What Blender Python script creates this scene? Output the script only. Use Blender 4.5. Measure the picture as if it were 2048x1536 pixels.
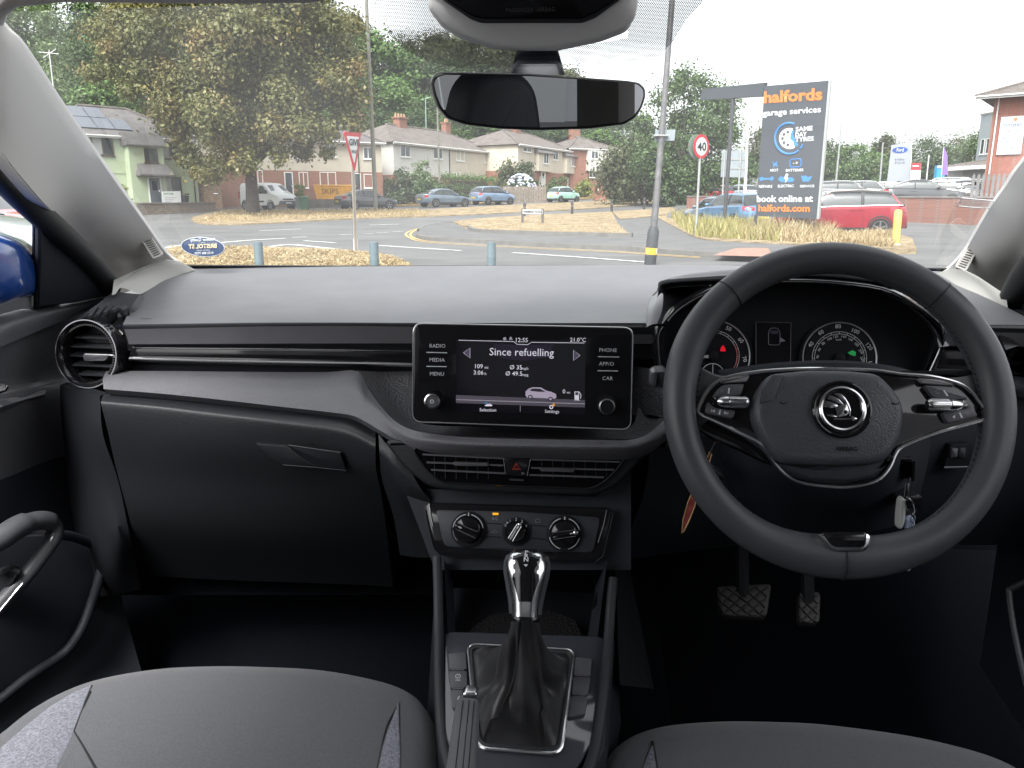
import bpy, bmesh, math, random
from mathutils import Vector, Matrix, Euler
R = math.radians
random.seed(7)
for o in list(bpy.data.objects):
    bpy.data.objects.remove(o)
SC = bpy.context.scene
COL = SC.collection

# ------------------------------------------------------------------ camera
F = 1539.0                     # focal length in pixels of the 2048 wide photograph
PITCH, CARYAW = R(13.1), R(5.0)
CAM = Vector((0, 0, 1.15))
cam = bpy.data.cameras.new('camera'); camo = bpy.data.objects.new('camera', cam); COL.objects.link(camo)
camo.location = CAM; camo.rotation_euler = (R(90) - PITCH, 0, 0)
cam.sensor_width = 36; cam.lens = 36 * F / 2048
cam.clip_start = 0.02; cam.clip_end = 6000
SC.camera = camo

# ------------------------------------------------------------------ sky, sun, exposure
SUN_EL, SUN_AZ = R(52), R(200)      # high sun behind thin cloud, behind the camera to the left
w = bpy.data.worlds.new('World'); SC.world = w; w.use_nodes = True
nt = w.node_tree; nt.nodes.clear()
sky = nt.nodes.new('ShaderNodeTexSky'); sky.sky_type = 'NISHITA'; sky.sun_disc = False
sky.sun_elevation = SUN_EL; sky.sun_rotation = SUN_AZ
sky.air_density = 1.0; sky.dust_density = 4.0; sky.ozone_density = 1.0; sky.altitude = 50
hs = nt.nodes.new('ShaderNodeHueSaturation'); hs.inputs['Saturation'].default_value = 0.10
bg = nt.nodes.new('ShaderNodeBackground'); bg.inputs['Strength'].default_value = 0.15
wo = nt.nodes.new('ShaderNodeOutputWorld')
nt.links.new(sky.outputs[0], hs.inputs['Color']); nt.links.new(hs.outputs[0], bg.inputs[0]); nt.links.new(bg.outputs[0], wo.inputs[0])
sl = bpy.data.lights.new('sun', 'SUN'); sl.energy = 1.0; sl.angle = R(18); sl.color = (1, .96, .9)
so = bpy.data.objects.new('sun', sl); COL.objects.link(so)
sd = Vector((math.sin(SUN_AZ) * math.cos(SUN_EL), math.cos(SUN_AZ) * math.cos(SUN_EL), math.sin(SUN_EL)))
so.rotation_euler = sd.to_track_quat('Z', 'Y').to_euler(); so.location = (0, -20, 40)
SC.view_settings.view_transform = 'Standard'; SC.view_settings.look = 'None'
SC.view_settings.exposure = 1.78; SC.view_settings.gamma = 1
SC.view_settings.use_curve_mapping = False
SC.render.engine = 'CYCLES'
SC.cycles.use_denoising = True
try:
    SC.cycles.denoiser = 'OPENIMAGEDENOISE'
except Exception:
    pass
SC.cycles.max_bounces = 7; SC.cycles.diffuse_bounces = 4; SC.cycles.glossy_bounces = 4; SC.cycles.transparent_max_bounces = 12
SC.cycles.caustics_reflective = False; SC.cycles.caustics_refractive = False
SC.cycles.sample_clamp_indirect = 6

# ------------------------------------------------------------------ measuring: photograph pixel -> place
FW = Vector((0, math.cos(PITCH), -math.sin(PITCH))); UP = Vector((0, math.sin(PITCH), math.cos(PITCH))); RT = Vector((1, 0, 0))
CF = Vector((math.sin(CARYAW), math.cos(CARYAW), 0)); CR = Vector((math.cos(CARYAW), -math.sin(CARYAW), 0)); UZ = Vector((0, 0, 1))
def ray(u, v):
    return FW + RT * ((u - 1024) / F) + UP * ((768 - v) / F)
def A(u, v, c):                     # point seen at (u,v), c metres ahead along the car
    d = ray(u, v); return CAM + d * (c / d.dot(CF))
def Y(u, v, y):                     # point seen at (u,v), y metres ahead of the camera
    d = ray(u, v); return CAM + d * (y / d.y)
def Zp(u, v, z):
    d = ray(u, v); return CAM + d * ((z - CAM.z) / d.z)
def onp(u, v, pl):
    p0, n = pl[0], pl[1]; d = ray(u, v); return CAM + d * ((p0 - CAM).dot(n) / d.dot(n))
def plane(p0, tilt, yaw=0.0):       # faces back to the seats, leaning back by tilt degrees
    n = (-CF * math.cos(R(tilt)) + UZ * math.sin(R(tilt))); 
    if yaw: n.rotate(Matrix.Rotation(R(yaw), 3, 'Z'))
    x = UZ.cross(n).normalized() if abs(n.z) < .999 else CR.copy()
    y = n.cross(x).normalized()
    return (p0, n.normalized(), x, y)
def off(pl, h):
    return (pl[0] + pl[1] * h,) + tuple(pl[1:])
def carpt(x, c, z):                 # car coordinates (x right of the camera plane, c ahead, z up)
    return CR * x + CF * c + UZ * z

# ------------------------------------------------------------------ mesh building
class MB:
    def __init__(s): s.v = []; s.f = []
    def add(s, vs, fs):
        b = len(s.v); s.v += [tuple(p) for p in vs]; s.f += [tuple(i + b for i in q) for q in fs]; return s
    def box(s, c, sz, rot=None):
        c = Vector(c); h = Vector(sz) / 2
        vs = [Vector((x * h.x, y * h.y, z * h.z)) for x in (-1, 1) for y in (-1, 1) for z in (-1, 1)]
        if rot is not None: vs = [rot @ p for p in vs]
        return s.add([c + p for p in vs], [(0, 1, 3, 2), (4, 6, 7, 5), (0, 4, 5, 1), (2, 3, 7, 6), (0, 2, 6, 4), (1, 5, 7, 3)])
    def prism(s, pts, vec):
        n = len(pts); vec = Vector(vec); pts = [Vector(p) for p in pts]
        return s.add(pts + [p + vec for p in pts], [tuple(range(n)), tuple(range(2 * n - 1, n - 1, -1))] + [(i, i + n, (i + 1) % n + n, (i + 1) % n) for i in range(n)])
    def slab(s, pts, n, thick, bev=0.0, steps=2):   # front face at pts+0, edge rounded by bev, body runs back along -n
        n = Vector(n).normalized(); pts = [Vector(p) for p in pts]; N = len(pts)
        rings = []
        if bev > 0:
            inn = inset(pts, n, bev)
            for k in range(steps + 1):
                t = k / steps * math.pi / 2
                a, d = math.sin(t), 1 - math.cos(t)
                rings.append([i_.lerp(p, a) - n * bev * d for p, i_ in zip(pts, inn)])
        else:
            rings.append(pts)
        rings.append([p - n * thick for p in pts])
        vs = [p for r in rings for p in r]; fs = [tuple(range(N))]
        for k in range(len(rings) - 1):
            for i in range(N):
                j = (i + 1) % N; fs.append((k * N + i, (k + 1) * N + i, (k + 1) * N + j, k * N + j))
        b = (len(rings) - 1) * N
        fs.append(tuple(range(b + N - 1, b - 1, -1)))
        return s.add(vs, fs)
    def tube(s, path, r, n=10, closed=False, caps=True):
        path = [Vector(p) for p in path]; m = len(path)
        rr = r if isinstance(r, (list, tuple)) else [r] * m
        vs = []; prev = None
        for i, p in enumerate(path):
            a = path[i - 1] if (i > 0 or closed) else p; b = path[(i + 1) % m] if (i < m - 1 or closed) else p
            t = (b - a).normalized()
            if prev is None:
                x = t.orthogonal().normalized()
            else:
                x = (prev - t * prev.dot(t)).normalized()
            prev = x; y = t.cross(x)
            for k in range(n):
                q = 2 * math.pi * k / n; vs.append(p + (x * math.cos(q) + y * math.sin(q)) * rr[i])
        fs = []
        for i in range(m if closed else m - 1):
            for k in range(n):
                k2 = (k + 1) % n; i2 = (i + 1) % m
                fs.append((i * n + k, i * n + k2, i2 * n + k2, i2 * n + k))
        if caps and not closed:
            fs.append(tuple(range(n - 1, -1, -1))); fs.append(tuple(range((m - 1) * n, m * n)))
        return s.add(vs, fs)
    def cyl(s, a, b, r, r2=None, n=14):
        return s.tube([a, b], [r, r if r2 is None else r2], n)
    def lathe(s, c, ax, prof, n=32, sx=1.0, sy=1.0, xd=None, caps=True):  # prof: [(radius, height)]
        c = Vector(c); ax = Vector(ax).normalized(); x = (Vector(xd) if xd is not None else ax.orthogonal()).normalized(); y = ax.cross(x)
        vs = []; fs = []
        for r_, h in prof:
            for k in range(n):
                q = 2 * math.pi * k / n; vs.append(c + ax * h + (x * math.cos(q) * sx + y * math.sin(q) * sy) * r_)
        for i in range(len(prof) - 1):
            for k in range(n):
                k2 = (k + 1) % n; fs.append((i * n + k, i * n + k2, (i + 1) * n + k2, (i + 1) * n + k))
        if caps:
            fs.append(tuple(range(n - 1, -1, -1))); b = (len(prof) - 1) * n; fs.append(tuple(range(b, b + n)))
        return s.add(vs, fs)
    def grid(s, rows, closed=False):
        m = len(rows[0]); vs = [p for r_ in rows for p in r_]; fs = []
        for i in range(len(rows) - 1):
            for k in range(m if closed else m - 1):
                k2 = (k + 1) % m; fs.append((i * m + k, i * m + k2, (i + 1) * m + k2, (i + 1) * m + k))
        return s.add(vs, fs)
    def sheet(s, rows, back):          # a grid with real thickness: the same grid pushed by back, rim closed
        back = Vector(back); m = len(rows[0]); n = len(rows)
        b0 = len(s.v); s.grid(rows); s.grid([[p + back for p in reversed(r_)] for r_ in rows])
        g2 = n * m
        bd = [(0, k) for k in range(m)] + [(i, m - 1) for i in range(1, n)] + [(n - 1, k) for k in range(m - 2, -1, -1)] + [(i, 0) for i in range(n - 2, 0, -1)]
        ids = [b0 + i * m + k for i, k in bd]; ids2 = [b0 + g2 + i * m + (m - 1 - k) for i, k in bd]
        L = len(ids)
        s.f += [(ids[q], ids2[q], ids2[(q + 1) % L], ids[(q + 1) % L]) for q in range(L)]
        return s
    def mesh(s, name, angle=38):
        me = bpy.data.meshes.new(name); me.from_pydata(s.v, [], s.f)
        bm = bmesh.new(); bm.from_mesh(me); bmesh.ops.recalc_face_normals(bm, faces=bm.faces); bm.to_mesh(me); bm.free()
        if angle:
            me.polygons.foreach_set('use_smooth', [True] * len(me.polygons)); me.set_sharp_from_angle(angle=R(angle))
        return me

def inset(pts, n, d):
    N = len(pts); out = []
    c = sum(pts, Vector()) / N
    ar = Vector()
    for i in range(N): ar += (pts[i] - c).cross(pts[(i + 1) % N] - c)
    sg = 1 if ar.dot(n) > 0 else -1
    for i in range(N):
        a, p, b = pts[i - 1], pts[i], pts[(i + 1) % N]
        e1 = (p - a).normalized(); e2 = (b - p).normalized()
        m = (n.cross(e1) + n.cross(e2)) * sg
        if m.length < 1e-6: m = n.cross(e1) * sg
        m.normalize(); k = max(.45, m.dot(n.cross(e1) * sg))
        out.append(p + m * min(d / k, 2 * d))
    return out
def rnd(pts, r, seg=4):                # round the corners of a closed polygon by r
    out = []; N = len(pts); pts = [Vector(p) for p in pts]
    for i in range(N):
        a, p, b = pts[i - 1], pts[i], pts[(i + 1) % N]
        ri = r[i] if isinstance(r, (list, tuple)) else r
        d1 = min(ri, (a - p).length * .48); d2 = min(ri, (b - p).length * .48)
        s1 = p + (a - p).normalized() * d1; s2 = p + (b - p).normalized() * d2
        for k in range(seg + 1):
            t = k / seg; out.append(s1 * (1 - t) ** 2 + p * 2 * t * (1 - t) + s2 * t * t)
    return out
def crv(pts, n=6, closed=False):       # Catmull-Rom through points (vectors or tuples of any length)
    P = [Vector(p) for p in pts]; m = len(P); out = []
    for i in range(m if closed else m - 1):
        p0 = P[i - 1] if (i > 0 or closed) else P[0] * 2 - P[1]
        p1, p2 = P[i], P[(i + 1) % m]
        p3 = P[(i + 2) % m] if (i + 2 < m or closed) else p2 * 2 - p1
        for k in range(n):
            t = k / n
            out.append(.5 * (2 * p1 + (p2 - p0) * t + (2 * p0 - 5 * p1 + 4 * p2 - p3) * t * t + (3 * p1 - p0 - 3 * p2 + p3) * t ** 3))
    if not closed: out.append(P[-1].copy())
    return out
def pxcrv(pts, n=6, closed=False):     # smooth a list of (u,v,c) and turn it into places
    return [A(*p) for p in crv([Vector(p) for p in pts], n, closed)]
def loft(rows, n=6, m=4):              # rows of (u,v,c) with matching stations -> smooth grid of places
    R_ = [crv([Vector(p) for p in r_], n) for r_ in rows]
    cols = [crv([r_[i] for r_ in R_], m) for i in range(len(R_[0]))]
    return [[A(*cols[i][k]) for i in range(len(cols))] for k in range(len(cols[0]))]

# ------------------------------------------------------------------ objects
def link(name, me, mat=None, parent=None, world=True):
    o = bpy.data.objects.new(name, me); COL.objects.link(o)
    if mat is not None and me is not None and len(me.materials) == 0: me.materials.append(mat)
    if parent is not None:
        o.parent = parent
        if world: o.matrix_parent_inverse = WI.get(parent.name, Matrix.Identity(4))
    return o
WI = {}
def thing(name, label, cat, loc=(0, 0, 0), rotz=0.0, group=None, local=False):
    o = bpy.data.objects.new(name, None); COL.objects.link(o); o.empty_display_size = .1
    o.location = loc; o.rotation_euler = (0, 0, rotz)
    if not local: WI[o.name] = (Matrix.Translation(Vector(loc)) @ Matrix.Rotation(rotz, 4, 'Z')).inverted()
    tag(o, label, cat, group); return o
def tag(o, label=None, cat=None, group=None, kind=None):
    if label: o['label'] = label
    if cat: o['category'] = cat
    if group: o['group'] = group
    if kind: o['kind'] = kind
    return o
def part(name, mb, mat, parent=None, label=None, angle=38, kind=None, smooth_sub=0):
    me = mb.mesh(name, angle) if isinstance(mb, MB) else mb
    o = link(name, me, mat, parent)
    if label: o['label'] = label
    if kind: o['kind'] = kind
    if smooth_sub:
        md = o.modifiers.new('smooth', 'SUBSURF'); md.levels = smooth_sub; md.render_levels = smooth_sub
    return o
def struct(name, mb, mat, label=None, cat=None, angle=38):
    o = part(name, mb, mat, None, None, angle); o['kind'] = 'structure'
    if label: o['label'] = label
    return o

# ------------------------------------------------------------------ materials
MATS = {}
def mat(name, col, rough=.5, metal=0., spec=.5, coat=0., bump=None, var=None, emit=None, sheen=0., alpha=None, wave=None, coord='Object'):
    """bump=(kind, scale, strength, distance); var=(scale, amount[, second colour])"""
    if name in MATS: return MATS[name]
    m = bpy.data.materials.new(name); m.use_nodes = True; t = m.node_tree; b = t.nodes['Principled BSDF']
    c4 = (*col, 1)
    b.inputs['Base Color'].default_value = c4; b.inputs['Roughness'].default_value = rough; b.inputs['Metallic'].default_value = metal
    b.inputs['Specular IOR Level'].default_value = spec; b.inputs['Coat Weight'].default_value = coat; b.inputs['Coat Roughness'].default_value = .05
    if sheen: b.inputs['Sheen Weight'].default_value = sheen
    if emit: b.inputs['Emission Color'].default_value = (*col, 1); b.inputs['Emission Strength'].default_value = emit
    tc = None
    def co():
        nonlocal tc
        if tc is None: tc = t.nodes.new('ShaderNodeTexCoord')
        return tc.outputs[coord]
    if var:
        nz = t.nodes.new('ShaderNodeTexNoise'); nz.inputs['Scale'].default_value = var[0]; nz.inputs['Detail'].default_value = 6; nz.inputs['Roughness'].default_value = .65
        t.links.new(co(), nz.inputs['Vector'])
        rp = t.nodes.new('ShaderNodeValToRGB'); rp.color_ramp.elements[0].position = .3; rp.color_ramp.elements[1].position = .7
        k = var[1]; c2 = var[2] if len(var) > 2 else tuple(min(1, x * (1 + k)) for x in col)
        c1 = tuple(x * (1 - k) for x in col)
        rp.color_ramp.elements[0].color = (*c1, 1); rp.color_ramp.elements[1].color = (*c2, 1)
        t.links.new(nz.outputs['Fac'], rp.inputs['Fac']); t.links.new(rp.outputs[0], b.inputs['Base Color'])
    if bump:
        kind, sc_, st, dist = bump
        if kind == 'noise':
            n = t.nodes.new('ShaderNodeTexNoise'); n.inputs['Scale'].default_value = sc_; n.inputs['Detail'].default_value = 3; out = n.outputs['Fac']
        elif kind == 'voro':
            n = t.nodes.new('ShaderNodeTexVoronoi'); n.inputs['Scale'].default_value = sc_; n.feature = 'SMOOTH_F1'; out = n.outputs['Distance']
        elif kind == 'crack':
            n = t.nodes.new('ShaderNodeTexVoronoi'); n.inputs['Scale'].default_value = sc_; n.feature = 'DISTANCE_TO_EDGE'; out = n.outputs['Distance']
        else:
            n = t.nodes.new('ShaderNodeTexWave'); n.inputs['Scale'].default_value = sc_; n.inputs['Distortion'].default_value = 1; out = n.outputs['Fac']
        t.links.new(co(), n.inputs['Vector'])
        bp = t.nodes.new('ShaderNodeBump'); bp.inputs['Strength'].default_value = st; bp.inputs['Distance'].default_value = dist
        t.links.new(out, bp.inputs['Height']); t.links.new(bp.outputs[0], b.inputs['Normal'])
    MATS[name] = m; return m

FONTS = {}
def text_mesh(body, size, bold=0.0, shear=0.0, extr=0.0, ax='CENTER', sp=1.0):
    cu = bpy.data.curves.new('lettering', 'FONT'); cu.body = body; cu.size = size; cu.align_x = ax; cu.align_y = 'CENTER'
    cu.offset = bold * size; cu.shear = shear; cu.extrude = extr; cu.space_character = sp; cu.resolution_u = 2
    ob = bpy.data.objects.new('lettering', cu); COL.objects.link(ob)
    dg = bpy.context.evaluated_depsgraph_get(); me = bpy.data.meshes.new_from_object(ob.evaluated_get(dg))
    bpy.data.objects.remove(ob); bpy.data.curves.remove(cu); return me
def text_on(body, P, x, y, size, m, parent, bold=0.0, shear=0.0, ax='CENTER', name='lettering', lift=.0006, sp=1.0, extr=0.0, mirror=False, local=False):
    me = text_mesh(body, size, bold, shear, extr, ax, sp); x = Vector(x).normalized(); y = Vector(y).normalized(); z = x.cross(y)
    me.transform(Matrix(((x.x, y.x, z.x, 0), (x.y, y.y, z.y, 0), (x.z, y.z, z.z, 0), (0, 0, 0, 1))))
    me.transform(Matrix.Translation(Vector(P) + z * lift))
    me.materials.clear(); me.materials.append(m)
    return link(name, me, None, parent, not local)
def T(body, u, v, hpx, pl, m, parent, bold=0.012, ax='CENTER', name='lettering', shear=0.0, rot=0.0, sp=1.0):
    P = onp(u, v, pl); dep = (P - CAM).dot(FW); x, y = pl[2], pl[3]
    if rot: x, y = x * math.cos(R(rot)) + y * math.sin(R(rot)), y * math.cos(R(rot)) - x * math.sin(R(rot))
    return text_on(body, P, x, y, hpx / .70 * dep / F, m, parent, bold, shear, ax, name, sp=sp)
def poly(pts, pl): return [onp(u, v, pl) for u, v in pts]
# ================================================================== materials of the car
M_dash = mat('dash_grain', (.135, .135, .147), .46, spec=.7, bump=('noise', 900, .25, .0006), var=(14, .10))
M_grain = mat('dark_grain', (.030, .032, .037), .55, bump=('noise', 1100, .35, .0006))
M_leathergrain = mat('leather_grain_plastic', (.014, .0158, .0185), .47, bump=('voro', 420, .35, .0008))
M_hex = mat('hex_grain', (.125, .125, .136), .48, bump=('voro', 560, .55, .0010))
M_dark = mat('dark_plastic', (.009, .010, .013), .65, spec=.25)
M_soft = mat('soft_black', (.016, .019, .026), .62, bump=('noise', 800, .25, .0006))
M_gloss = mat('gloss_black', (.012, .012, .014), .08)
M_chrome = mat('chrome', (.90, .90, .91), .20, 1.0)
M_satin = mat('satin_chrome', (.72, .72, .73), .26, 1.0, bump=('noise', 300, .03, .001))
M_rubber = mat('rubber_seal', (.012, .012, .013), .6)
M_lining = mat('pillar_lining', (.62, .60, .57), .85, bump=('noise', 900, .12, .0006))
M_lining_dim = mat('pillar_lining_dimmed', (.42, .41, .39), .85)  # darker copy of the pillar lining, tones down strong light on the foot
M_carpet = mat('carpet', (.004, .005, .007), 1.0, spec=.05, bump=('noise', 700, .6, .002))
M_leather = mat('wheel_leather', (.070, .073, .080), .42, bump=('voro', 900, .16, .0005), var=(9, .12))
M_pad = mat('airbag_grain', (.066, .070, .080), .46, bump=('voro', 620, .5, .0009))
M_boot = mat('boot_leather', (.042, .042, .044), .33, bump=('voro', 700, .3, .0006))
M_thread = mat('black_thread', (.02, .02, .022), .7)
M_fabric = mat('seat_fabric', (.098, .101, .112), .95, sheen=.25, bump=('noise', 1500, .5, .0008), var=(900, .35))
M_fabricdark = mat('seat_side_fabric', (.080, .082, .090), .95, sheen=.25, bump=('noise', 1500, .5, .0008), var=(900, .3))
M_accent = mat('seat_accent_fabric', (.17, .18, .22), .95, sheen=.1, bump=('noise', 900, .5, .0008), var=(420, .5, (.30, .31, .36)))
M_greyplate = mat('grey_button_plate', (.10, .10, .112), .4, bump=('noise', 900, .15, .0005))
M_print = mat('white_print', (.72, .73, .76), .6)
M_dimprint = mat('grey_print', (.30, .30, .32), .6)
M_lit = mat('lit_white', (.80, .78, .88), .5, emit=0.124)
M_litdim = mat('lit_grey', (.50, .48, .56), .5, emit=0.056)
M_screen = mat('display_glass', (.010, .009, .014), .10)
M_screenglow = mat('display_lit_violet', (.16, .12, .22), .3, emit=0.032)
M_screengrey = mat('display_lit_road', (.16, .14, .18), .3, emit=0.028)
M_litcar = mat('display_lit_car', (.60, .52, .66), .4, emit=0.076)
M_litcardark = mat('display_lit_glass', (.06, .05, .08), .4, emit=0.004)
M_red = mat('lit_red', (.8, .01, .03), .4, emit=0.13)
M_hazred = mat('hazard_red', (.55, .07, .06), .5, emit=0.024)
M_green = mat('lit_green', (.01, .40, .09), .4, emit=0.07)
M_amber = mat('lit_amber', (1, .42, .02), .4, emit=0.24)
M_blue = mat('lit_blue', (.05, .35, .75), .4, emit=0.1)
M_gaugered = mat('gauge_red', (.40, .03, .03), .5)
M_bluepaint = mat('blue_car_paint', (.012, .075, .36), .25, coat=1.0)
M_greycover = mat('grey_overhead_cover', (.80, .80, .805), .7, bump=('noise', 900, .15, .0006))

# ================================================================== the car around the camera
CARX = A(1045, 700, 1.0)
car = thing('car', 'black and grey interior of the right-hand-drive car we sit in, dashboard, doors and windscreen', 'car', (0, .8, 0))

# ---- dashboard top, from the foot of the windscreen to its front lip
rows = [[(378, 537, 1.43), (700, 533, 1.42), (1100, 531, 1.41), (1500, 531, 1.41), (1885, 543, 1.42)],
        [(330, 560, 1.31), (700, 560, 1.30), (1100, 559, 1.30), (1500, 556, 1.30), (1905, 566, 1.31)],
        [(277, 590, 1.20), (700, 590, 1.19), (1100, 590, 1.19), (1500, 586, 1.19), (1965, 592, 1.19)],
        [(256, 628, 1.08), (700, 626, 1.08), (1100, 626, 1.08), (1500, 624, 1.08), (2040, 628, 1.08)],
        [(246, 649, 1.02), (700, 646, 1.02), (1100, 646, 1.02), (1500, 646, 1.02), (2075, 650, 1.02)]]
dash_top = part('dashboard_top', MB().sheet(loft(rows, 6, 4), (0, .01, -.03)), M_dash, car)
PL = plane(A(287, 640, 1.045), 70)
T('AIRBAG', 291, 638, 5, PL, mat('emboss_dark', (.05, .05, .055), .6), dash_top, name='lettering')
# soft shallow bump at the left rear corner of the top
# ---- upright dark band below the lip
rows = [[(246, 649, 1.020), (540, 646, 1.020), (826, 646, 1.020), (1270, 650, 1.02), (1900, 650, 1.02), (2075, 652, 1.02)],
        [(247, 658, 1.022), (540, 654, 1.022), (826, 654, 1.022), (1270, 660, 1.02), (1900, 660, 1.02), (2075, 662, 1.02)],
        [(254, 690, 1.045), (540, 690, 1.045), (826, 690, 1.045), (1270, 700, 1.045), (1900, 690, 1.045), (2075, 690, 1.045)],
        [(256, 702, 1.050), (540, 700, 1.050), (826, 702, 1.050), (1270, 720, 1.050), (1900, 702, 1.050), (2075, 705, 1.05)]]
part('dashboard_band', MB().sheet(loft(rows, 4, 3), (0, .02, 0)), M_grain, car)
# ---- decor strip with two bright lines
strip = part('decor_strip', MB().slab([A(u, v, 1.043) for u, v in ((262, 697), (540, 699), (830, 703), (1310, 725), (1310, 752), (830, 737), (540, 731), (255, 722))], -CF, .03, .002), M_gloss, car)
part('bright_line', MB().tube([A(u, v, 1.042) for u, v in ((266, 695), (540, 697), (830, 702))], .0011, 6), M_satin, strip)
b = MB(); tp = [A(u, v, 1.0435) for u, v in ((258, 711), (400, 714), (600, 718), (830, 722))]; bt = [A(u, v, 1.036) for u, v in ((830, 731), (600, 726), (400, 722), (256, 718))]
part('chrome_trim', b.slab(tp + bt, -CF + UZ * .5, .02, .0025), M_chrome, strip)
part('chrome_trim', MB().slab([A(u, v, c) for u, v, c in ((1266, 728, 1.0435), (1295, 734, 1.042), (1325, 738, 1.041), (1325, 745, 1.036), (1266, 738, 1.036))], -CF + UZ * .5, .02, .0025), M_chrome, strip)
# dark board standing in for the shade under the strip
part('strip_shade_board', MB().slab([A(u, v, 1.062) for u, v in ((235, 728), (540, 730), (850, 738), (850, 775), (540, 765), (225, 760))], -CF, .02), M_dark, car)
# ---- sculpted pad: runs along the dash and sweeps down round the display
S = [  # (upper edge), (middle), (lower edge): u,v,c
    ((212, 742, 1.045), (206, 758, 1.00), (207, 778, .972)), ((320, 742, 1.045), (320, 760, 1.00), (320, 787, .968)),
    ((430, 743, 1.045), (430, 764, 1.00), (428, 798, .965)), ((560, 744, 1.045), (556, 768, .995), (550, 812, .960)),
    ((656, 744, 1.04), (655, 772, .985), (656, 824, .950)), ((714, 742, 1.03), (712, 778, .965), (704, 831, .938)),
    ((736, 775, .99), (735, 805, .945), (730, 843, .925)), ((757, 806, .955), (760, 828, .925), (757, 859, .912)),
    ((788, 840, .915), (790, 857, .897), (790, 878, .895)), ((820, 858, .890), (820, 874, .876), (820, 891, .880)),
    ((862, 867, .872), (862, 882, .862), (862, 898, .868)), ((946, 875, .862), (946, 889, .852), (946, 902, .860)),
    ((1100, 879, .858), (1100, 893, .848), (1100, 906, .856)), ((1200, 880, .858), (1200, 894, .848), (1200, 908, .856)),
    ((1262, 879, .862), (1264, 893, .852), (1262, 907, .860)), ((1298, 866, .872), (1304, 880, .864), (1306, 893, .870)),
    ((1330, 838, .895), (1342, 856, .885), (1350, 868, .892))]
rows = [[s[k] for s in S] for k in range(3)]
part('sculpted_pad', MB().sheet(loft(rows, 4, 6), (0, .015, -.012)), M_hex, car)
# ---- honeycomb bay round the display
Uc = [(714, 741, 1.032), (737, 774, .993), (758, 805, .958), (789, 839, .918), (821, 857, .893), (862, 866, .875), (946, 874, .865), (1100, 878, .861), (1200, 879, .861), (1262, 878, .865), (1298, 865, .875), (1330, 836, .898)]
Ic = [(830, 742, 1.05), (830, 775, 1.03), (830, 800, 1.01), (832, 825, .985), (842, 845, .962), (875, 851, .945), (946, 853, .94), (1100, 857, .94), (1200, 859, .94), (1250, 858, .945), (1270, 842, .96), (1276, 815, .985)]
Mc = [((a[0] * .55 + b_[0] * .45), (a[1] * .55 + b_[1] * .45) + 2, a[2] * .45 + b_[2] * .55 + .006) for a, b_ in zip(Uc, Ic)]
M_honey = mat('honeycomb_grain', (.06, .06, .066), .5, bump=('voro', 330, .9, .0018))
part('display_bay', MB().sheet(loft([Uc, Mc, Ic], 4, 5), (0, .012, -.01)), M_honey, car)
part('display_bay_side', MB().sheet(loft([[(1330, 836, .90), (1330, 790, .93), (1330, 740, .98)], [(1300, 830, .94), (1300, 790, .97), (1300, 740, 1.0)], [(1266, 830, 1.0), (1266, 790, 1.02), (1266, 735, 1.04)]], 4, 4), (0, .012, 0)), M_honey, car)
part('dash_core', MB().slab([A(u, v, 1.075) for u, v in ((240, 640), (2080, 640), (2080, 1060), (260, 1060))], -CF, .05), M_dark, car)

# ---- glovebox
S = [((207, 789, .985), (203, 799, .962), (203, 811, .955), (215, 860, .962), (232, 935, .985), (262, 1050, 1.02), (285, 1150, 1.12)),
     ((320, 797, .982), (320, 809, .958), (320, 823, .950), (320, 880, .957), (330, 950, .98), (340, 1055, 1.02), (350, 1155, 1.12)),
     ((430, 808, .978), (430, 822, .952), (428, 837, .945), (430, 890, .950), (430, 955, .975), (440, 1062, 1.02), (445, 1160, 1.12)),
     ((560, 821, .970), (560, 836, .945), (560, 853, .938), (560, 905, .945), (560, 965, .972), (560, 1068, 1.02), (562, 1164, 1.12)),
     ((660, 832, .960), (660, 847, .937), (660, 865, .930), (660, 915, .938), (660, 972, .965), (665, 1072, 1.02), (670, 1168, 1.12)),
     ((704, 840, .950), (706, 857, .929), (706, 877, .922), (708, 925, .932), (712, 978, .96), (722, 1074, 1.02), (730, 1170, 1.12)),
     ((751, 866, .928), (751, 882, .916), (751, 902, .912), (752, 940, .925), (762, 985, .955), (775, 1078, 1.02), (785, 1174, 1.12))]
rows = [[s[k] for s in S] for k in range(7)]
gb = part('glovebox_lid', MB().sheet(loft(rows, 6, 6), (0, .02, -.002)), M_leathergrain, car)
pl = plane(A(610, 910, .934), 6)
def hpts(L_): return [A(u, v, c - .004) for u, v, c in L_]
h = part('handle_recess', MB().slab(hpts([(511, 887, .942), (576, 892, .938), (600, 912, .938), (632, 934, .939), (566, 929, .944), (537, 913, .945)]), -CF, .012, .002), M_leathergrain, gb)
part('handle_flap', MB().slab(rnd(hpts([(576, 891, .937), (681, 906, .930), (691, 940, .934), (632, 933, .938), (602, 913, .938)]), .003), -CF, .012, .001), M_dark, gb)
part('flap_edge', MB().tube(hpts([(576, 890, .936), (681, 905, .929), (692, 941, .933), (632, 935, .937), (566, 930, .943)]), .0008, 5), M_leathergrain, gb)
part('dash_side_panel', MB().sheet(loft([[(120, 770, 1.08), (165, 782, 1.01), (200, 792, .978)], [(122, 830, 1.10), (170, 850, 1.01), (206, 870, .972)], [(135, 960, 1.12), (190, 960, 1.04), (236, 960, 1.0)], [(150, 1100, 1.14), (220, 1090, 1.02), (260, 1075, 1.025)], [(160, 1200, 1.10), (230, 1190, 1.10), (280, 1180, 1.10)]], 4, 4), (0, .02, 0)), M_dark, car)
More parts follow.
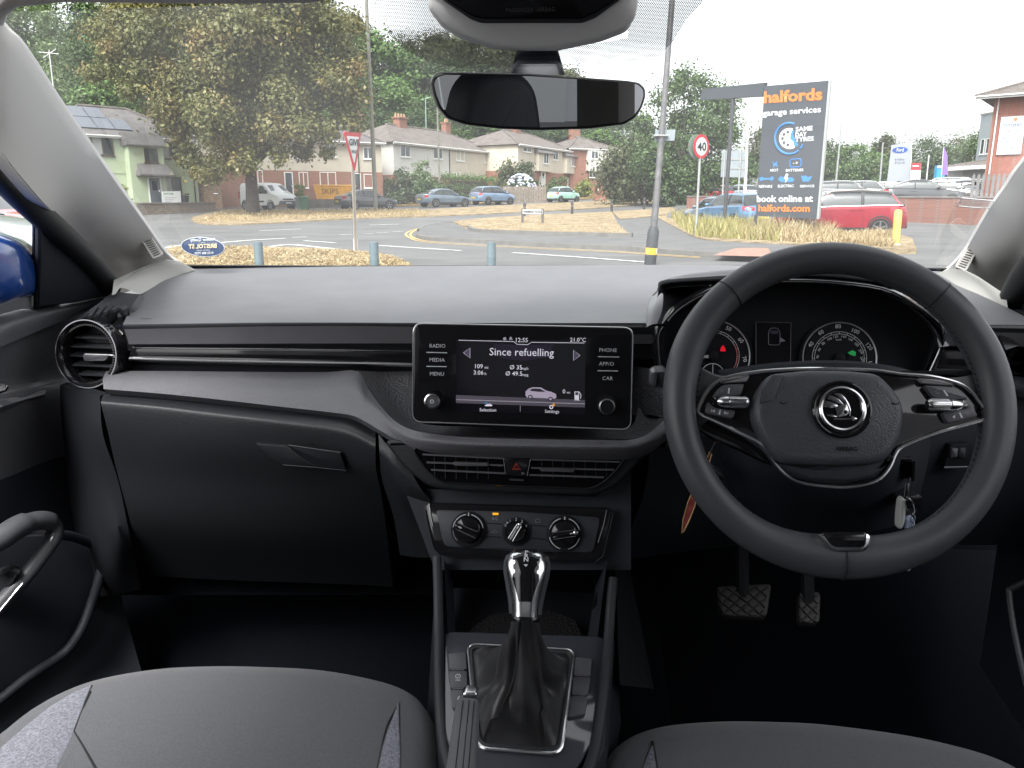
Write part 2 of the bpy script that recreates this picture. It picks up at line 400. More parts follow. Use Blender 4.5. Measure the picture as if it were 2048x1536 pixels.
part('dash_end_panel', MB().sheet(loft([[(757, 868, .925), (775, 890, .91), (800, 905, .905)], [(759, 905, .912), (790, 935, .90), (840, 975, .895)], [(764, 960, .93), (800, 985, .91), (860, 1000, .90)], [(786, 1030, .96), (820, 1040, .94), (866, 1040, .93)], [(800, 1110, .99), (835, 1115, .97), (872, 1115, .95)]], 4, 4), (0, .02, 0)), M_leathergrain, car)
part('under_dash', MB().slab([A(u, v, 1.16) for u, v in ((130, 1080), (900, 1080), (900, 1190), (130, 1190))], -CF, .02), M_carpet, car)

# ---- round side vent and its shroud (left), then the matching one on the driver's side
def round_vent(cu, cv, cc, rp, mirror=1):
    pl = plane(A(cu, cv, cc), 8, -5 * mirror); P, n, x, y = pl
    dep = (P - CAM).dot(FW); r = rp * dep / F
    root = part('side_air_vent', MB().lathe(P, n, [(r * .99, -.055), (r * 1.0, -.02), (r * .98, -.004), (r * .93, .001), (r * .86, -.002), (r * .80, -.012), (r * .77, -.05)], 64, xd=x, caps=False), M_gloss, car)
    part('chrome_ring', MB().lathe(P, n, [(r * .99, -.006), (r * 1.005, -.001), (r * .985, .002), (r * .955, .002), (r * .94, -.001)], 64, xd=x, caps=False), mat('dark_chrome', (.22, .22, .235), .22, 1.0), root)
    kn = MB()
    for k in range(72):
        q = 2 * math.pi * k / 72
        kn.box(P + (x * math.cos(q) + y * math.sin(q)) * r * .87 - n * .004, (.0018, .006, .004), Matrix((x * -math.sin(q) + y * math.cos(q), x * math.cos(q) + y * math.sin(q), n)).transposed())
    part('knurled_rim', kn, M_gloss, root, kind='stuff')
    part('vent_well', MB().lathe(P, n, [(r * .80, -.045), (r * .78, -.06)], 32, xd=x), M_dark, root)
    for k in range(5):
        yy = (.50 - .27 * k) * r; wx = math.sqrt(max(0, (.77 * r) ** 2 - yy * yy))
        part('slat', MB().box(P + y * yy - n * .022, (2 * wx, .0022, .018), Matrix((x, (y * math.cos(.3) + n * math.sin(.3)), (n * math.cos(.3) - y * math.sin(.3)))).transposed()), M_grain, root)
    t = MB().slab(rnd([P + x * a * r + y * b_ * r - n * .008 for a, b_ in ((-.28, -.03), (.62, -.02), (.44, -.20), (-.22, -.22))], .003), n, .02, .0015)
    part('vent_tab', t, M_greyplate, root)
    part('chrome_line', MB().box(P + y * -.02 * r - n * .012 + x * r * .28, (r * 1.0, .0016, .004), Matrix((x, y, n)).transposed()), M_satin, root)
    return root, pl
v1, plv = round_vent(173, 708, 1.03, 70)
v2, plv2 = round_vent(2083, 742, 1.03, 78, -1)
# shroud above the left vent: dark cheek with demister slots and a glossy flank
part('vent_cheek', MB().sheet(loft([[(228, 582, 1.16), (252, 586, 1.16), (280, 588, 1.17)], [(190, 612, 1.08), (225, 620, 1.08), (264, 612, 1.09)], [(150, 640, 1.075), (200, 650, 1.07), (250, 640, 1.07)], [(130, 655, 1.07), (190, 690, 1.065), (246, 690, 1.06)]], 4, 4), (0, .02, -.01)), M_grain, car)
part('vent_flank', MB().sheet(loft([[(264, 608, 1.10), (256, 640, 1.06), (244, 672, 1.050)], [(248, 618, 1.092), (236, 645, 1.06), (226, 670, 1.052)], [(222, 636, 1.085), (212, 650, 1.06), (210, 660, 1.054)]], 4, 4), (0, .01, -.01)), M_gloss, car)
dm = part('demister_outlet', MB().slab(rnd([A(u, v, c) for u, v, c in ((163, 634, 1.055), (205, 611, 1.085), (247, 610, 1.09), (214, 632, 1.05), (186, 634, 1.05))], .004), -CF * .35 + UZ, .012, .002), M_dark, car)
for k in range(5):
    u = 176 + k * 15
    part('fin', MB().slab([A(u, 632 - k * 4, 1.048), A(u + 7, 632 - k * 4, 1.048), A(u + 20, 612 - k * .5, 1.078), A(u + 12, 612 - k * .5, 1.078)], -CF * .35 + UZ, .004), M_grain, dm)
dm2 = part('demister_outlet', MB().slab(rnd([A(u, v, c) for u, v, c in ((1988, 643, 1.09), (2035, 648, 1.085), (2085, 668, 1.05), (2040, 670, 1.05), (2018, 664, 1.06))], .004), -CF * .35 + UZ, .012, .002), M_dark, car)
for k in range(4):
    u = 2006 + k * 15
    part('fin', MB().slab([A(u, 648 + k * 3, 1.08), A(u + 7, 648 + k * 3, 1.08), A(u + 16, 664 + k * 3, 1.05), A(u + 9, 664 + k * 3, 1.05)], -CF * .35 + UZ, .004), M_grain, dm2)
part('vent_flank', MB().sheet(loft([[(1980, 650, 1.06), (1995, 665, 1.03), (2012, 700, 1.0)], [(2005, 662, 1.055), (2022, 676, 1.025), (2040, 690, 1.0)]], 4, 4), (0, .01, -.01)), M_gloss, car)

# ---- display unit on its bracket
SP = plane(A(1045, 752, .872), 8)
disp = part('infotainment_display', MB().slab(rnd(poly([(826, 646), (1267, 655), (1262, 860), (824, 844)], SP), .011, 6), SP[1], .022, .0025, 3), M_gloss, car)
part('bezel_edge', MB().tube(rnd(poly([(827, 647), (1266, 656), (1261, 859), (825, 843)], off(SP, -.001)), .011, 6), .0011, 6, closed=True), M_satin, disp)
part('display_bracket', MB().slab(rnd(poly([(870, 690), (1220, 697), (1216, 830), (868, 820)], off(SP, -.02)), .01), SP[1], .15), M_dark, car)
S1 = off(SP, .0006)
part('lit_panel', MB().slab(poly([(912, 678), (1171, 682), (1170, 831), (912, 822)], S1), SP[1], .0004), M_screen, disp)
S2 = off(SP, .0011)
glow = MB()
for k in range(6):
    hw = 34 + 6 * k
glow.slab(poly([(985, 687), (1030, 690), (1056, 690), (1110, 689), (1092, 716), (1044, 722), (1000, 716)], S2), SP[1], .0003)
M_glow = mat('display_soft_violet', (.045, .033, .062), .3, emit=0.01)
part('violet_glow', glow, M_glow, disp)
part('road_picture', MB().slab(poly([(912, 790), (1170, 800), (1170, 815), (912, 806)], S2), SP[1], .0003), M_screengrey, disp)
part('road_picture', MB().slab(poly([(912, 798.5), (1170, 807), (1170, 808.5), (912, 800)], off(SP, .0014)), SP[1], .0003), M_litdim, disp)
part('menu_divider', MB().slab(poly([(1040, 811), (1041, 811), (1041, 823), (1040, 823)], S2), SP[1], .0003), M_litdim, disp)
part('status_line', MB().tube(poly([(917, 680.5), (1027, 683), (1034, 688.5), (1055, 689.5), (1063, 684.5), (1169, 686)], S2), .00035, 5), M_lit, disp)
for body, u, v, h_, b_ in (('12:55', 1043, 680.5, 8.5, .01), ('21.0°C', 1156, 680, 8, .01), ('Since refuelling', 1043, 705, 15, .008),
                           ('109', 957, 733, 8.5, .015), ('mi', 973, 735, 5.5, .01), ('3:06', 957, 745.5, 8.5, .015), ('h', 971, 747.5, 5.5, .01),
                           ('Ø 35', 1032, 735, 8.5, .015), ('mph', 1050, 737, 5.5, .01), ('Ø 49.5', 1028, 747.5, 8.5, .015), ('mpg', 1050, 749.5, 5.5, .01),
                           ('0', 1128, 783, 8, .015), ('mi', 1137, 785, 5, .01), ('Selection', 976, 820, 6.5, 0), ('Settings', 1104, 823, 6.5, 0)):
    T(body, u, v, h_, S2, M_lit, disp, b_ * .25)
for body, u, v in (('RADIO', 875, 692), ('MEDIA', 874, 720), ('MENU', 874, 748), ('PHONE', 1216, 700.5), ('APP/O', 1213, 728), ('CAR', 1215, 757)):
    T(body, u, v, 7.5, S2, M_print, disp, .0)
for (u0, v0), (u1, v1_) in (((853, 704.7), (894, 705.6)), ((853, 732.6), (893, 733.4)), ((1196, 713.3), (1238, 714)), ((1195, 741.3), (1236, 742))):
    part('divider_line', MB().slab(poly([(u0, v0 - .8), (u1, v1_ - .8), (u1, v1_ + .8), (u0, v0 + .8)], S2), SP[1], .0003), M_print, disp)
for pts in (((927, 705.5), (940, 696), (940, 716)), ((1160, 711), (1147, 700.5), (1147, 721))):
    part('arrow_icon', MB().tube(poly(pts, S2), .00035, 5, closed=True), M_lit, disp)
    c_ = [sum(p[0] for p in pts) / 3, sum(p[1] for p in pts) / 3]
    part('arrow_fill', MB().slab(poly([(c_[0] + (p[0] - c_[0]) * .8, c_[1] + (p[1] - c_[1]) * .8) for p in pts], off(SP, .0009)), SP[1], .0003), M_screenglow, disp)
# little car, pump and icons drawn on the display
part('car_picture', MB().slab(poly([(1051, 791), (1051, 783), (1057, 777.5), (1066, 774.5), (1082, 775), (1092, 781), (1103, 784), (1112, 788), (1113, 795), (1110, 797.5), (1054, 795)], off(SP, .0015)), SP[1], .0003), M_litcar, disp)
part('car_picture_glass', MB().slab(poly([(1060, 779.5), (1066, 777), (1080, 777.5), (1091, 783.5), (1076, 783.5), (1062, 782)], off(SP, .0018)), SP[1], .0002), M_litcardark, disp)
for u, v in ((1060.5, 794), (1101, 798)):
    P = onp(u, v, off(SP, .0018)); part('car_picture_wheel', MB().lathe(P, SP[1], [(.0026, 0), (.0026, .0003)], 14), M_litcardark, disp)
    part('car_picture_rim', MB().lathe(P + SP[1] * .0003, SP[1], [(.0015, 0), (.0015, .0002)], 10), M_litcar, disp)
part('pump_icon', MB().slab(poly([(1149, 783), (1158, 783), (1158, 800), (1160, 802), (1147, 802), (1149, 800)], S2), SP[1], .0003), M_lit, disp)
part('pump_icon', MB().slab(poly([(1150.5, 784.5), (1156.5, 784.5), (1156.5, 790), (1150.5, 790)], off(SP, .0014)), SP[1], .0002), M_litcardark, disp)
part('pump_icon', MB().tube(poly([(1158.5, 784), (1162, 790), (1161, 797)], S2), .0004, 5), M_lit, disp)
part('car_icon', MB().slab(poly([(969, 811), (975, 807.5), (981, 807.5), (985, 811), (983, 812.5), (971, 812.5)], S2), SP[1], .0003), M_lit, disp)
part('car_icon', MB().slab(poly([(969, 804), (975, 804), (975, 807), (969, 807)], S2), SP[1], .0003), M_blue, disp)
P = onp(1102.5, 814, S2); part('gear_icon', MB().lathe(P, SP[1], [(.0024, 0), (.0024, .0003), (.0012, .0003), (.0012, 0)], 12, caps=False), M_lit, disp)
P = onp(1107.5, 809.5, S2); part('gear_icon', MB().lathe(P, SP[1], [(.0014, 0), (.0014, .0003), (.0006, .0003), (.0006, 0)], 10, caps=False), M_amber, disp)
P = onp(1009.5, 677.5, S2); part('eye_icon', MB().lathe(P, SP[1], [(.002, 0), (.002, .0003)], 12), M_litdim, disp)
part('hand_icon', MB().slab(poly([(1018, 680), (1020, 673.5), (1023, 674), (1025, 680), (1021.5, 679)], S2), SP[1], .0003), M_litdim, disp)
for u, v, dot in ((869, 800, 1), (1213, 810, 0)):
    P = onp(u, v, S1); r = 18 * .86 / F
    k = part('rotary_knob', MB().lathe(P, SP[1], [(r * 1.12, 0), (r * 1.08, .002), (r * .98, .002), (r * .97, .013), (r * .90, .0155), (r * .72, .016), (r * .68, .0145)], 40), M_gloss, disp)
    part('knob_ring', MB().lathe(P + SP[1] * .0135, SP[1], [(r * .97, -.004), (r * .97, .0005), (r * .90, .0026), (r * .76, .003), (r * .72, .002)], 40, caps=False), M_satin if not dot else M_chrome, k)
    part('knob_cap', MB().lathe(P + SP[1] * .0145, SP[1], [(r * .74, 0), (r * .7, .0008)], 32), M_greyplate if dot else M_dark, k)
    if dot: part('power_mark', MB().lathe(P + SP[1] * .0156, SP[1], [(r * .24, 0), (r * .24, .0003), (r * .14, .0003), (r * .14, 0)], 16, caps=False), M_print, k)

# ---- middle vents with hazard button
VP = plane(A(1040, 925, .875), 12)
fr = poly([(802, 893), (862, 906), (1200, 914), (1305, 898), (1338, 874), (1288, 906), (1236, 972), (1190, 992), (1050, 990), (922, 983), (858, 976), (812, 940), (764, 884)], VP)
cv = part('vent_surround', MB().slab(rnd(poly([(764, 880), (1348, 884), (1288, 914), (1238, 970), (1190, 993), (922, 984), (858, 976), (806, 936)], off(VP, -.006)), .012, 4), VP[1], .06, .006, 3), M_leathergrain, car)
part('vent_well', MB().slab(rnd(poly([(824, 896), (1254, 906), (1236, 936), (1206, 965), (1181, 977), (1030, 972), (882, 964), (852, 938)], off(VP, -.002)), .008, 4), VP[1], .003), mat('vent_black', (.003, .003, .004), 1.0, spec=.1), cv)
part('vent_rim', MB().tube(rnd(poly([(824, 896), (852, 938), (882, 964), (1030, 972), (1181, 977), (1206, 965), (1236, 936), (1254, 906)], off(VP, -.001)), .008, 4), .0012, 6), M_gloss, cv)
V1 = off(VP, .003)
def bar(name, a, b, pl, th, m, par, hpx=1.2):
    return part(name, MB().slab(poly([(a[0], a[1] - hpx), (b[0], b[1] - hpx), (b[0], b[1] + hpx), (a[0], a[1] + hpx)], pl), pl[1], th), m, par)
for a, b_ in (((845, 909), (1006, 917)), ((853, 925), (1007, 931)), ((862, 940), (1009, 947)), ((1062, 919), (1240, 924)), ((1062, 936), (1228, 940)), ((1058, 950), (1208, 955))):
    bar('slat', a, b_, V1, .003, M_greyplate, cv, 1.6)
fins = MB()
for k in range(17):
    u = 868 + k * 21.5
    if 990 < u < 1066: continue
    fins.slab(poly([(u - .7, 902), (u + .7, 902), (u + 2, 958), (u + .6, 958)], off(VP, -.0004)), VP[1], .001)
part('rear_fins', fins, M_soft, cv, kind='stuff')
for pts in (((905, 924), (976, 926), (978, 933), (908, 932)), ((1077, 935), (1150, 937), (1147, 945), (1082, 943))):
    part('vent_tab', MB().slab(rnd(poly(pts, off(VP, .006)), .002), VP[1], .006, .0012), M_greyplate, cv)
hz = part('hazard_button', MB().slab(rnd(poly([(1008, 915), (1060, 917), (1051, 953), (1013, 951)], off(VP, .005)), .002), VP[1], .008, .001), M_gloss, cv)
for k, s_ in enumerate((1.0, .55)):
    part('hazard_triangle', MB().tube(poly([(1033, 933 - 8 * s_ + 1), (1033 + 8.5 * s_, 933 + 6.5 * s_), (1033 - 8.5 * s_, 933 + 6 * s_)], off(VP, .0055)), .0005, 5, closed=True), M_hazred, hz)
for a, b_ in (((1007, 916), (1011, 950)), ((1061, 918), (1054, 952))):
    part('bright_line', MB().tube(poly([a, b_], off(VP, .005)), .0005, 5), M_satin, cv)
bar('clip', (1019, 959.5), (1047, 960.5), V1, .003, M_grain, cv, 1.6)

# ---- centre stack body and climate panel
CP = plane(A(1035, 1066, .875), 20)
part('stack_body', MB().slab(poly([(800, 955), (860, 978), (1190, 994), (1262, 940), (1262, 1140), (870, 1140)], off(CP, -.02)), CP[1], .10), M_soft, car)
cl = part('climate_panel', MB().slab(rnd(poly([(846, 1005), (1229, 1017), (1206, 1117), (1188, 1127), (880, 1113), (866, 1100)], off(CP, -.001)), .012, 4), CP[1], .03, .003), M_gloss, car)
part('panel_face', MB().slab(rnd(poly([(871, 1020), (1035, 1023), (1201, 1035), (1186, 1105), (1036, 1103), (889, 1093)], off(CP, .001)), .006, 4), CP[1], .01, .001), mat('climate_face', (.042, .044, .052), .42, bump=('noise', 900, .15, .0005)), cl)
for pts in ([(849, 1012), (853, 1046), (866, 1097), (879, 1110)], [(1227, 1026), (1216, 1070), (1206, 1112), (1190, 1124)], [(858, 1006), (861, 1030), (866, 1053)], [(1213, 1020), (1207, 1050), (1196, 1085)]):
    part('edge_highlight', MB().tube(poly(pts, off(CP, .001)), .0007, 5), M_satin if pts[0][0] in (858, 1213) else M_grain, cl)
C1 = off(CP, .0016)
for a, b_ in (((973, 1046.5), (1003, 1048)), ((973, 1073), (1003, 1074.5)), ((1060, 1050), (1093, 1053)), ((1060, 1076), (1093, 1079)), ((958, 1097), (1100, 1101))):
    bar('panel_seam', a, b_, C1, .0005, M_dark, cl, .9)
part('warning_lamp', MB().slab(rnd(poly([(985, 1025.5), (997, 1025.7), (997, 1030), (985, 1029.8)], off(CP, .0022)), .001), CP[1], .001), M_amber, cl)
T('A/C', 990, 1037.5, 5.5, C1, M_dimprint, cl, 0)
part('rear_demist_icon', MB().tube(rnd(poly([(1071.5, 1038), (1079.5, 1038.3), (1080, 1045), (1071, 1044.6)], C1), .0008), .00025, 4, closed=True), M_dimprint, cl)
part('recirculation_icon', MB().tube(poly([(983, 1065), (986, 1062), (992, 1061.5), (995, 1065), (983, 1065.2)], C1), .00025, 4, closed=True), M_dimprint, cl)
def dial(u, v, rp, ang, big):
    P = onp(u, v, C1); n, x, y = CP[1:]; r = rp * .9 / F
    d = part('climate_dial', MB().lathe(P, n, [(r * 1.02, 0), (r * 1.0, .003), (r * .9, .004), (r * .78, .004), (r * .74, .001)], 48, xd=x), M_dark, cl)
    part('dial_disc', MB().lathe(P + n * .0042, n, [(r * .74, -.002), (r * .72, .004), (r * .66, .005)], 40, xd=x), M_gloss, d)
    gx = x * math.cos(ang) + y * math.sin(ang); gy = -x * math.sin(ang) + y * math.cos(ang)
    gpts = [P + n * .017 + gx * a * r + gy * b_ * r for a, b_ in ((-.74, -.20), (.62, -.16), (.74, -.08), (.74, .08), (.62, .16), (-.74, .20))]
    g = part('dial_grip', MB().slab(rnd(gpts, .0012), n, .013, .0025), M_gloss, d)
    if big != 1: part('grip_tip', MB().lathe(P + gx * r * .64 + n * .0165, n, [(r * .13, -.003), (r * .13, .0006), (r * .08, .0012)], 14), M_satin, d)
    for s_ in (-1, 1):
        part('grip_line', MB().tube([P + n * .0172 + gx * a * r + gy * s_ * (.185 - .02 * k) * r for k, a in enumerate((-.6, .6))], .0005, 5), M_satin, d)
    part('grip_mark', MB().box(P + n * .0175 + gx * r * .40, (r * .18, .0012, .0006), Matrix((gx, gy, n)).transposed()), M_print, d)
    if big:
        arcs = ((100, 172), (8, 80), (186, 226)) if big == 1 else ((105, 165), (15, 75), (285, 345), (195, 255))
        for k, (a0, a1) in enumerate(arcs):
            pts = [P + n * .0045 + (x * math.cos(R(q)) + y * math.sin(R(q))) * r * .86 for q in [a0 + (a1 - a0) * j / 12 for j in range(13)]]
            part('scale_arc', MB().tube(pts, .00055, 5), M_print if k < 2 or big == 2 else M_dimprint, d)
        part('scale_mark', MB().box(P + n * .0046 + y * r * .86, (.0012, .004, .0008), Matrix((x, y, n)).transposed()), M_print, d)
    else:
        for k, s_ in enumerate(('0', '1', '2', '3', '4')):
            q = R(150 - 30 * k); text_on(s_, P + n * .0046 + (x * math.cos(q) + y * math.sin(q)) * r * .86, x, y, .0052, M_print, d, lift=.0004)
        q = R(135); part('scale_mark', MB().lathe(P + n * .0046 + (x * math.cos(q) + y * math.sin(q)) * r * .88, n, [(.0012, 0), (.0012, .0004)], 8), M_print, d)
dial(937, 1059, 37, R(158), 1); dial(1032, 1063, 29, R(60), 0); dial(1129, 1067, 37, R(10), 2)

# ---- centre console: rails, tray, glossy plate, buttons
p0, p1 = A(1040, 1275, .80), A(1040, 1510, .655)
yv = (p0 - p1).normalized(); nK = CR.cross(yv).normalized()
KP = (p1, nK, CR, yv)
con = part('centre_console', MB().slab(poly([(868, 1262), (1230, 1275), (1214, 1500), (1180, 1560), (905, 1560), (876, 1500)], off(KP, -.012)), nK, .28, .01), M_soft, car)
part('trim_plate', MB().slab(rnd(poly([(888, 1262), (1212, 1272), (1194, 1470), (1150, 1545), (915, 1545), (890, 1470)], KP), .012), nK, .012, .002), mat('anthracite_gloss_trim', (.06, .064, .078), .10, coat=1.0), con)
for sgn, pts in ((0, [(874, 1116), (876, 1180), (877, 1262), (879, 1380), (888, 1490), (906, 1560)]), (1, [(1226, 1160), (1222, 1210), (1217, 1280), (1206, 1390), (1190, 1500), (1170, 1560)])):
    cs = [.86, .835, .80, .728, .668, .632]
    part('console_rail', MB().tube(crv([A(u, v, c) + nK * .002 for (u, v), c in zip(pts, cs)], 5), .0058, 12), M_grain, con)
    part('rail_wall', MB().sheet([[p + nK * .004 for p in crv([A(u, v, c) for (u, v), c in zip(pts, cs)], 3)], [p - UZ * .25 + CR * (-.02 if sgn == 0 else .02) for p in crv([A(u, v, c) for (u, v), c in zip(pts, cs)], 3)]], CR * (.006 if sgn == 0 else -.006)), M_soft, con)
# storage tray: floor, cheeks, mesh mat
tr = part('storage_tray', MB().sheet([[A(905, 1120, .93) - UZ * .04, A(1195, 1130, .93) - UZ * .04], [A(909, 1272, .815) - UZ * .012, A(1175, 1282, .815) - UZ * .012]], -UZ * .01), M_dark, con)
for us, k in (((896, 1115), 1), ((1215, 1160), -1)):
    pass
part('tray_cheek', MB().sheet([[A(888, 1116, .868), A(896, 1270, .803)], [A(905, 1122, .92) - UZ * .03, A(912, 1270, .815) - UZ * .012]], UZ * -.004), M_soft, con)
part('tray_cheek', MB().sheet([[A(1214, 1120, .868), A(1194, 1282, .803)], [A(1192, 1130, .92) - UZ * .03, A(1172, 1280, .815) - UZ * .012]], UZ * -.004), M_soft, con)
mt = [A(u, v, c) - UZ * .010 for u, v, c in ((928, 1266, .818), (945, 1240, .835), (985, 1213, .855), (1040, 1204, .862), (1105, 1207, .86), (1150, 1225, .845), (1176, 1276, .817))]
part('mesh_mat', MB().slab(mt, UZ, .003), mat('perforated_rubber', (.007, .007, .008), .8, spec=.2, bump=('voro', 420, 1.0, .002)), con)
part('tray_clip', MB().slab(rnd([A(u, v, .83) + UZ * .0 for u, v in ((1186, 1192), (1191, 1186), (1190, 1210), (1182, 1222))], .002), -CR - CF, .004), M_gloss, con)
# boot frame
fo = rnd(poly([(935, 1288), (1150, 1300), (1122, 1508), (955, 1496)], off(KP, .003)), .012, 5)
fi = rnd(poly([(941, 1294), (1143, 1306), (1117, 1501), (960, 1489)], off(KP, .003)), .010, 5)
part('boot_frame', MB().tube(fo, .0018, 8, closed=True), M_chrome, con)
part('boot_frame_inner', MB().tube(fi, .0022, 8, closed=True), M_grain, con)
def btn(pts, m=M_greyplate):
    return part('console_button', MB().slab(rnd(poly(pts, off(KP, .004)), .0022), nK, .006, .0010), m, con)
b1 = btn([(897, 1306), (932, 1303), (934, 1338), (898, 1338)])
b2 = btn([(898, 1341), (934, 1341), (935, 1376), (900, 1376)])
b3 = btn([(900, 1379), (935, 1379), (937, 1416), (905, 1416)])
b4 = btn([(1151, 1313), (1184, 1317), (1181, 1351), (1147, 1349)]); b5 = btn([(1147, 1352), (1181, 1354), (1176, 1389), (1143, 1387)]); b6 = btn([(1143, 1390), (1176, 1392), (1170, 1428), (1136, 1434)])
for a, b_ in (((903, 1339.5), (928, 1339.5)), ((905, 1377.5), (930, 1377.5)), ((1149, 1350.5), (1178, 1352.5)), ((1145, 1388.5), (1172, 1390.5))):
    part('chrome_line', MB().tube(poly([a, b_], off(KP, .0042)), .0009, 6), M_satin, con)
K1 = off(KP, .0042)
T('OFF', 916, 1361.5, 4.2, K1, M_print, b2, .01)
P = onp(916, 1352.5, K1); part('stop_start_icon', MB().lathe(P, nK, [(.0030, 0), (.0030, .0004), (.0024, .0004), (.0024, 0)], 18, caps=False), M_print, b2)
T('A', 916, 1352.5, 3.6, K1, M_print, b2)
T('6', 918, 1398, 12, K1, M_print, b3, 0)
part('console_flank', MB().sheet(loft([[(1232, 1120, .90), (1236, 1280, .83), (1240, 1370, .80)], [(1262, 1150, .95), (1290, 1290, .90), (1308, 1378, .86)]], 4, 3), (0, .01, 0)), M_dark, car)
# ---- instrument binnacle
IP = plane(A(1555, 712, .985), 15)
op = [(1322, 760), (1316, 690), (1318, 668), (1330, 648), (1365, 613), (1437, 576), (1520, 565), (1640, 564), (1764, 579), (1830, 614), (1874, 651), (1881, 690), (1868, 725), (1851, 760)]
ou = [(1600 + (u - 1600) * 1.035, 700 + (v - 700) * (1.05 if v < 700 else 1.0)) for u, v in op]
bin_ = part('instrument_binnacle', MB().sheet(loft([[(u, v, .965) for u, v in ou], [((a[0] + b_[0]) / 2, (a[1] + b_[1]) / 2, .955) for a, b_ in zip(ou, op)], [(u, v, .965) for u, v in op]], 4, 3), CF * .012), M_gloss, car)
part('binnacle_tunnel', MB().sheet([[A(u, v, .967) for u, v in op], [onp(1555 + (u - 1555) * .97, 700 + (v - 700) * .97, off(IP, -.004)) for u, v in op]], UZ * .003), M_dark, bin_)
part('rim_line', MB().tube(crv([A(u, v, .9625) for u, v in op], 4), .0011, 6), M_satin, bin_)
# hood: textured top, thick dark edge
part('binnacle_hood', MB().sheet(loft([[(1318, 578, .972), (1338, 560, .985), (1500, 548, .98), (1640, 540, .975), (1773, 557, .975), (1790, 570, .975)], [(1325, 570, 1.0), (1360, 551, 1.02), (1500, 536, 1.02), (1640, 531, 1.02), (1760, 538, 1.02), (1800, 560, 1.0)], [(1335, 570, 1.10), (1380, 556, 1.14), (1500, 544, 1.16), (1640, 540, 1.16), (1760, 546, 1.15), (1830, 575, 1.1)]], 5, 4), (0, .01, -.012)), M_dash, bin_)
part('hood_lip', MB().sheet(loft([[(1318, 578, .972), (1338, 560, .983), (1500, 549, .978), (1640, 541, .973), (1771, 558, .973)], [(1318, 582, .968), (1340, 566, .978), (1500, 558, .972), (1640, 552, .968), (1771, 566, .968)], [(1330, 590, .99), (1345, 573, .99), (1500, 566, .985), (1640, 561, .98), (1764, 575, .98)]], 5, 3), (0, .01, 0)), M_dark, bin_)
fl = part('hood_flank', MB().sheet(loft([[(1300, 594, 1.06), (1338, 568, 1.09), (1420, 570, 1.075)], [(1295, 622, 1.005), (1325, 605, 1.01), (1398, 603, 1.005)], [(1293, 654, .955), (1308, 648, .955), (1330, 648, .955)]], 4, 4), (0, .006, -.004)), mat('gloss_flank', (.03, .03, .035), .12), bin_)
pl = plane(A(1355, 583, .972), 60)
T('FABIA', 1352, 583, 8, plane(A(1352, 583, 1.045), 62), M_greyplate, bin_, .0, rot=-12)
part('hood_flank', MB().sheet(loft([[(1776, 560, 1.07), (1836, 586, 1.05), (1893, 653, 1.0), (1912, 686, .975)], [(1768, 570, 1.01), (1826, 600, 1.0), (1882, 660, .975), (1896, 692, .96)], [(1762, 580, .955), (1820, 612, .953), (1866, 656, .952), (1878, 694, .952)]], 4, 4), (0, .006, -.002)), mat('gloss_flank', (.03, .03, .035), .12), bin_)
cl2 = part('instrument_cluster', MB().slab(poly([(1555 + (u - 1555) * .99, 700 + (v - 700) * .99) for u, v in op], off(IP, -.006)), IP[1], .01), M_dark, car)
I1 = off(IP, .0008)
def gauge(u, v, rp, labels, needle, inner, red=None):
    P = onp(u, v, off(IP, -.003)); n, x, y = IP[1:]; dep = (P - CAM).dot(FW); r = rp * dep / F
    g = part('gauge', MB().lathe(P, n, [(r * 1.06, -.002), (r * 1.06, .002), (r * .97, .0022), (r * .95, .0006)], 64, xd=x), M_dark, cl2)
    part('gauge_rim', MB().lathe(P, n, [(r * 1.0, .001), (r * .985, .0035), (r * .955, .002)], 72, xd=x, caps=False), mat('gauge_rim_silver', (.72, .72, .74), .45, .6), g)
    P = P + n * .0014
    def at(q, k): return P + (x * math.cos(R(q)) + y * math.sin(R(q))) * r * k
    for k, a0, a1 in inner:
        part('scale_ring', MB().tube([at(a0 + (a1 - a0) * j / 40, k) for j in range(41)], .00042, 4), M_print, g)
    if red:
        part('red_scale', MB().tube([at(red[0] + (red[1] - red[0]) * j / 12, red[2]) for j in range(13)], .0009, 4), M_gaugered, g)
    for s_, q, k, h in labels:
        text_on(s_, at(q, k), x * math.cos(R((q - 90) * .75)) + y * math.sin(R((q - 90) * .75)), y * math.cos(R((q - 90) * .75)) - x * math.sin(R((q - 90) * .75)), h / .7 * dep / F, M_print, g, .008)
    tk = MB()
    for j in range(15):
        q = 218 - j * 18.2
        a, b_ = at(q, inner[0][0]), at(q, inner[0][0] - .06); tk.tube([a, b_], .0004, 4)
    part('tick_marks', tk, M_print, g)
    nd = MB().slab([at(needle + 90, .045) + n * .004, at(needle - 90, .045) + n * .004, at(needle, .62) - (x * math.cos(R(needle + 90)) + y * math.sin(R(needle + 90))) * r * .03 + n * .004, at(needle, .62) + (x * math.cos(R(needle + 90)) + y * math.sin(R(needle + 90))) * r * .03 + n * .004], n, .0008)
    part('needle', nd, M_print, g)
    part('needle_hub', MB().lathe(P, n, [(r * .14, 0), (r * .135, .0055), (r * .12, .006)], 24), M_dark, g)
    return g, at, r, P
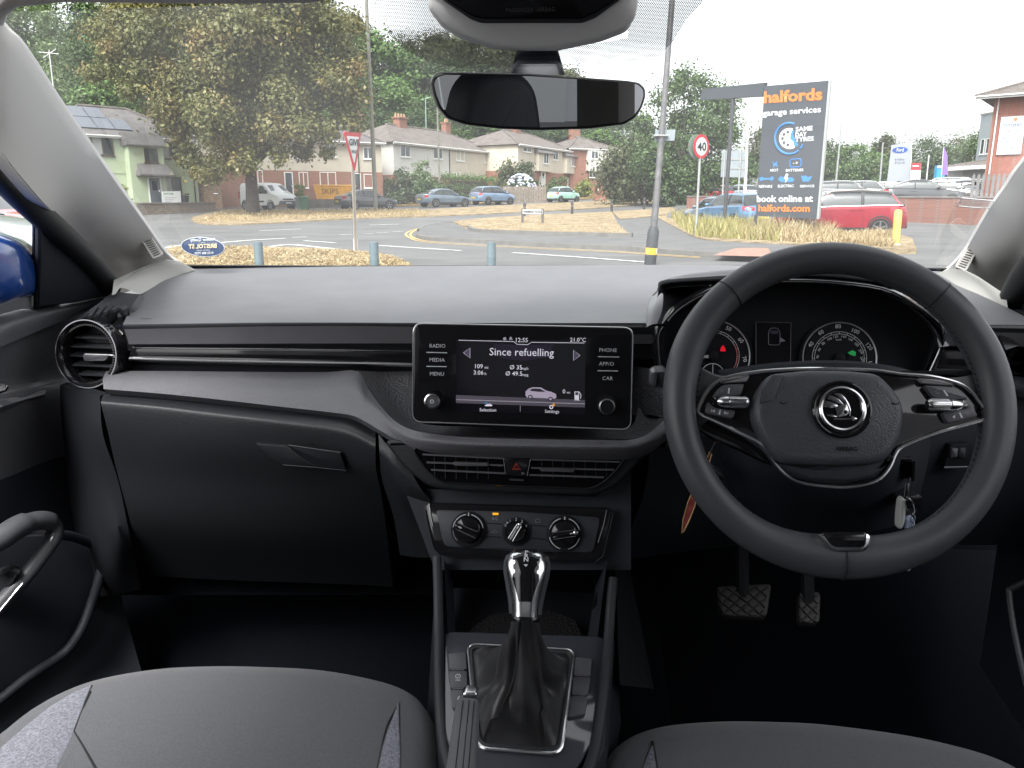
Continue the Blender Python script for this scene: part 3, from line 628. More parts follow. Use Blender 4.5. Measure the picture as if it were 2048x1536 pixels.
g1, at1, r1, P1 = gauge(1678, 716, 73, [('20', 192, .84, 8), ('40', 155, .84, 8), ('60', 126, .85, 8), ('80', 93, .86, 8), ('100', 61, .84, 8), ('120', 23, .84, 8), ('140', -12, .84, 8), ('20', 205, .60, 5), ('40', 178, .58, 5), ('60', 158, .58, 5), ('80', 138, .58, 5), ('100', 118, .58, 5), ('120', 101, .59, 5), ('140', 80, .59, 5), ('160', 61, .58, 5), ('180', 40, .58, 5), ('200', 18, .59, 5), ('220', -2, .60, 5), ('240', -22, .59, 5), ('km/h', 93, .50, 4)], 222, [(.72, 225, -45), (.66, 225, -45)])
part('leaf_lamp', MB().slab([at1(q, k) + IP[1] * .0065 for q, k in ((38, .22), (34, .36), (22, .42), (8, .38), (14, .28))], IP[1], .0005), M_green, g1)
g2, at2, r2, P2 = gauge(1426, 712, 73, [('50', 62, .85, 8), ('60', 31, .85, 8), ('70', -5, .84, 8), ('8', -40, .84, 7), ('40', 95, .85, 8), ('30', 130, .85, 8), ('20', 160, .85, 8), ('10', 195, .85, 8)], 188, [(.70, 225, -42), (.64, 225, -42)], (28, -42, .655))
part('seatbelt_lamp', MB().lathe(at2(42, .30) + IP[1] * .006, IP[1], [(.0022, 0), (.0022, .0005)], 12), M_red, g2)
part('seatbelt_lamp', MB().slab([at2(38, .30) + IP[1] * .0062 + IP[2] * a + IP[3] * b_ for a, b_ in ((-.0035, -.003), (.0035, -.003), (.0028, .001), (0, .005), (-.0028, .001))], IP[1], .0005), M_red, g2)
P = onp(1425, 750, off(IP, .0006)); rr = 24 * .98 / F
fg = part('fuel_gauge', MB().lathe(P, IP[1], [(rr, 0), (rr * .97, .0012), (rr * .9, .0006)], 40), M_dark, cl2)
part('scale_ring', MB().tube([P + IP[1] * .001 + (IP[2] * math.cos(q) + IP[3] * math.sin(q)) * rr * .95 for q in [R(200 - 220 * j / 30) for j in range(31)]], .0006, 4), M_print, fg)
part('needle', MB().slab([P + IP[1] * .002 + IP[2] * a + IP[3] * b_ for a, b_ in ((-.0007, 0), (.0007, 0), (.0005, rr * .95), (-.0005, rr * .95))], IP[1], .0006), M_print, fg)
dp = part('trip_display', MB().slab(poly([(1512, 644), (1582, 645), (1581, 735), (1511, 734)], off(IP, -.003)), IP[1], .002), M_screen, cl2)
part('display_frame', MB().tube(poly([(1512, 735), (1512, 644), (1582, 645.5), (1581, 735)], off(IP, -.002)), .00035, 4), M_dimprint, dp)
part('car_plan_icon', MB().tube(rnd(poly([(1537, 664), (1541, 656), (1555, 656), (1560, 664), (1560, 690), (1537, 690)], off(IP, -.002)), .003, 3), .0004, 4, closed=True), M_dimprint, dp)
part('car_plan_icon', MB().slab(poly([(1540, 661), (1557, 661), (1555, 668), (1542, 668)], off(IP, -.002)), IP[1], .0004), M_litcardark, dp)
part('open_door_icon', MB().slab(poly([(1560, 674), (1571, 682), (1560, 684)], off(IP, -.002)), IP[1], .0004), M_dimprint, dp)

# ---- driver's side of the dash: column shroud, stalk, lower panels
part('column_shroud', MB().sheet(loft([[(1440, 745, .93), (1560, 730, .90), (1690, 726, .89), (1800, 738, .90), (1870, 760, .94)], [(1450, 900, .93), (1550, 900, .86), (1690, 900, .85), (1790, 900, .87), (1860, 900, .94)], [(1470, 985, .95), (1560, 985, .88), (1690, 990, .87), (1780, 990, .89), (1840, 990, .95)], [(1490, 1040, 1.0), (1580, 1060, .95), (1690, 1065, .95), (1760, 1060, .95), (1830, 1040, 1.0)]], 4, 4), CF * .015), M_soft, car)
part('driver_lower_panel', MB().sheet(loft([[(1300, 895, .93), (1500, 850, 1.0), (1850, 765, 1.0), (2120, 770, 1.0)], [(1290, 980, .93), (1500, 960, .985), (1850, 900, .985), (2120, 890, .985)], [(1262, 1060, .94), (1500, 1040, 1.0), (1850, 1010, 1.0), (2120, 1000, 1.0)], [(1240, 1120, .97), (1500, 1090, 1.05), (1850, 1090, 1.05), (2120, 1090, 1.05)]], 5, 4), CF * .02), M_soft, car)
part('driver_dash_shelf', MB().sheet(loft([[(1840, 742, 1.0), (1950, 744, 1.01), (2060, 760, 1.02)], [(1840, 752, .985), (1950, 755, .985), (2060, 775, .99)], [(1840, 775, .985), (1950, 775, .985), (2060, 800, .99)]], 4, 3), CF * .02), M_grain, car)
part('decor_strip', MB().slab([A(u, v, 1.02) for u, v in ((1872, 702), (2010, 704), (2010, 750), (1856, 748))], -CF, .02, .002), M_gloss, car)
part('bright_line', MB().tube([A(u, v, 1.017) for u, v in ((1860, 742), (1930, 744), (2004, 746))], .0012, 6), M_satin, car)
hs_ = plane(A(1915, 910, .975), 5)
hl = part('headlamp_level_switch', MB().slab(rnd(poly([(1902, 888), (1945, 886), (1940, 935), (1888, 937)], off(hs_, .004)), .004), hs_[1], .02, .002), M_dark, car)
part('thumb_wheel', MB().slab(rnd(poly([(1904, 897), (1917, 897), (1915, 915), (1902, 915)], off(hs_, .008)), .001), hs_[1], .006, .001), M_greyplate, hl)
part('thumb_wheel', MB().slab(rnd(poly([(1919, 897), (1933, 896), (1931, 915), (1918, 915)], off(hs_, .008)), .001), hs_[1], .006, .001), M_grain, hl)
part('switch_lip', MB().tube(poly([(1888, 935), (1935, 934)], off(hs_, .005)), .0015, 6), M_greyplate, hl)
st = part('column_stalk', MB().slab(rnd([A(u, v, .86) for u, v in ((1303, 745), (1335, 740), (1340, 772), (1318, 778), (1302, 772))], .006), -CF, .03, .004), M_grain, car)
part('stalk_arm', MB().tube([A(1325, 760, .87), A(1440, 790, .90), A(1520, 800, .91)], .009, 10), M_soft, st)
part('stalk_end', MB().slab(rnd([A(u, v, .855) for u, v in ((1301, 746), (1314, 742), (1312, 773), (1300, 771))], .003), -CF, .02, .002), M_greyplate, st)
part('column_lever', MB().slab(rnd([A(u, v, .87) for u, v in ((1430, 940), (1445, 948), (1452, 960), (1420, 958))], .003), -CF, .03, .003), M_grain, car)
# ignition lock and key holder on the right of the column
ig = part('ignition_surround', MB().slab(rnd([A(u, v, .88) for u, v in ((1782, 915), (1832, 918), (1833, 930), (1831, 965), (1820, 965), (1822, 930), (1784, 926))], .004), -CF, .03, .003), M_gloss, car)
part('ignition_lock', MB().slab(rnd([A(u, v, .875) for u, v in ((1790, 995), (1848, 990), (1850, 1012), (1840, 1020), (1795, 1018))], .005), -CF, .05, .004), M_gloss, car)

# ---- footwells
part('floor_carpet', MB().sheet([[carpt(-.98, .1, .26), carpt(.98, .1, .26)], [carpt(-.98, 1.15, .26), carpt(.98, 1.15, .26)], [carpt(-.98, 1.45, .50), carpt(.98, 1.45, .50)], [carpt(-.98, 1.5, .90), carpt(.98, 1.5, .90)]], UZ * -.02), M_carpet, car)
part('tunnel_carpet', MB().slab([carpt(-.13, .2, .44), carpt(.13, .2, .44), carpt(.13, 1.3, .56), carpt(-.13, 1.3, .56)], UZ, .3, .02), M_carpet, car)
part('foot_rest', MB().slab([A(u, v, 1.12) for u, v in ((1250, 1200), (1295, 1260), (1308, 1378), (1275, 1375), (1245, 1290))], -CF, .02, .003), M_soft, car)

# ---- windscreen and its surround
b0, b1 = A(386, 536, 1.44), A(1880, 536, 1.44)
wdir = (CF * -math.cos(R(29.5)) + UZ * math.sin(R(29.5)))          # up the glass, towards the roof
wx = (b1 - b0).normalized(); wn = wx.cross(wdir).normalized()
if wn.dot(CF) > 0: wn = -wn
WP = ((b0 + b1) / 2, wn, wx, wdir.normalized())
def W(u, v, h=0.0): return onp(u, v, off(WP, h))
mg = bpy.data.materials.new('windscreen_glass'); mg.use_nodes = True; t = mg.node_tree; t.nodes.clear()
tr_ = t.nodes.new('ShaderNodeBsdfTransparent'); tr_.inputs[0].default_value = (.93, .955, .945, 1)
gl = t.nodes.new('ShaderNodeBsdfGlossy'); gl.inputs['Roughness'].default_value = .02
tl = t.nodes.new('ShaderNodeBsdfTranslucent'); tl.inputs[0].default_value = (.9, .92, .92, 1)
fr_ = t.nodes.new('ShaderNodeFresnel'); fr_.inputs[0].default_value = 1.35
mx1 = t.nodes.new('ShaderNodeMixShader'); mx2 = t.nodes.new('ShaderNodeMixShader'); out = t.nodes.new('ShaderNodeOutputMaterial')
tc = t.nodes.new('ShaderNodeTexCoord'); nz = t.nodes.new('ShaderNodeTexNoise'); nz.inputs['Scale'].default_value = 3.5; nz.inputs['Detail'].default_value = 5
mr = t.nodes.new('ShaderNodeMapRange'); mr.inputs[1].default_value = .3; mr.inputs[2].default_value = .75; mr.inputs[3].default_value = .022; mr.inputs[4].default_value = .052
t.links.new(tc.outputs['Object'], nz.inputs['Vector']); t.links.new(nz.outputs['Fac'], mr.inputs[0])
t.links.new(mr.outputs[0], mx1.inputs[0]); t.links.new(tr_.outputs[0], mx1.inputs[1]); t.links.new(tl.outputs[0], mx1.inputs[2])
sc_ = t.nodes.new('ShaderNodeMath'); sc_.operation = 'MULTIPLY'; sc_.inputs[1].default_value = .12; t.links.new(fr_.outputs[0], sc_.inputs[0])
t.links.new(sc_.outputs[0], mx2.inputs[0]); t.links.new(mx1.outputs[0], mx2.inputs[1]); t.links.new(gl.outputs[0], mx2.inputs[2]); t.links.new(mx2.outputs[0], out.inputs[0])
Lb, Rb = A(300, 536, 1.44), A(1960, 536, 1.44)
Lt, Rt_ = Lb + wdir * .66 + wx * .12, Rb + wdir * .66 - wx * .12
ws = part('windscreen', MB().add([Lb, Rb, Rt_, Lt], [(0, 1, 2, 3)]), mg, car, angle=0)
part('glass_edge_band', MB().sheet([[W(360, 540, .002), W(700, 535, .002), W(1100, 533.5, .002), W(1500, 534, .002), W(1890, 542, .002)], [W(350, 529, .002), W(700, 531, .002), W(1100, 530.5, .002), W(1500, 530, .002), W(1895, 536, .002)]], wn * .002), M_rubber, ws)
M_frit = mat('frit_black', (.02, .02, .022), .5)
# dotted shade band round the mirror foot
import itertools
bound = [(732, -5), (748, 28), (775, 66), (815, 102), (862, 126), (930, 137), (1030, 139), (1200, 139), (1262, 137), (1310, 118), (1345, 84), (1372, 40), (1412, -5)]
def inside(u, v, pg):
    c = False
    for i in range(len(pg)):
        (x1, y1), (x2, y2) = pg[i - 1], pg[i]
        if (y1 > v) != (y2 > v) and u < (x2 - x1) * (v - y1) / (y2 - y1) + x1: c = not c
    return c
db = MB(); rowi = 0; P00 = W(732, 140, .0015); sp = .0022
for j in range(90):
    for i in range(260):
        p = P00 + wx * (i * sp + (j % 2) * sp / 2 - .02) + wdir * (j * sp * .87)
        q = p - CAM; dd = q.dot(FW); u = 1024 + F * q.x / dd; v = 768 - F * q.dot(UP) / dd
        if v < -6 or v > 141 or not inside(u, v, bound): continue
        if 900 < u < 1255 and v < 74 + 20 * (1 - ((u - 1077) / 190) ** 2): continue
        ed = max(0, min(1, min((140 - v) / 60, (u - 735) / 120 if v < 60 else 1, 1)))
        r = sp * (.30 + .14 * ed)
        db.add([p + wx * r * math.cos(a) + wdir * r * math.sin(a) for a in [k * math.pi / 3 for k in range(6)]], [(0, 1, 2, 3, 4, 5)])
part('dotted_shade_band', db, M_frit, ws, kind='stuff', angle=0)
# oval sticker on the inside, read from outside
stk = thing('windscreen_sticker', 'small oval blue dealer sticker with mirrored lettering in the lower corner of the windscreen', 'sticker', W(406, 493, .003), local=False)
q = plane(W(406, 494, .004), 12); sx_, sy_ = q[2], q[3]
M_stkblue = mat('sticker_blue', (.03, .055, .13), .5); M_stkwhite = mat('sticker_white', (.62, .64, .66), .5); M_stkcream = mat('sticker_cream', (.70, .58, .38), .5)
pc = q[0]; dep = (pc - CAM).dot(FW); k_ = dep / F
ta = -R(4); ex, ey = sx_ * math.cos(ta) + sy_ * math.sin(ta), sy_ * math.cos(ta) - sx_ * math.sin(ta)
def ell(a, b_, h=0): return [pc + q[1] * h + (ex * math.cos(t_) * a + ey * math.sin(t_) * b_) * k_ for t_ in [i * 2 * math.pi / 40 for i in range(40)]]
part('sticker_disc', MB().slab(ell(46, 20), q[1], .0006), M_stkblue, stk)
part('sticker_edge', MB().tube(ell(45, 19, .0006), .0006, 4, closed=True), M_stkwhite, stk)
cx, cy = -(ex * math.cos(R(6)) + ey * math.sin(R(6))), (ey * math.cos(R(6)) - ex * math.sin(R(6)))
def stext(s_, du, dv, hp, m, b_=.02, rot=0):
    xx, yy = cx, cy
    if rot: xx, yy = cx * math.cos(R(rot)) + cy * math.sin(R(rot)), cy * math.cos(R(rot)) - cx * math.sin(R(rot))
    me = text_mesh(s_, hp / .7 * k_, b_); z = ex.cross(ey)
    me.transform(Matrix(((xx.x, yy.x, z.x, 0), (xx.y, yy.y, z.y, 0), (xx.z, yy.z, z.z, 0), (0, 0, 0, 1))))
    me.transform(Matrix.Translation(pc + (sx_ * du - sy_ * dv) * k_ + q[1] * .001)); me.materials.clear(); me.materials.append(m)
    link('lettering', me, None, stk)
stext('Another Quality', 0, -14.5, 5.5, M_stkwhite); stext('from', 0, -8.5, 3, M_stkwhite, 0)
stext('BRISTOL ST', 0, -1, 8, M_stkcream, .03); stext('used car centre', 1, 6.5, 3, M_stkwhite, 0); stext('0152 886 7520', 3, 12.5, 4.5, M_stkwhite)
# clear ticket holder on the driver's side
mc = bpy.data.materials.new('clear_plastic'); mc.use_nodes = True; t = mc.node_tree; b_ = t.nodes['Principled BSDF']; b_.inputs['Base Color'].default_value = (.9, .92, .93, 1); b_.inputs['Roughness'].default_value = .15; b_.inputs['Alpha'].default_value = .28
th = part('ticket_holder', MB().slab([W(1924, 396, .004), W(1990, 402, .004), W(1986, 418, .004), W(1915, 412, .004)], wn, .0012), mc, ws)
part('holder_edge', MB().tube([W(1924, 396, .005), W(1990, 402, .005)], .0008, 5), M_stkwhite, th)
part('holder_edge', MB().tube([W(1915, 412, .005), W(1950, 416, .005), W(1986, 417, .005)], .0008, 5), M_stkwhite, th)
part('holder_edge', MB().tube([W(1915, 412, .005), W(1924, 396, .005), W(1932, 397, .005)], .0008, 5), M_stkwhite, th)

part('bonnet', MB().sheet([[carpt(k * w_ + .03, c_, z_ - .03 * abs(k) ** 3) for k in (-1, -.7, -.35, 0, .35, .7, 1)] for c_, z_, w_ in ((1.47, .985, .76), (1.75, .965, .76), (2.05, .925, .75), (2.3, .87, .72), (2.45, .78, .68))], UZ * -.02), M_bluepaint, car, label='unseen blue painted bonnet below the windscreen, added to block a light leak')  # out of view, added to stop light leaking in below the glass
part('scuttle_panel', MB().sheet([[carpt(k * .78 + .03, 1.43, 1.02), carpt(k * .78 + .03, 1.48, .985)] for k in (-1, -.5, 0, .5, 1)], UZ * -.02), M_dark, car)  # added with the bonnet to close the light gap at the dash
# ---- A pillars, headlining, overhead console
def pillar(inner, outer, cin, cout, sgn):
    I = crv([Vector((*p, 0)) for p in inner], 5); O = crv([Vector((*p, 0)) for p in outer], 5)
    n = min(len(I), len(O)); rows = []
    for i in range(n):
        a = W(I[i].x, I[i].y, .012); k = i / (n - 1)
        ca = a.dot(CF); b_ = A(O[i].x, O[i].y, ca - (cin + (cout - cin) * k))
        row = []
        for j in range(9):
            s_ = j / 8; p = a.lerp(b_, s_); bulge = math.sin(math.pi * min(1, s_ * 1.15)) * .020
            row.append(p - CF * bulge - CR * sgn * bulge * .3)
        rows.append([W(I[i].x, I[i].y, -.004) + CF * .01] + row + [b_ + CR * sgn * .03 + CF * .02])
    return rows
inL = [(-60, -30), (0, 47), (36, 84), (120, 210), (219, 350), (292, 452), (328, 503), (350, 522), (368, 533), (388, 541)]
ouL = [(-120, 150), (-60, 222), (0, 306), (73, 394), (120, 440), (170, 487), (200, 512), (219, 536), (228, 560), (233, 590)]
rows = pillar(inL, ouL, .05, .06, -1)
pL = part('a_pillar_trim', MB().sheet(rows, (0, .004, 0)), M_lining, car)
inR = [(2330, 10), (2160, 195), (2048, 325), (2017, 370), (1986, 413), (1960, 456), (1936, 497), (1916, 522), (1898, 538), (1876, 549)]
ouR = [(2420, 120), (2260, 290), (2150, 400), (2110, 440), (2080, 478), (2058, 506), (2040, 532), (2028, 552), (2020, 580), (2013, 618)]
rowsR = pillar(inR, ouR, .05, .08, 1)
pR = part('a_pillar_trim', MB().sheet(rowsR, (0, .004, 0)), M_lining, car)
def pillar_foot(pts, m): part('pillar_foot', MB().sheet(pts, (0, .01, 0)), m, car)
pillar_foot(loft([[(388, 541, 1.40), (330, 560, 1.31), (280, 588, 1.19)], [(330, 520, 1.32), (270, 545, 1.24), (240, 575, 1.16)], [(228, 560, 1.15), (226, 575, 1.14), (224, 590, 1.12)]], 3, 3), M_lining_dim)
pillar_foot(loft([[(1876, 549, 1.40), (1910, 572, 1.30), (1950, 600, 1.19)], [(1930, 540, 1.30), (1960, 570, 1.24), (1985, 605, 1.17)], [(2012, 590, 1.15), (2014, 605, 1.13), (2016, 618, 1.12)]], 3, 3), M_lining_dim)
for (c4, side, pp) in (([(279, 474), (298, 470), (326, 508), (307, 517)], 1, rows), ([(1939, 487), (1959, 491), (1932, 541), (1911, 533)], -1, rowsR)):
    a = W((c4[0][0] + c4[2][0]) / 2, (c4[0][1] + c4[2][1]) / 2, .012); cc = a.dot(CF) - .034
    gp = plane(A((c4[0][0] + c4[2][0]) / 2, (c4[0][1] + c4[2][1]) / 2, cc), 15, 25 * side)
    gr = part('pillar_grille', MB().slab(rnd(poly(c4, gp), .003), gp[1], .02, .0015), M_lining, pL if side == 1 else pR)
    part('grille_frame', MB().tube(rnd(poly(c4, off(gp, .0005)), .003), .0012, 6, closed=True), M_lining, pL if side == 1 else pR)
    for k in range(10):
        s_ = (k + .7) / 10.6
        a = [c4[0][i] + (c4[3][i] - c4[0][i]) * s_ for i in (0, 1)]; b_ = [c4[1][i] + (c4[2][i] - c4[1][i]) * s_ for i in (0, 1)]
        a2 = [a[i] + (b_[i] - a[i]) * .18 for i in (0, 1)]; b2_ = [a[i] + (b_[i] - a[i]) * .82 for i in (0, 1)]
        part('slot', MB().tube(poly([a2, b2_], off(gp, .0003)), .0011, 6), mat('slot_shade', (.16, .155, .15), .9), pL if side == 1 else pR)
roofrows = []
for z_, c_, xs in ((None, None, None), (1.43, .55, .62), (1.455, .15, .66), (1.455, -.4, .66), (1.42, -.9, .62), (1.36, -1.3, .58)):
    if z_ is None: roofrows.append([W(-40, 6, .012), W(300, -42, .012), W(700, -50, .012), W(1100, -50, .012), W(1500, -60, .012), W(2420, -90, .012)])
    else: roofrows.append([carpt(xs * k + .03, c_, z_ - .03 * abs(k) ** 3) for k in (-1, -.6, -.2, .2, .6, 1)])
part('headlining', MB().sheet(roofrows, UZ * .03), M_lining, car)
part('header_corner', MB().tube([W(-40, 78, .008), W(-8, 46, .008), W(2, 20, .008), W(28, 0, .008), W(120, -10, .008), W(420, -7, .008), W(620, -9, .008), W(700, -24, .008)], .007, 10), M_lining, car)
OC = plane(A(1067, 45, .86), -10)
oc = part('overhead_cover', MB().slab(rnd(poly([(850, -40), (856, 20), (882, 54), (915, 76), (980, 97), (1045, 101), (1113, 101), (1204, 82), (1254, 63), (1272, 32), (1284, -40)], OC), .004, 3), OC[1], .05, .006, 3), M_greycover, car)
part('cover_lip', MB().slab(rnd(poly([(850, -40), (862, -16), (940, 38), (962, 46), (1164, 46), (1190, 36), (1262, -16), (1275, -40)], off(OC, .004)), .003, 3), OC[1], .008, .003, 2), M_grain, oc)
bs = part('airbag_lamp_strip', MB().slab(rnd(poly([(868, -40), (886, -2), (945, 33), (964, 38), (1162, 38), (1184, 29), (1240, -4), (1262, -40)], off(OC, .006)), .003, 3), OC[1], .006, .002, 2), M_gloss, oc)
T('PASSENGER  AIRBAG', 1061, 20, 7.5, off(OC, .007), mat('faint_print', (.045, .045, .05), .4), bs, .005)

# ---- doors, left: window frame, sail panel, door card, pull handle, pocket
M_doorhex = mat('door_grain', (.15, .15, .16), .5, bump=('voro', 560, .5, .001))
drow = [[(-120, 725, .92), (0, 692, 1.0), (110, 645, 1.12), (196, 612, 1.24)], [(-120, 790, .93), (0, 770, 1.0), (70, 765, 1.09), (140, 740, 1.20)], [(-120, 860, .92), (0, 806, .985), (92, 783, 1.07), (150, 775, 1.18)], [(-120, 1000, .94), (0, 960, 1.0), (100, 920, 1.10), (180, 900, 1.2)], [(-120, 1250, .94), (0, 1180, 1.0), (110, 1120, 1.08), (215, 1070, 1.2)], [(-120, 1480, .90), (0, 1420, .96), (140, 1330, 1.05), (260, 1260, 1.15)], [(-120, 1640, .86), (0, 1600, .9), (160, 1480, 1.0), (300, 1400, 1.1)]]
dL = part('passenger_door', MB().sheet(loft(drow[:4], 4, 4), CR * -.02), M_doorhex, car)
part('lower_door_card', MB().sheet(loft(drow[3:], 4, 4), CR * -.02), M_soft, dL)
part('door_sill_trim', MB().sheet(loft([[(-120, 690, .93), (0, 634, 1.01), (90, 612, 1.10), (224, 586, 1.20)], [(-120, 706, .91), (0, 655, .99), (100, 625, 1.09), (215, 598, 1.18)], [(-120, 745, .91), (0, 694, .985), (100, 652, 1.09), (197, 613, 1.18)]], 4, 4), CR * -.01), M_dash, dL)
part('armrest_edge', MB().sheet(loft([[(-60, 822, .95), (0, 802, .975), (50, 790, 1.03), (92, 781, 1.06)], [(-60, 838, .94), (0, 815, .965), (50, 799, 1.02), (90, 788, 1.05)], [(-60, 850, .95), (0, 826, .975), (50, 806, 1.03), (90, 793, 1.06)]], 4, 3), CR * -.01), M_hex, dL)
part('door_release', MB().slab(rnd([A(u, v, .95) for u, v in ((-20, 768), (12, 767), (20, 773), (14, 784), (-20, 796))], .003), CR - CF, .02, .003), M_gloss, dL)
part('pull_handle', MB().tube(crv([A(u, v, c) for u, v, c in ((-60, 1108, .90), (0, 1077, .93), (40, 1052, .96), (78, 1041, .99), (104, 1046, 1.01), (110, 1070, 1.01), (86, 1108, .985), (48, 1156, .955), (0, 1208, .93), (-50, 1260, .90))], 5), [.017] * 12 + [.014] * 8 + [.011] * 26, 12), M_leather, dL)
part('handle_liner', MB().tube(crv([A(u, v, c) for u, v, c in ((106, 1074, 1.0), (82, 1118, .975), (44, 1168, .945), (0, 1222, .92), (-50, 1280, .89))], 5), .0022, 8), M_satin, dL)
part('handle_pad', MB().slab(rnd([A(u, v, .94) for u, v in ((-40, 1160), (22, 1140), (46, 1142), (36, 1166), (0, 1205), (-40, 1240))], .008), CR - CF, .02, .006), M_leathergrain, dL)
part('handle_recess', MB().slab([A(u, v, 1.03) for u, v in ((-60, 1120), (20, 1070), (95, 1058), (60, 1120), (0, 1190), (-60, 1240))], CR - CF, .01), M_gloss, dL)
part('door_pocket_edge', MB().tube(crv([A(u, v, c) for u, v, c in ((100, 1072, 1.02), (140, 1072, 1.05), (190, 1090, 1.09), (208, 1098, 1.10), (200, 1150, 1.08), (182, 1210, 1.06), (160, 1264, 1.03), (128, 1306, 1.01), (60, 1352, .96), (0, 1400, .92), (-40, 1430, .9))], 4), .0075, 10), M_soft, dL)
part('door_pocket', MB().slab([A(u, v, c) for u, v, c in ((-40, 1080, .95), (110, 1070, 1.045), (190, 1094, 1.105), (190, 1160, 1.095), (160, 1260, 1.05), (120, 1300, 1.02), (0, 1395, .94), (-40, 1425, .92))], CR - CF * .5, .012), M_soft, dL)
part('window_frame', MB().tube(crv([A(u, v, c) for u, v, c in ((-120, 210, .80), (-60, 282, .86), (0, 350, .92), (40, 392, .97), (90, 438, 1.02), (140, 484, 1.08), (185, 528, 1.13), (222, 576, 1.18))], 4), [.020] * 8 + [.017] * 21, 10), M_rubber, dL)
part('mirror_sail_panel', MB().slab([A(u, v, c) for u, v, c in ((74, 418, 1.0), (110, 450, 1.05), (170, 505, 1.11), (216, 548, 1.16), (228, 590, 1.18), (150, 606, 1.12), (75, 614, 1.06))], CR * .8 - CF * .6, .02, .004), M_soft, dL)
part('window_divider', MB().tube([A(72, 424, 1.01), A(71, 520, 1.04), A(70, 616, 1.06)], .0045, 8), M_gloss, dL)
mL = part('door_mirror', MB().sheet(loft([[(-60, 450, .98), (-10, 462, 1.0), (40, 480, 1.03), (66, 498, 1.06)], [(-60, 468, .90), (-10, 474, .92), (40, 492, .97), (68, 520, 1.04)], [(-60, 540, .87), (-10, 545, .90), (40, 550, .95), (70, 556, 1.03)], [(-60, 600, .90), (-10, 606, .92), (40, 590, .97), (69, 582, 1.04)], [(-60, 625, .98), (-10, 615, 1.0), (40, 600, 1.03), (66, 592, 1.06)]], 4, 4), CF * .03 - CR * .02), M_bluepaint, car, label='bright blue painted housing of the passenger door mirror')
part('mirror_foot', MB().slab([A(u, v, 1.07) for u, v in ((-20, 604), (40, 594), (74, 584), (76, 616), (0, 634), (-20, 636))], -CF, .05), M_dark, mL)
# right door: only slivers show beside the wheel
dR = part('driver_door', MB().sheet(loft([[(2013, 618, 1.17), (2060, 650, 1.05), (2160, 700, .92)], [(2020, 760, 1.18), (2080, 800, 1.04), (2180, 850, .92)], [(2010, 960, 1.18), (2080, 1000, 1.03), (2180, 1100, .92)], [(1985, 1160, 1.15), (2060, 1240, 1.02), (2160, 1330, .9)], [(1960, 1330, 1.10), (2040, 1450, .98), (2140, 1560, .88)]], 4, 4), CR * .02), M_soft, car)
part('door_sill_trim', MB().sheet(loft([[(2013, 612, 1.17), (2060, 632, 1.07), (2160, 680, .93)], [(2022, 622, 1.16), (2066, 648, 1.06), (2166, 705, .92)]], 4, 3), CR * .01), M_grain, dR)
part('door_pocket_edge', MB().tube(crv([A(u, v, c) for u, v, c in ((2080, 1150, .97), (2026, 1176, .99), (2018, 1186, .99), (2026, 1250, .96), (2040, 1320, .93), (2060, 1400, .9))], 4), .004, 8), M_grain, dR)
part('window_frame', MB().tube(crv([A(u, v, c) for u, v, c in ((2300, 330, .84), (2200, 410, .92), (2110, 490, 1.02), (2062, 540, 1.09), (2036, 585, 1.14), (2020, 620, 1.18))], 4), .020, 10), M_rubber, dR)
part('mirror_sail_panel', MB().slab([A(u, v, c) for u, v, c in ((2060, 528, 1.08), (2032, 570, 1.14), (2018, 618, 1.16), (2110, 640, 1.04), (2110, 520, 1.03))], -CR * .8 - CF * .6, .02, .004), M_soft, dR)
# cabin sides below the windows, tailgate and rear bench: added to keep the footwells in the dark
for sgn, nm in ((-1, 'passenger_side_panel'), (1, 'driver_side_panel')):
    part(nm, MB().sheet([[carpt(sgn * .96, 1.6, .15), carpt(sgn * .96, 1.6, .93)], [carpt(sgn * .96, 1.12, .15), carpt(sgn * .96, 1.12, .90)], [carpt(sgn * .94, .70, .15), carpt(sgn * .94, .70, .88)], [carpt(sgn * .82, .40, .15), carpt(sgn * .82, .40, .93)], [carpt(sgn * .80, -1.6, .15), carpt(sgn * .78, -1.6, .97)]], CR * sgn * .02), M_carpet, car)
part('tailgate_panel', MB().slab([carpt(-.78, -1.6, .15), carpt(.78, -1.6, .15), carpt(.78, -1.6, .98), carpt(-.78, -1.6, .98)], CF, .03), M_soft, car)
part('rear_bench', MB().slab([carpt(-.66, -1.0, .45), carpt(.66, -1.0, .45), carpt(.66, -1.15, .98), carpt(-.66, -1.15, .98)], CF, .12, .03), M_fabric, car)
part('rear_floor', MB().sheet([[carpt(-.82, .12, .26), carpt(.82, .12, .26)], [carpt(-.82, -1.6, .26), carpt(.82, -1.6, .26)]], UZ * -.02), M_carpet, car)
mtg = bpy.data.materials.new('light_cut_glass'); mtg.use_nodes = True; t = mtg.node_tree; t.nodes.clear()  # rear glass tint is invented to cut the light from behind
tr_ = t.nodes.new('ShaderNodeBsdfTransparent'); tr_.inputs[0].default_value = (.50, .52, .52, 1); out = t.nodes.new('ShaderNodeOutputMaterial'); t.links.new(tr_.outputs[0], out.inputs[0])
for sgn in (-1, 1): part('rear_side_glass', MB().add([carpt(sgn * .79, -.15, .93), carpt(sgn * .79, -1.6, .96), carpt(sgn * .62, -1.35, 1.40), carpt(sgn * .68, -.15, 1.46)], [(0, 1, 2, 3)]), mtg, car, angle=0)  # panes added to dim the light entering from the rear sides
part('rear_screen', MB().add([carpt(-.78, -1.6, .97), carpt(.78, -1.6, .97), carpt(.60, -1.3, 1.40), carpt(-.60, -1.3, 1.40)], [(0, 1, 2, 3)]), mtg, car, angle=0)  # pane added to dim the light entering from the back
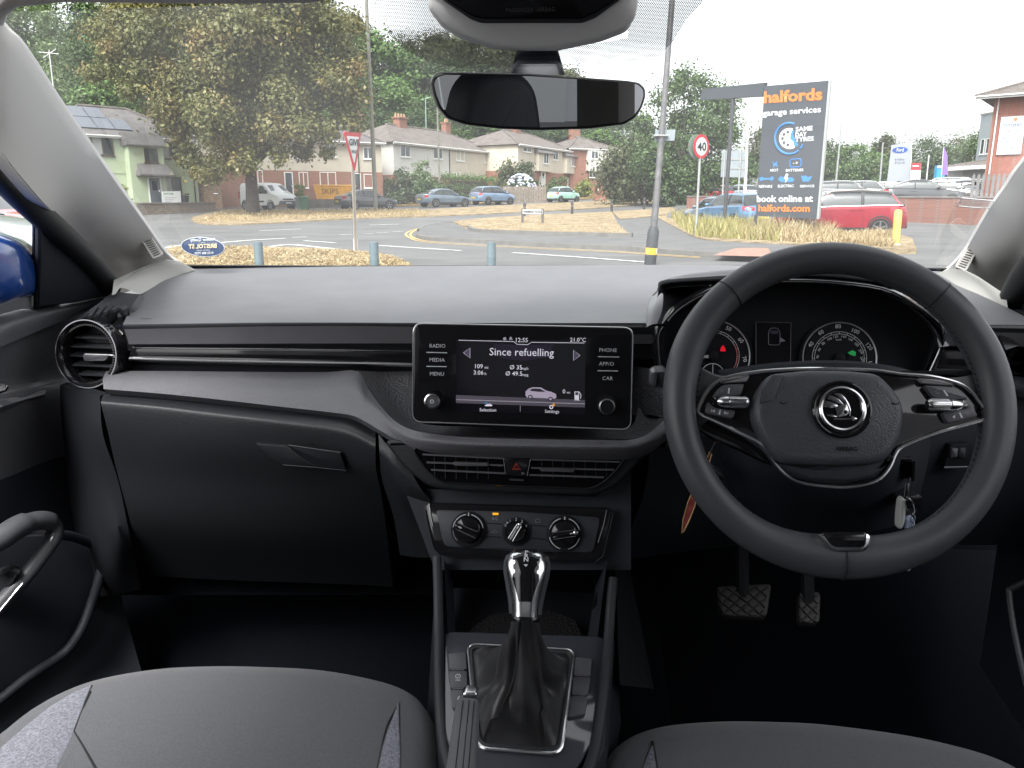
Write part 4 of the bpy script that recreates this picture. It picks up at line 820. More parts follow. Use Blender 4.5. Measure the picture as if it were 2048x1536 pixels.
# rear of the cabin: only the mirror sees it
part('rear_pillar_trim', MB().slab([carpt(.62, -.55, .70), carpt(.64, -.75, .70), carpt(.60, -.95, 1.55), carpt(.58, -.62, 1.55)], -CR, .06, .01), M_lining, car)
part('door_post_trim', MB().slab([carpt(.70, .05, .5), carpt(.70, -.20, .5), carpt(.62, -.22, 1.5), carpt(.62, -.02, 1.5)], -CR, .05, .01), mat('taupe_trim', (.11, .105, .10), .8), car)
part('rear_door_card', MB().slab([carpt(.74, -.2, .5), carpt(.74, -1.0, .5), carpt(.74, -1.0, .93), carpt(.74, -.2, .93)], -CR, .05, .01), M_soft, car)

# ================================================================== things that move by themselves inside the car
# ---- steering wheel
ray0 = ray(1671, 812); WPc = CAM + ray0 * .806
WN = (-CF * math.cos(R(22)) + UZ * math.sin(R(22))).normalized(); WX = UZ.cross(WN).normalized(); WY = WN.cross(WX).normalized()
WPL = (WPc, WN, WX, WY)
sw = thing('steering_wheel', 'black leather two-spoke steering wheel with chrome trim and round winged emblem', 'steering wheel', tuple(WPc))
Rm, rm = .1610, .0170
rows = []; NS = 96
for i in range(NS):
    q = 2 * math.pi * i / NS; c_, s_ = math.cos(q), math.sin(q)
    grip = math.exp(-((math.degrees(math.atan2(s_, abs(c_))) - 22) / 24) ** 2)
    bot = math.exp(-((math.degrees(math.atan2(c_, -s_))) / 26) ** 2) if s_ < 0 else 0
    ra = rm * (1 + .05 * grip + .30 * bot); rb = rm * (1 + .10 * grip)
    Rq = Rm - .0060 * bot + .001 * grip
    base = WPc + (WX * c_ + WY * s_) * Rq
    rows.append([base + (WX * c_ + WY * s_) * ra * math.cos(a) + WN * rb * math.sin(a) for a in [2 * math.pi * k / 18 for k in range(18)]])
rows.append(rows[0])
rim = part('rim', MB().grid(rows, closed=True), M_leather, sw)
def rimseam(q, name='seam'):
    c_, s_ = math.cos(R(q)), math.sin(R(q)); base = WPc + (WX * c_ + WY * s_) * Rm
    bt = math.exp(-((math.degrees(math.atan2(c_, -s_))) / 26) ** 2) if s_ < 0 else 0
    part(name, MB().tube([base + (WX * c_ + WY * s_) * (rm * (1.03 + .18 * bt) * math.cos(a) - .0035 * bt) + WN * rm * 1.06 * math.sin(a) for a in [math.pi * (-.1 + 1.2 * k / 14) for k in range(15)]], .0007, 5), M_thread, rim)
for q in (48, 132, 270.5): rimseam(q)
stn = MB()
for i in range(150):
    q = R(-158 + 346 * i / 150) if False else R(360 * i / 150)
    if 248 < math.degrees(q) % 360 < 292: continue
    c_, s_ = math.cos(q), math.sin(q); t_ = WX * -s_ + WY * c_
    p = WPc + (WX * c_ + WY * s_) * (Rm - rm * 1.04) + WN * rm * .25
    stn.tube([p - t_ * .0015 + WN * .0016, p + t_ * .0015 - WN * .0016], .0006, 4)
part('stitching', stn, M_thread, rim, kind='stuff')
W0 = off(WPL, -.006); W1 = off(WPL, .006)
# spokes: leather arms, glossy carrier
armL = [(1376, 740), (1392, 728), (1440, 752), (1500, 744), (1560, 742), (1530, 760), (1450, 800), (1408, 850), (1390, 850), (1376, 800)]
armR = [(1990, 740), (1975, 728), (1930, 746), (1860, 750), (1780, 745), (1830, 765), (1920, 800), (1962, 850), (1980, 855), (1992, 800)]
for a in (armL, armR):
    part('spoke_arm', MB().slab(rnd(poly(a, off(WPL, -.001)), .008, 4), WN, .008, .004, 3), M_leather, sw)
chrome = [(1620, 738), (1546, 741), (1506, 745), (1475, 750), (1448, 757), (1427, 768), (1411, 788), (1397, 818), (1402, 830), (1430, 842), (1490, 871), (1518, 885), (1534, 900), (1553, 929), (1578, 953), (1606, 965), (1650, 971), (1694, 973), (1734, 968), (1761, 956), (1780, 933), (1791, 908), (1806, 893), (1867, 868), (1949, 845), (1967, 839), (1975, 830), (1967, 815), (1940, 782), (1914, 766), (1860, 753), (1800, 748), (1740, 740)]
carrier = part('spoke_carrier', MB().slab(poly(chrome, off(WPL, .002)), WN, .008, .002), M_gloss, sw)
cp = crv([(*p, 0) for p in chrome], 3, True)
part('chrome_frame', MB().tube([onp(p.x, p.y, off(WPL, .004)) for p in cp], .0021, 8, closed=True), M_chrome, sw)
under = [(1397, 830), (1430, 846), (1490, 875), (1530, 905), (1545, 930), (1530, 925), (1480, 900), (1430, 880), (1400, 860)]
part('spoke_back', MB().slab(poly(under, off(WPL, -.008)), WN, .01, .002), M_gloss, sw)
ab = [(1541, 746), (1620, 738), (1700, 739), (1760, 745), (1788, 772), (1807, 797), (1813, 822), (1810, 852), (1797, 890), (1781, 917), (1752, 929), (1694, 931), (1620, 930), (1566, 927), (1548, 910), (1529, 881), (1510, 842), (1508, 809), (1518, 779)]
pad = part('airbag_cover', MB().slab(rnd(poly(ab, off(WPL, .024)), .008, 3), WN, .03, .010, 4), M_pad, sw)
low = [(1545, 915), (1620, 930), (1694, 932), (1760, 927), (1788, 905), (1776, 932), (1752, 955), (1694, 966), (1620, 962), (1580, 948), (1560, 930)]
part('lower_cover', MB().slab(rnd(poly(low, off(WPL, .013)), .004, 2), WN, .02, .005, 3), M_soft, sw)
AP = off(WPL, .0246)
part('airbag_facet', MB().slab(poly([(1545, 750), (1566, 750), (1548, 800), (1520, 806), (1522, 782)], off(WPL, .0250)), WN, .002, .0008), M_pad, sw)
T('AIRBAG', 1693, 898, 8.5, AP, mat('emboss_black', (.004, .004, .005), .9), pad, .02)
for u, v, s_ in ((1569, 806, 1), (1790, 807, -1)):
    part('horn_mark', MB().tube(poly([(u - 8 * s_, v - 3), (u - 6 * s_, v + 1), (u + 1 * s_, v + 1), (u + 5 * s_, v - 2)], AP), .0005, 5), mat('emboss_black', (.008, .008, .009), .5), pad)
# emblem
EP = off(WPL, .027); P = onp(1684, 818.5, EP); er = 57 * .79 / F
em = part('emblem', MB().lathe(P, WN, [(er * 1.02, -.006), (er * 1.0, .0005), (er * .94, .0015), (er * .80, -.0005), (er * .78, -.001)], 64, xd=WX), M_gloss, sw)
part('emblem_ring', MB().lathe(P, WN, [(er * .82, -.001), (er * .79, .002), (er * .73, .003), (er * .67, .0018), (er * .645, -.001)], 64, xd=WX, caps=False), M_chrome, em)
def E(x, y, h=.0012): return P + (WX * x + WY * y) * er + WN * h
def ez(px_, py_):                      # reading of the emblem enlargement (pixels of the enlargement)
    return E((px_ - 755) / 680, -(py_ - 815) / 610 - (px_ - 755) / 680 * .10 * 0)
M_emb = mat('emblem_metal', (.62, .62, .64), .16, 1.0)
for pts in ([(560, 490), (650, 475), (740, 490), (830, 570), (910, 690), (950, 820), (930, 960), (905, 965), (895, 820), (860, 700), (800, 690), (730, 600), (640, 540)],
            [(410, 600), (480, 520), (560, 545), (700, 610), (790, 715), (760, 720), (640, 690), (520, 640)],
            [(340, 720), (370, 640), (470, 655), (640, 720), (665, 755), (600, 790), (480, 800), (340, 770)],
            [(600, 770), (760, 715), (860, 700), (895, 820), (900, 900), (820, 960), (700, 980), (620, 985), (640, 900), (610, 850)],
            [(390, 940), (520, 930), (600, 955), (640, 985), (560, 990), (420, 975)],
            [(520, 1055), (590, 1010), (960, 1000), (960, 945), (1100, 1010), (975, 1065), (965, 1035), (620, 1040)]):
    part('emblem_feather', MB().slab([ez(*p) for p in pts], WN, .002, .0004), M_emb, em)
part('emblem_eye', MB().lathe(ez(810, 885) + WN * .0004, WN, [(er * .10, -.001), (er * .10, .0008), (er * .055, .0008), (er * .055, 0)], 16, caps=False), M_chrome, em)
part('emblem_pupil', MB().lathe(ez(825, 885) + WN * .0003, WN, [(er * .06, -.001), (er * .06, .0003)], 14), M_dark, em)
# switch pods
W2 = off(WPL, .008)
def key(pts, r=.003): return part('wheel_button', MB().slab(rnd(poly(pts, W2), r, 3), WN, .008, .0016, 2), M_greyplate, sw)
kL1 = key([(1434, 780), (1446, 769), (1490, 767), (1482, 791), (1425, 795)]); kL2 = key([(1416, 802), (1430, 816), (1472, 821), (1466, 838), (1410, 826)])
kR1 = key([(1848, 770), (1903, 773), (1922, 784), (1938, 799), (1880, 797), (1867, 796)]); kR2 = key([(1884, 824), (1930, 818), (1940, 808), (1958, 832), (1895, 847)])
part('pod_cap', MB().slab(rnd(poly([(1440, 764), (1465, 754), (1500, 750), (1494, 763), (1452, 766)], W2), .002), WN, .006, .0012), mat('pod_grey', (.26, .25, .265), .4), sw)
part('pod_cap', MB().slab(rnd(poly([(1845, 766), (1838, 756), (1880, 759), (1908, 768), (1912, 772)], W2), .002), WN, .006, .0012), mat('pod_grey', (.26, .25, .265), .4), sw)
for (a, b_), (c_, d_) in (((1493, 804.5), (1434, 803)), ((1858, 809.5), (1926, 810))):
    pa, pb = onp(a, b_, off(WPL, .014)), onp(c_, d_, off(WPL, .013)); ax = pb - pa; L_ = ax.length
    ro = part('thumb_roller', MB().lathe(pa, ax, [(.0045, -.002), (.0058, 0), (.0060, .002), (.0060, L_ * .58), (.0056, L_ * .60)], 24), M_satin, sw)
    part('roller_cap', MB().lathe(pa, ax, [(.0060, L_ * .62), (.0058, L_ * .75), (.0045, L_ * .92), (.002, L_)], 24), M_chrome, sw)
    rb = MB()
    for k in range(20):
        q = 2 * math.pi * k / 20; ux = ax.normalized(); o1 = ux.orthogonal().normalized(); o2 = ux.cross(o1)
        d_ = (o1 * math.cos(q) + o2 * math.sin(q)) * .0060; rb.tube([pa + d_ + ax * .03, pa + d_ + ax * .56], .0003, 4)
    part('roller_ribs', rb, M_satin, ro, kind='stuff')
W3 = off(WPL, .0083)
def mark(pts, par, m=M_print): part('button_mark', MB().slab(poly(pts, W3), WN, .0004), m, par)
mark([(1457, 776), (1460, 776), (1458.5, 787), (1455.5, 787)], kL1); mark([(1439, 820), (1442, 819), (1440.5, 829), (1436.5, 829.5)], kL2)
mark([(1886, 781), (1889, 780), (1897, 791), (1894, 792)], kR1); mark([(1918, 826), (1921, 825), (1926, 835.5), (1923, 836)], kR2)
mark([(1423, 818.5), (1424, 818.5), (1423, 824), (1422, 824)], kL2); mark([(1430, 819.5), (1429, 825), (1424, 821.5)], kL2); mark([(1449, 822.5), (1455, 826.5), (1448.5, 828.5)], kL2); mark([(1455.5, 824), (1456.5, 824), (1456, 829.5), (1455, 829.5)], kL2)
T('+', 1430, 797, 5, W3, M_print, kL1); T('-', 1426, 807, 5, W3, M_print, kL2)
mark([(1926, 800), (1932, 804), (1926, 806.5)], kR1); mark([(1929, 809), (1936, 809), (1933, 813)], kR2); mark([(1905, 834), (1910, 829.5), (1910, 837)], kR2)
part('button_mark', MB().tube(poly([(1871, 783), (1875, 779), (1880, 783), (1875, 788)], W3), .0004, 4, closed=True), M_dimprint, kR1)
part('button_mark', MB().tube(poly([(1932, 829), (1937, 826), (1941, 828), (1936, 831)], W3), .0004, 4, closed=True), M_dimprint, kR2)
T('<', 1444, 782, 5, W3, M_dimprint, kL1)
# bottom clasp
cl_ = rnd(poly([(1633, 1066), (1742, 1066), (1742, 1090), (1731, 1105), (1668, 1105)], off(WPL, .0185)), .006, 4)
part('clasp', MB().slab(cl_, WN, .02, .0025, 2), M_chrome, sw)
part('clasp_insert', MB().slab(rnd(poly([(1642, 1064), (1735, 1064), (1733, 1090), (1725, 1095), (1672, 1095), (1662, 1090)], off(WPL, .0195)), .004, 4), WN, .006, .0015), M_gloss, sw)

# ---- gear lever
GC = .725
gl_ = thing('gear_lever', 'automatic gear lever with chrome and black knob above wrinkled leather gaiter', 'gear lever', tuple(onp(1042, 1400, KP)))
gn = (UZ * .97 + CF * .24).normalized()
kt, kb_ = A(1055, 1100, GC), A(1051, 1236, GC - .035)
kax = (kt - kb_); KL = kax.length; ka = kax.normalized(); kx = CR.copy(); ky = ka.cross(kx).normalized()
def kring(t_, wx_, wy_, oy=0.0, n=28):
    c_ = kb_ + kax * t_ + ky * oy
    return [c_ + kx * wx_ * (abs(math.cos(a)) ** .8) * (1 if math.cos(a) >= 0 else -1) + ky * wy_ * (abs(math.sin(a)) ** .8) * (1 if math.sin(a) >= 0 else -1) for a in [2 * math.pi * k / n for k in range(n)]]
prof = [(0, .0142, .0130, 0), (.08, .0148, .0135, 0), (.25, .0162, .0155, 0), (.45, .0192, .0185, .001), (.65, .0222, .0212, .002), (.80, .0226, .0212, .003), (.92, .0200, .0185, .004), (1.0, .0145, .0130, .005), (1.03, .007, .006, .006)]
kn_ = part('knob', MB().grid([kring(*p) for p in prof], closed=True).add(kring(*prof[-1]), [tuple(range(28))]), M_chrome, gl_)
def kface(x_, t_, h=0.0):              # point on the face of the knob turned to the seats
    for i in range(len(prof) - 1):
        if prof[i][0] <= t_ <= prof[i + 1][0]:
            s_ = (t_ - prof[i][0]) / (prof[i + 1][0] - prof[i][0]); p = [prof[i][j] + (prof[i + 1][j] - prof[i][j]) * s_ for j in range(4)]; break
    else: p = prof[-1]
    xx = max(-1, min(1, x_)); ww = (1 - abs(xx) ** 2.2) ** .5
    sgn = 1 if ky.dot(CAM - kb_) > 0 else -1
    return kb_ + kax * t_ + ky * p[3] + kx * xx * p[1] + ky * sgn * (p[2] * ww + h)
fr2 = []
for i in range(13):
    t_ = .22 + .80 * i / 12; wv = .40 + .26 * min(1, i / 5)
    fr2.append([kface(wv * x_, min(1.0, t_), .0012) for x_ in (-1, -.66, -.33, 0, .33, .66, 1)])
part('knob_face', MB().sheet(fr2, ky * 0.0005), M_gloss, gl_)
for s_ in (-1, 1):
    part('knob_flank', MB().sheet([[kface(s_ * (.88 + .05 * j), .05 + .86 * i / 10, .0012 - .0002 * j) + kx * s_ * .0007 * j for j in range(3)] for i in range(11)], kx * .0004 * s_), M_leather, gl_)
for k, s_ in enumerate(('P', 'R', 'N')):
    tt_ = .935 - .058 * k; td = (kface(0, tt_ + .012) - kface(0, tt_ - .012)).normalized()
    text_on(s_, kface(0, tt_, .0018), kx, td, .0068, M_print, gl_, .02)
part('arrow_mark', MB().slab([kface(-.10, .755, .0024), kface(.10, .755, .0024), kface(0, .715, .0024)], (CAM - kb_), .0004), M_print, gl_)
part('knob_collar', MB().grid([kring(-.06, .0140, .0130), kring(-.02, .0146, .0136), kring(.012, .0140, .0130)], closed=True), M_gloss, gl_)
# gaiter: folded leather sleeve falling into its frame
def gring(k, n=64):
    out = []
    base = rnd(poly([(942, 1296), (1142, 1308), (1116, 1499), (961, 1487)], off(KP, .002)), .010, 5)
    per = []; L_ = [0]
    for i in range(len(base)): L_.append(L_[-1] + (base[(i + 1) % len(base)] - base[i]).length)
    for j in range(n):
        d_ = L_[-1] * j / n
        for i in range(len(base)):
            if L_[i] <= d_ <= L_[i + 1]:
                per.append(base[i].lerp(base[(i + 1) % len(base)], (d_ - L_[i]) / max(1e-9, L_[i + 1] - L_[i]))); break
    top = kb_ - ka * .004; cb = sum(per, Vector()) / n
    for j, p in enumerate(per):
        d0 = p - cb; a_ = math.atan2(d0.dot(yv), d0.dot(CR))
        tp = top + CR * .0145 * math.cos(a_) + ky * (.0135 * math.sin(a_) * (1 if ky.dot(yv) > 0 else -1))
        s_ = k
        e = (1 - s_) ** 2.1
        q = tp.lerp(p, 1 - s_) if False else Vector()
        xy = p.lerp(tp, 1 - (1 - s_) ** .62) if s_ < 1 else tp
        # height profile: flat skirt at the frame, steep sleeve above
        hgt_ = (tp - p).dot(nK) * (s_ ** 1.35)
        lat = (tp - p) - nK * (tp - p).dot(nK)
        pos = p + lat * (1 - (1 - s_) ** 1.5) + nK * hgt_
        rad = (p + lat - (cb + (top - cb) - nK * (top - cb).dot(nK)))
        dirn = d0.normalized()
        fold = math.sin(5 * a_ + 3.2 * s_ + .7) * .6 + math.sin(3 * a_ - 5.0 * s_ + 1.9) * .6 + .4 * math.sin(9 * a_ + 6 * s_)
        amp = .0100 * math.sin(math.pi * min(1, s_ * 1.05)) ** 1.0
        pos += dirn * fold * amp * .7 + nK * fold * amp * .55
        if 0 < s_ < .45: pos += nK * .006 * math.sin(math.pi * s_ / .45)
        out.append(pos)
    return out
grs = [gring(k / 22) for k in range(23)]
part('gaiter', MB().grid(grs, closed=True), M_boot, gl_, smooth_sub=1, angle=180)
for a0 in (-2.05, -1.12):
    n_ = 64; sm = []
    for k in range(23):
        best = None
        for j in range(n_):
            d0 = grs[0][j] - sum(grs[0], Vector()) / n_
            da = abs((math.atan2(d0.dot(yv), d0.dot(CR)) - (a0 + .10 * (k / 22))) % (2 * math.pi)); da = min(da, 2 * math.pi - da)
            if best is None or da < best[0]: best = (da, j)
        sm.append(grs[k][best[1]] + (CAM - grs[k][best[1]]).normalized() * .0022)
    part('gaiter_seam', MB().tube(sm, .0009, 6), M_thread, gl_)

# ---- hand brake lever
hb = thing('handbrake', 'grey leather handbrake grip with stitched seam and chrome release button', 'handbrake', tuple(A(925, 1536, .56)))
M_grip = mat('grip_leather', (.135, .14, .15), .5, bump=('voro', 800, .2, .0005))
ga, gb_ = A(936, 1411, .632), A(918, 1600, .50); gx_ = CR; gax = (gb_ - ga).normalized(); gy_ = gx_.cross(gax).normalized()
if gy_.dot(CAM - ga) < 0: gy_ = -gy_
rings = []
for t_, wx_, wy_ in ((0, .0085, .006), (.01, .0108, .0085), (.05, .0112, .0095), (.4, .0122, .0105), (1.0, .0128, .011)):
    c_ = ga.lerp(gb_, t_); rings.append([c_ + gx_ * wx_ * (1 if math.cos(a) >= 0 else -1) * abs(math.cos(a)) ** .5 + gy_ * wy_ * (1 if math.sin(a) >= 0 else -1) * abs(math.sin(a)) ** .5 for a in [2 * math.pi * k / 24 for k in range(24)]])
part('grip', MB().grid(rings, closed=True).add(rings[0], [tuple(range(24))]).add(rings[-1], [tuple(range(24))]), M_grip, hb)
bt_ = [A(u, v, .636) for u, v in ((923, 1391), (929, 1386), (950, 1386), (955, 1391), (953, 1412), (922, 1412))]
part('release_button', MB().slab(rnd(bt_, .002), -CF, .012, .002, 3), M_chrome, hb)
sm = [ga.lerp(gb_, t_) + gy_ * (.0098 + .0012 * t_) + gx_ * .0015 for t_ in (.06, .3, .6, 1)]
part('seam', MB().tube(sm, .0005, 5), M_thread, hb)
for s_ in (-.0042, .0062):
    sb = MB()
    for k in range(46):
        p = ga.lerp(gb_, .07 + .92 * k / 46) + gy_ * (.0098 + .0011 * k / 46) + gx_ * s_
        sb.tube([p, p + gax * .0022], .0006, 4)
    part('stitching', sb, M_thread, hb, kind='stuff')

# ---- seats
def cushion(name, label, outl, z, accents, seam, zdrop=.02):
    th_ = thing(name, label, 'car seat', (0, 0, 0))
    fr_ = crv([Zp(u, v, z) for u, v in outl], 5)
    C_ = (fr_[0] + fr_[-1]) / 2 - CF * .25; rows = []
    for s_, dz in ((-.006, -.20), (-.018, -.10), (-.018, -.045), (-.014, -.026), (-.005, -.011), (.008, -.003), (.028, 0), (.075, .002)):
        row = []
        for p in fr_:
            d = C_ - p; d.z = 0; row.append(p + d.normalized() * s_ + UZ * dz)
        rows.append(row)
    for t_ in (.45, 1.0): rows.append([p.lerp(C_ + (p - C_) * .25, t_) for p in rows[7]])
    part('cushion', MB().grid(rows), M_fabric, th_, angle=75)
    for a in accents:
        part('accent_panel', MB().slab([Zp(u, v, z + .002) for u, v in a], UZ, .004, .001), M_accent, th_)
    for s_ in seam:
        part('seam', MB().tube(crv([Zp(u, v, z + .0005) for u, v in s_], 4), .0018, 6), M_thread, th_)
    return th_
pse = cushion('passenger_seat', 'passenger seat cushion in dark grey fabric with mottled pale side panels', [(-160, 1600), (-60, 1490), (0, 1455), (62, 1408), (132, 1370), (207, 1345), (315, 1327), (414, 1322), (512, 1323), (640, 1330), (760, 1353), (820, 1379), (847, 1412), (858, 1455), (860, 1540), (858, 1640)], .59,
    [[(184, 1368), (150, 1382), (100, 1412), (50, 1452), (0, 1496), (-60, 1560), (60, 1600), (112, 1536), (146, 1466), (170, 1400)], [(797, 1403), (783, 1440), (766, 1490), (754, 1540), (752, 1600), (800, 1600), (801, 1500)]],
    [[(180, 1384), (148, 1464)], [(148, 1464), (165, 1492), (195, 1545)], [(794, 1416), (772, 1460), (750, 1560)]])
dse = cushion('driver_seat', 'driver seat cushion in dark grey fabric behind the steering wheel', [(1216, 1640), (1216, 1540), (1226, 1500), (1250, 1474), (1290, 1453), (1350, 1439), (1450, 1432), (1550, 1433), (1650, 1438), (1800, 1457), (1900, 1477), (1990, 1503), (2060, 1540), (2160, 1620)], .575,
    [[(1306, 1487), (1294, 1510), (1284, 1540), (1280, 1590), (1314, 1590), (1316, 1540)]], [[(1305, 1484), (1314, 1540), (1318, 1590)]])
# seat backs and head restraints behind the camera (they show in the mirror)
for th_, x0 in ((dse, .36), (pse, -.42)):
    hrp = [carpt(x0 + dx, -.06 + dy, z) for dx, dy, z in ((-.118, 0, .98), (-.116, 0, 1.10), (-.095, 0, 1.19), (-.05, 0, 1.23), (.05, 0, 1.23), (.095, 0, 1.19), (.116, 0, 1.10), (.118, 0, .98), (.10, 0, .95), (-.10, 0, .95))]
    part('head_restraint', MB().slab(rnd(hrp, .03), CF, .11, .03, 4), M_soft, th_)
    bk = [carpt(x0 + dx, -.14, z) for dx, z in ((-.22, .6), (-.25, .80), (-.20, .96), (-.10, .99), (.10, .99), (.20, .96), (.25, .80), (.22, .6))]
    part('seat_back', MB().slab(rnd(bk, .04), CF, .12, .03, 4), M_fabric, th_)

# ---- rear view mirror
mc_ = A(1077, 203, .92)
ref_dir = Vector((.41, -1.0, -.10)).normalized(); inc = (mc_ - CAM).normalized(); mn = (ref_dir - inc).normalized()
MP = (mc_, mn, UZ.cross(mn).normalized(), None); MP = (mc_, mn, MP[2], mn.cross(MP[2]).normalized())
mir = thing('rear_view_mirror', 'black framed rear view mirror hanging under the grey cover on the windscreen', 'mirror', tuple(mc_))
mo = [(862, 163), (868, 150), (884, 144), (1059, 147), (1256, 161), (1280, 165), (1292, 176), (1293, 192), (1286, 215), (1272, 236), (1251, 249), (1180, 258), (1077, 261), (1000, 258), (933, 250), (895, 237), (877, 215), (867, 188)]
sh_ = MB().slab(rnd(poly(mo, MP), .003), mn, .022, .004, 3)
part('mirror_shell', sh_, mat('mirror_frame', (.018, .018, .02), .35), mir)
cxm, cym = 1078, 201
mi = [(cxm + (u - cxm) * .972, cym + (v - cym) * .90) for u, v in mo]
M_mirror = mat('mirror_glass', (.80, .81, .82), .01, 1.0)
part('mirror_glass', MB().slab(rnd(poly(mi, off(MP, .0008)), .003), mn, .002), M_mirror, mir)
part('mirror_arm', MB().grid([[A(u, v, c) for u, v, c in ((1020, 150, .945), (1034, 128, .94), (1118, 128, .94), (1130, 150, .945), (1118, 150, .975), (1034, 150, .975))], [A(u, v, c) for u, v, c in ((1026, 128, .95), (1038, 120, .945), (1112, 120, .945), (1124, 128, .95), (1112, 128, .985), (1038, 128, .985))], [A(u, v, c) for u, v, c in ((1034, 96, .94), (1044, 92, .935), (1106, 92, .935), (1115, 96, .94), (1106, 96, .985), (1044, 96, .985))]], closed=True), M_soft, mir)

# ---- pedals
M_pedal = mat('pedal_rubber', (.035, .034, .033), .6)
def pedal(name, label, c4, c, rowsn, colsn):
    pp = plane(A(sum(p[0] for p in c4) / 4, sum(p[1] for p in c4) / 4, c), 50)
    o = thing(name, label, 'pedal', tuple(pp[0])); part('pad', MB().slab(rnd(poly(c4, pp), .008), pp[1], .014, .003), M_pedal, o)
    part('lever', MB().tube([pp[0] - pp[1] * .01, pp[0] - pp[1] * .05 + UZ * .10, pp[0] + CF * .2 + UZ * .28], .010, 8), M_dark, o)
    def bl(s_, t_):
        a = [c4[0][i] + (c4[1][i] - c4[0][i]) * s_ for i in (0, 1)]; b_ = [c4[3][i] + (c4[2][i] - c4[3][i]) * s_ for i in (0, 1)]
        return [a[i] + (b_[i] - a[i]) * t_ for i in (0, 1)]
    for i in range(colsn * 2):
        for j in range(rowsn * 2):
            if (i + j) % 2: continue
            s_, t_ = (i + .5) / (colsn * 2), (j + .5) / (rowsn * 2); ds, dt = .46 / colsn * .9, .46 / rowsn * .9
            if not (.06 < s_ < .94 and .05 < t_ < .95): continue
            part('tread_block', MB().slab(poly([bl(max(.03, s_ - ds), t_), bl(s_, max(.03, t_ - dt)), bl(min(.97, s_ + ds), t_), bl(s_, min(.97, t_ + dt))], off(pp, .003)), pp[1], .004, .0008), M_pedal, o)
    return o
pedal('brake_pedal', 'wide black rubber brake pedal with diamond tread', [(1430, 1172), (1544, 1166), (1534, 1234), (1442, 1232)], 1.02, 3, 4)
pedal('accelerator_pedal', 'narrow upright accelerator pedal right of the brake pedal', [(1598, 1182), (1642, 1182), (1640, 1246), (1597, 1246)], 1.02, 3, 2)

# ---- keys in the lock, red pendant on the left
kt_ = thing('car_keys', 'white key fob and clear charm hanging on a steel ring from the ignition', 'keys', tuple(A(1815, 960, .86)))
part('key_blade', MB().tube([A(1820, 955, .855), A(1815, 1000, .85)], .0014, 6), M_chrome, kt_)
part('key_blade', MB().tube([A(1811, 966, .855), A(1808, 994, .85)], .0009, 6), M_chrome, kt_)
part('key_fob', MB().slab(rnd([A(u, v, .845) for u, v in ((1806, 996), (1815, 1003), (1812, 1040), (1806, 1060), (1796, 1059), (1797, 1030), (1800, 1003))], .004), -CF, .010, .003, 3), mat('fob_white', (.72, .73, .70), .4), kt_)
part('split_ring', MB().tube([A(1821 + 14 * math.cos(a) * .55 + 5 * math.sin(a), 1013 + 17 * math.sin(a), .845) for a in [2 * math.pi * k / 24 for k in range(24)]], .0007, 5, closed=True), M_chrome, kt_)
part('chain_link', MB().tube([A(u, v, .845) for u, v in ((1826, 1024), (1831, 1035), (1828, 1050), (1820, 1040))], .0006, 5, closed=True), M_chrome, kt_)
part('clear_charm', MB().slab(rnd([A(u, v, .845) for u, v in ((1818, 1040), (1828, 1036), (1833, 1052), (1824, 1064), (1812, 1062))], .002), -CF, .01, .003), mat('clear_charm', (.45, .52, .70), .08), kt_)
part('clear_charm', MB().slab(rnd([A(u, v, .845) for u, v in ((1813, 1134), (1824, 1131), (1823, 1141), (1815, 1144))], .002), -CF, .008, .002), mat('clear_charm', (.45, .52, .70), .08), kt_)
pd = thing('red_pendant', 'red and gold leaf-shaped pendant hanging on a cord behind the wheel rim', 'pendant', tuple(A(1390, 1000, .90)))
part('cord', MB().tube([A(1434, 876, .90), A(1420, 906, .90)], .0012, 6), M_satin, pd)
M_gold = mat('gold_edge', (.65, .42, .20), .4, .6); M_pred = mat('pendant_red', (.32, .03, .035), .45, var=(60, .35, (.5, .12, .10)))
for k, pts in enumerate(([(1420, 904), (1424, 908), (1416, 934), (1408, 946), (1410, 925)], [(1384, 985), (1394, 992), (1390, 1012), (1378, 1042), (1368, 1062), (1364, 1066), (1366, 1040), (1376, 1005)])):
    pp = [A(u, v, .898) for u, v in pts]
    part('leaf', MB().slab(pp, -CF, .003, .0008), M_pred, pd); part('gold_rim', MB().tube(pp, .0009, 5, closed=True), M_gold, pd)
part('link', MB().tube([A(1408, 946, .898), A(1384, 985, .898)], .0009, 5), M_gold, pd)
# ================================================================== outside: terrain
rng = random.Random(11)
def lerp_t(pts, x):
    if x <= pts[0][0]: return pts[0][1]
    for (a, b_), (c_, d_) in zip(pts, pts[1:]):
        if x <= c_: t_ = (x - a) / (c_ - a); return b_ + (d_ - b_) * t_
    return pts[-1][1]
def sstep(a, b_, x):
    t_ = max(0, min(1, (x - a) / (b_ - a))); return t_ * t_ * (3 - 2 * t_)
BASE = [(0, 0), (36, 0), (41, .06), (46, .22), (52, .45), (58, .72), (64, .95), (71, 1.15), (79, 1.42), (95, 2.0), (110, 2.9), (400, 4)]
HILL = [(0, 0), (104, 0), (118, 3), (135, 9), (160, 19), (190, 29), (230, 36), (300, 42), (500, 45)]
WA, WB = Vector((12.6, 57, 0)), Vector((27.5, 38.4, 0))       # the brick wall of the car lot
wl_d = (WB - WA).normalized(); wl_n = Vector((-wl_d.y, wl_d.x, 0))
if wl_n.y < 0: wl_n = -wl_n
def hgt(x, y):
    yy = max(y, 1.0); a = x / yy
    left = 1 - sstep(.20, .30, a)
    hl_ = 1 - sstep(-.02, .26, a)
    z = lerp_t(BASE, y) * left + min(lerp_t(BASE, y), 1.3) * (1 - left) + lerp_t(HILL, y) * hl_
    if a > .212:
        d = (Vector((x, y, 0)) - WA).dot(wl_n)
        if d > 1.75: z = max(z, 1.0 + min(1.1, .035 * max(0, d - 4)))
    return z
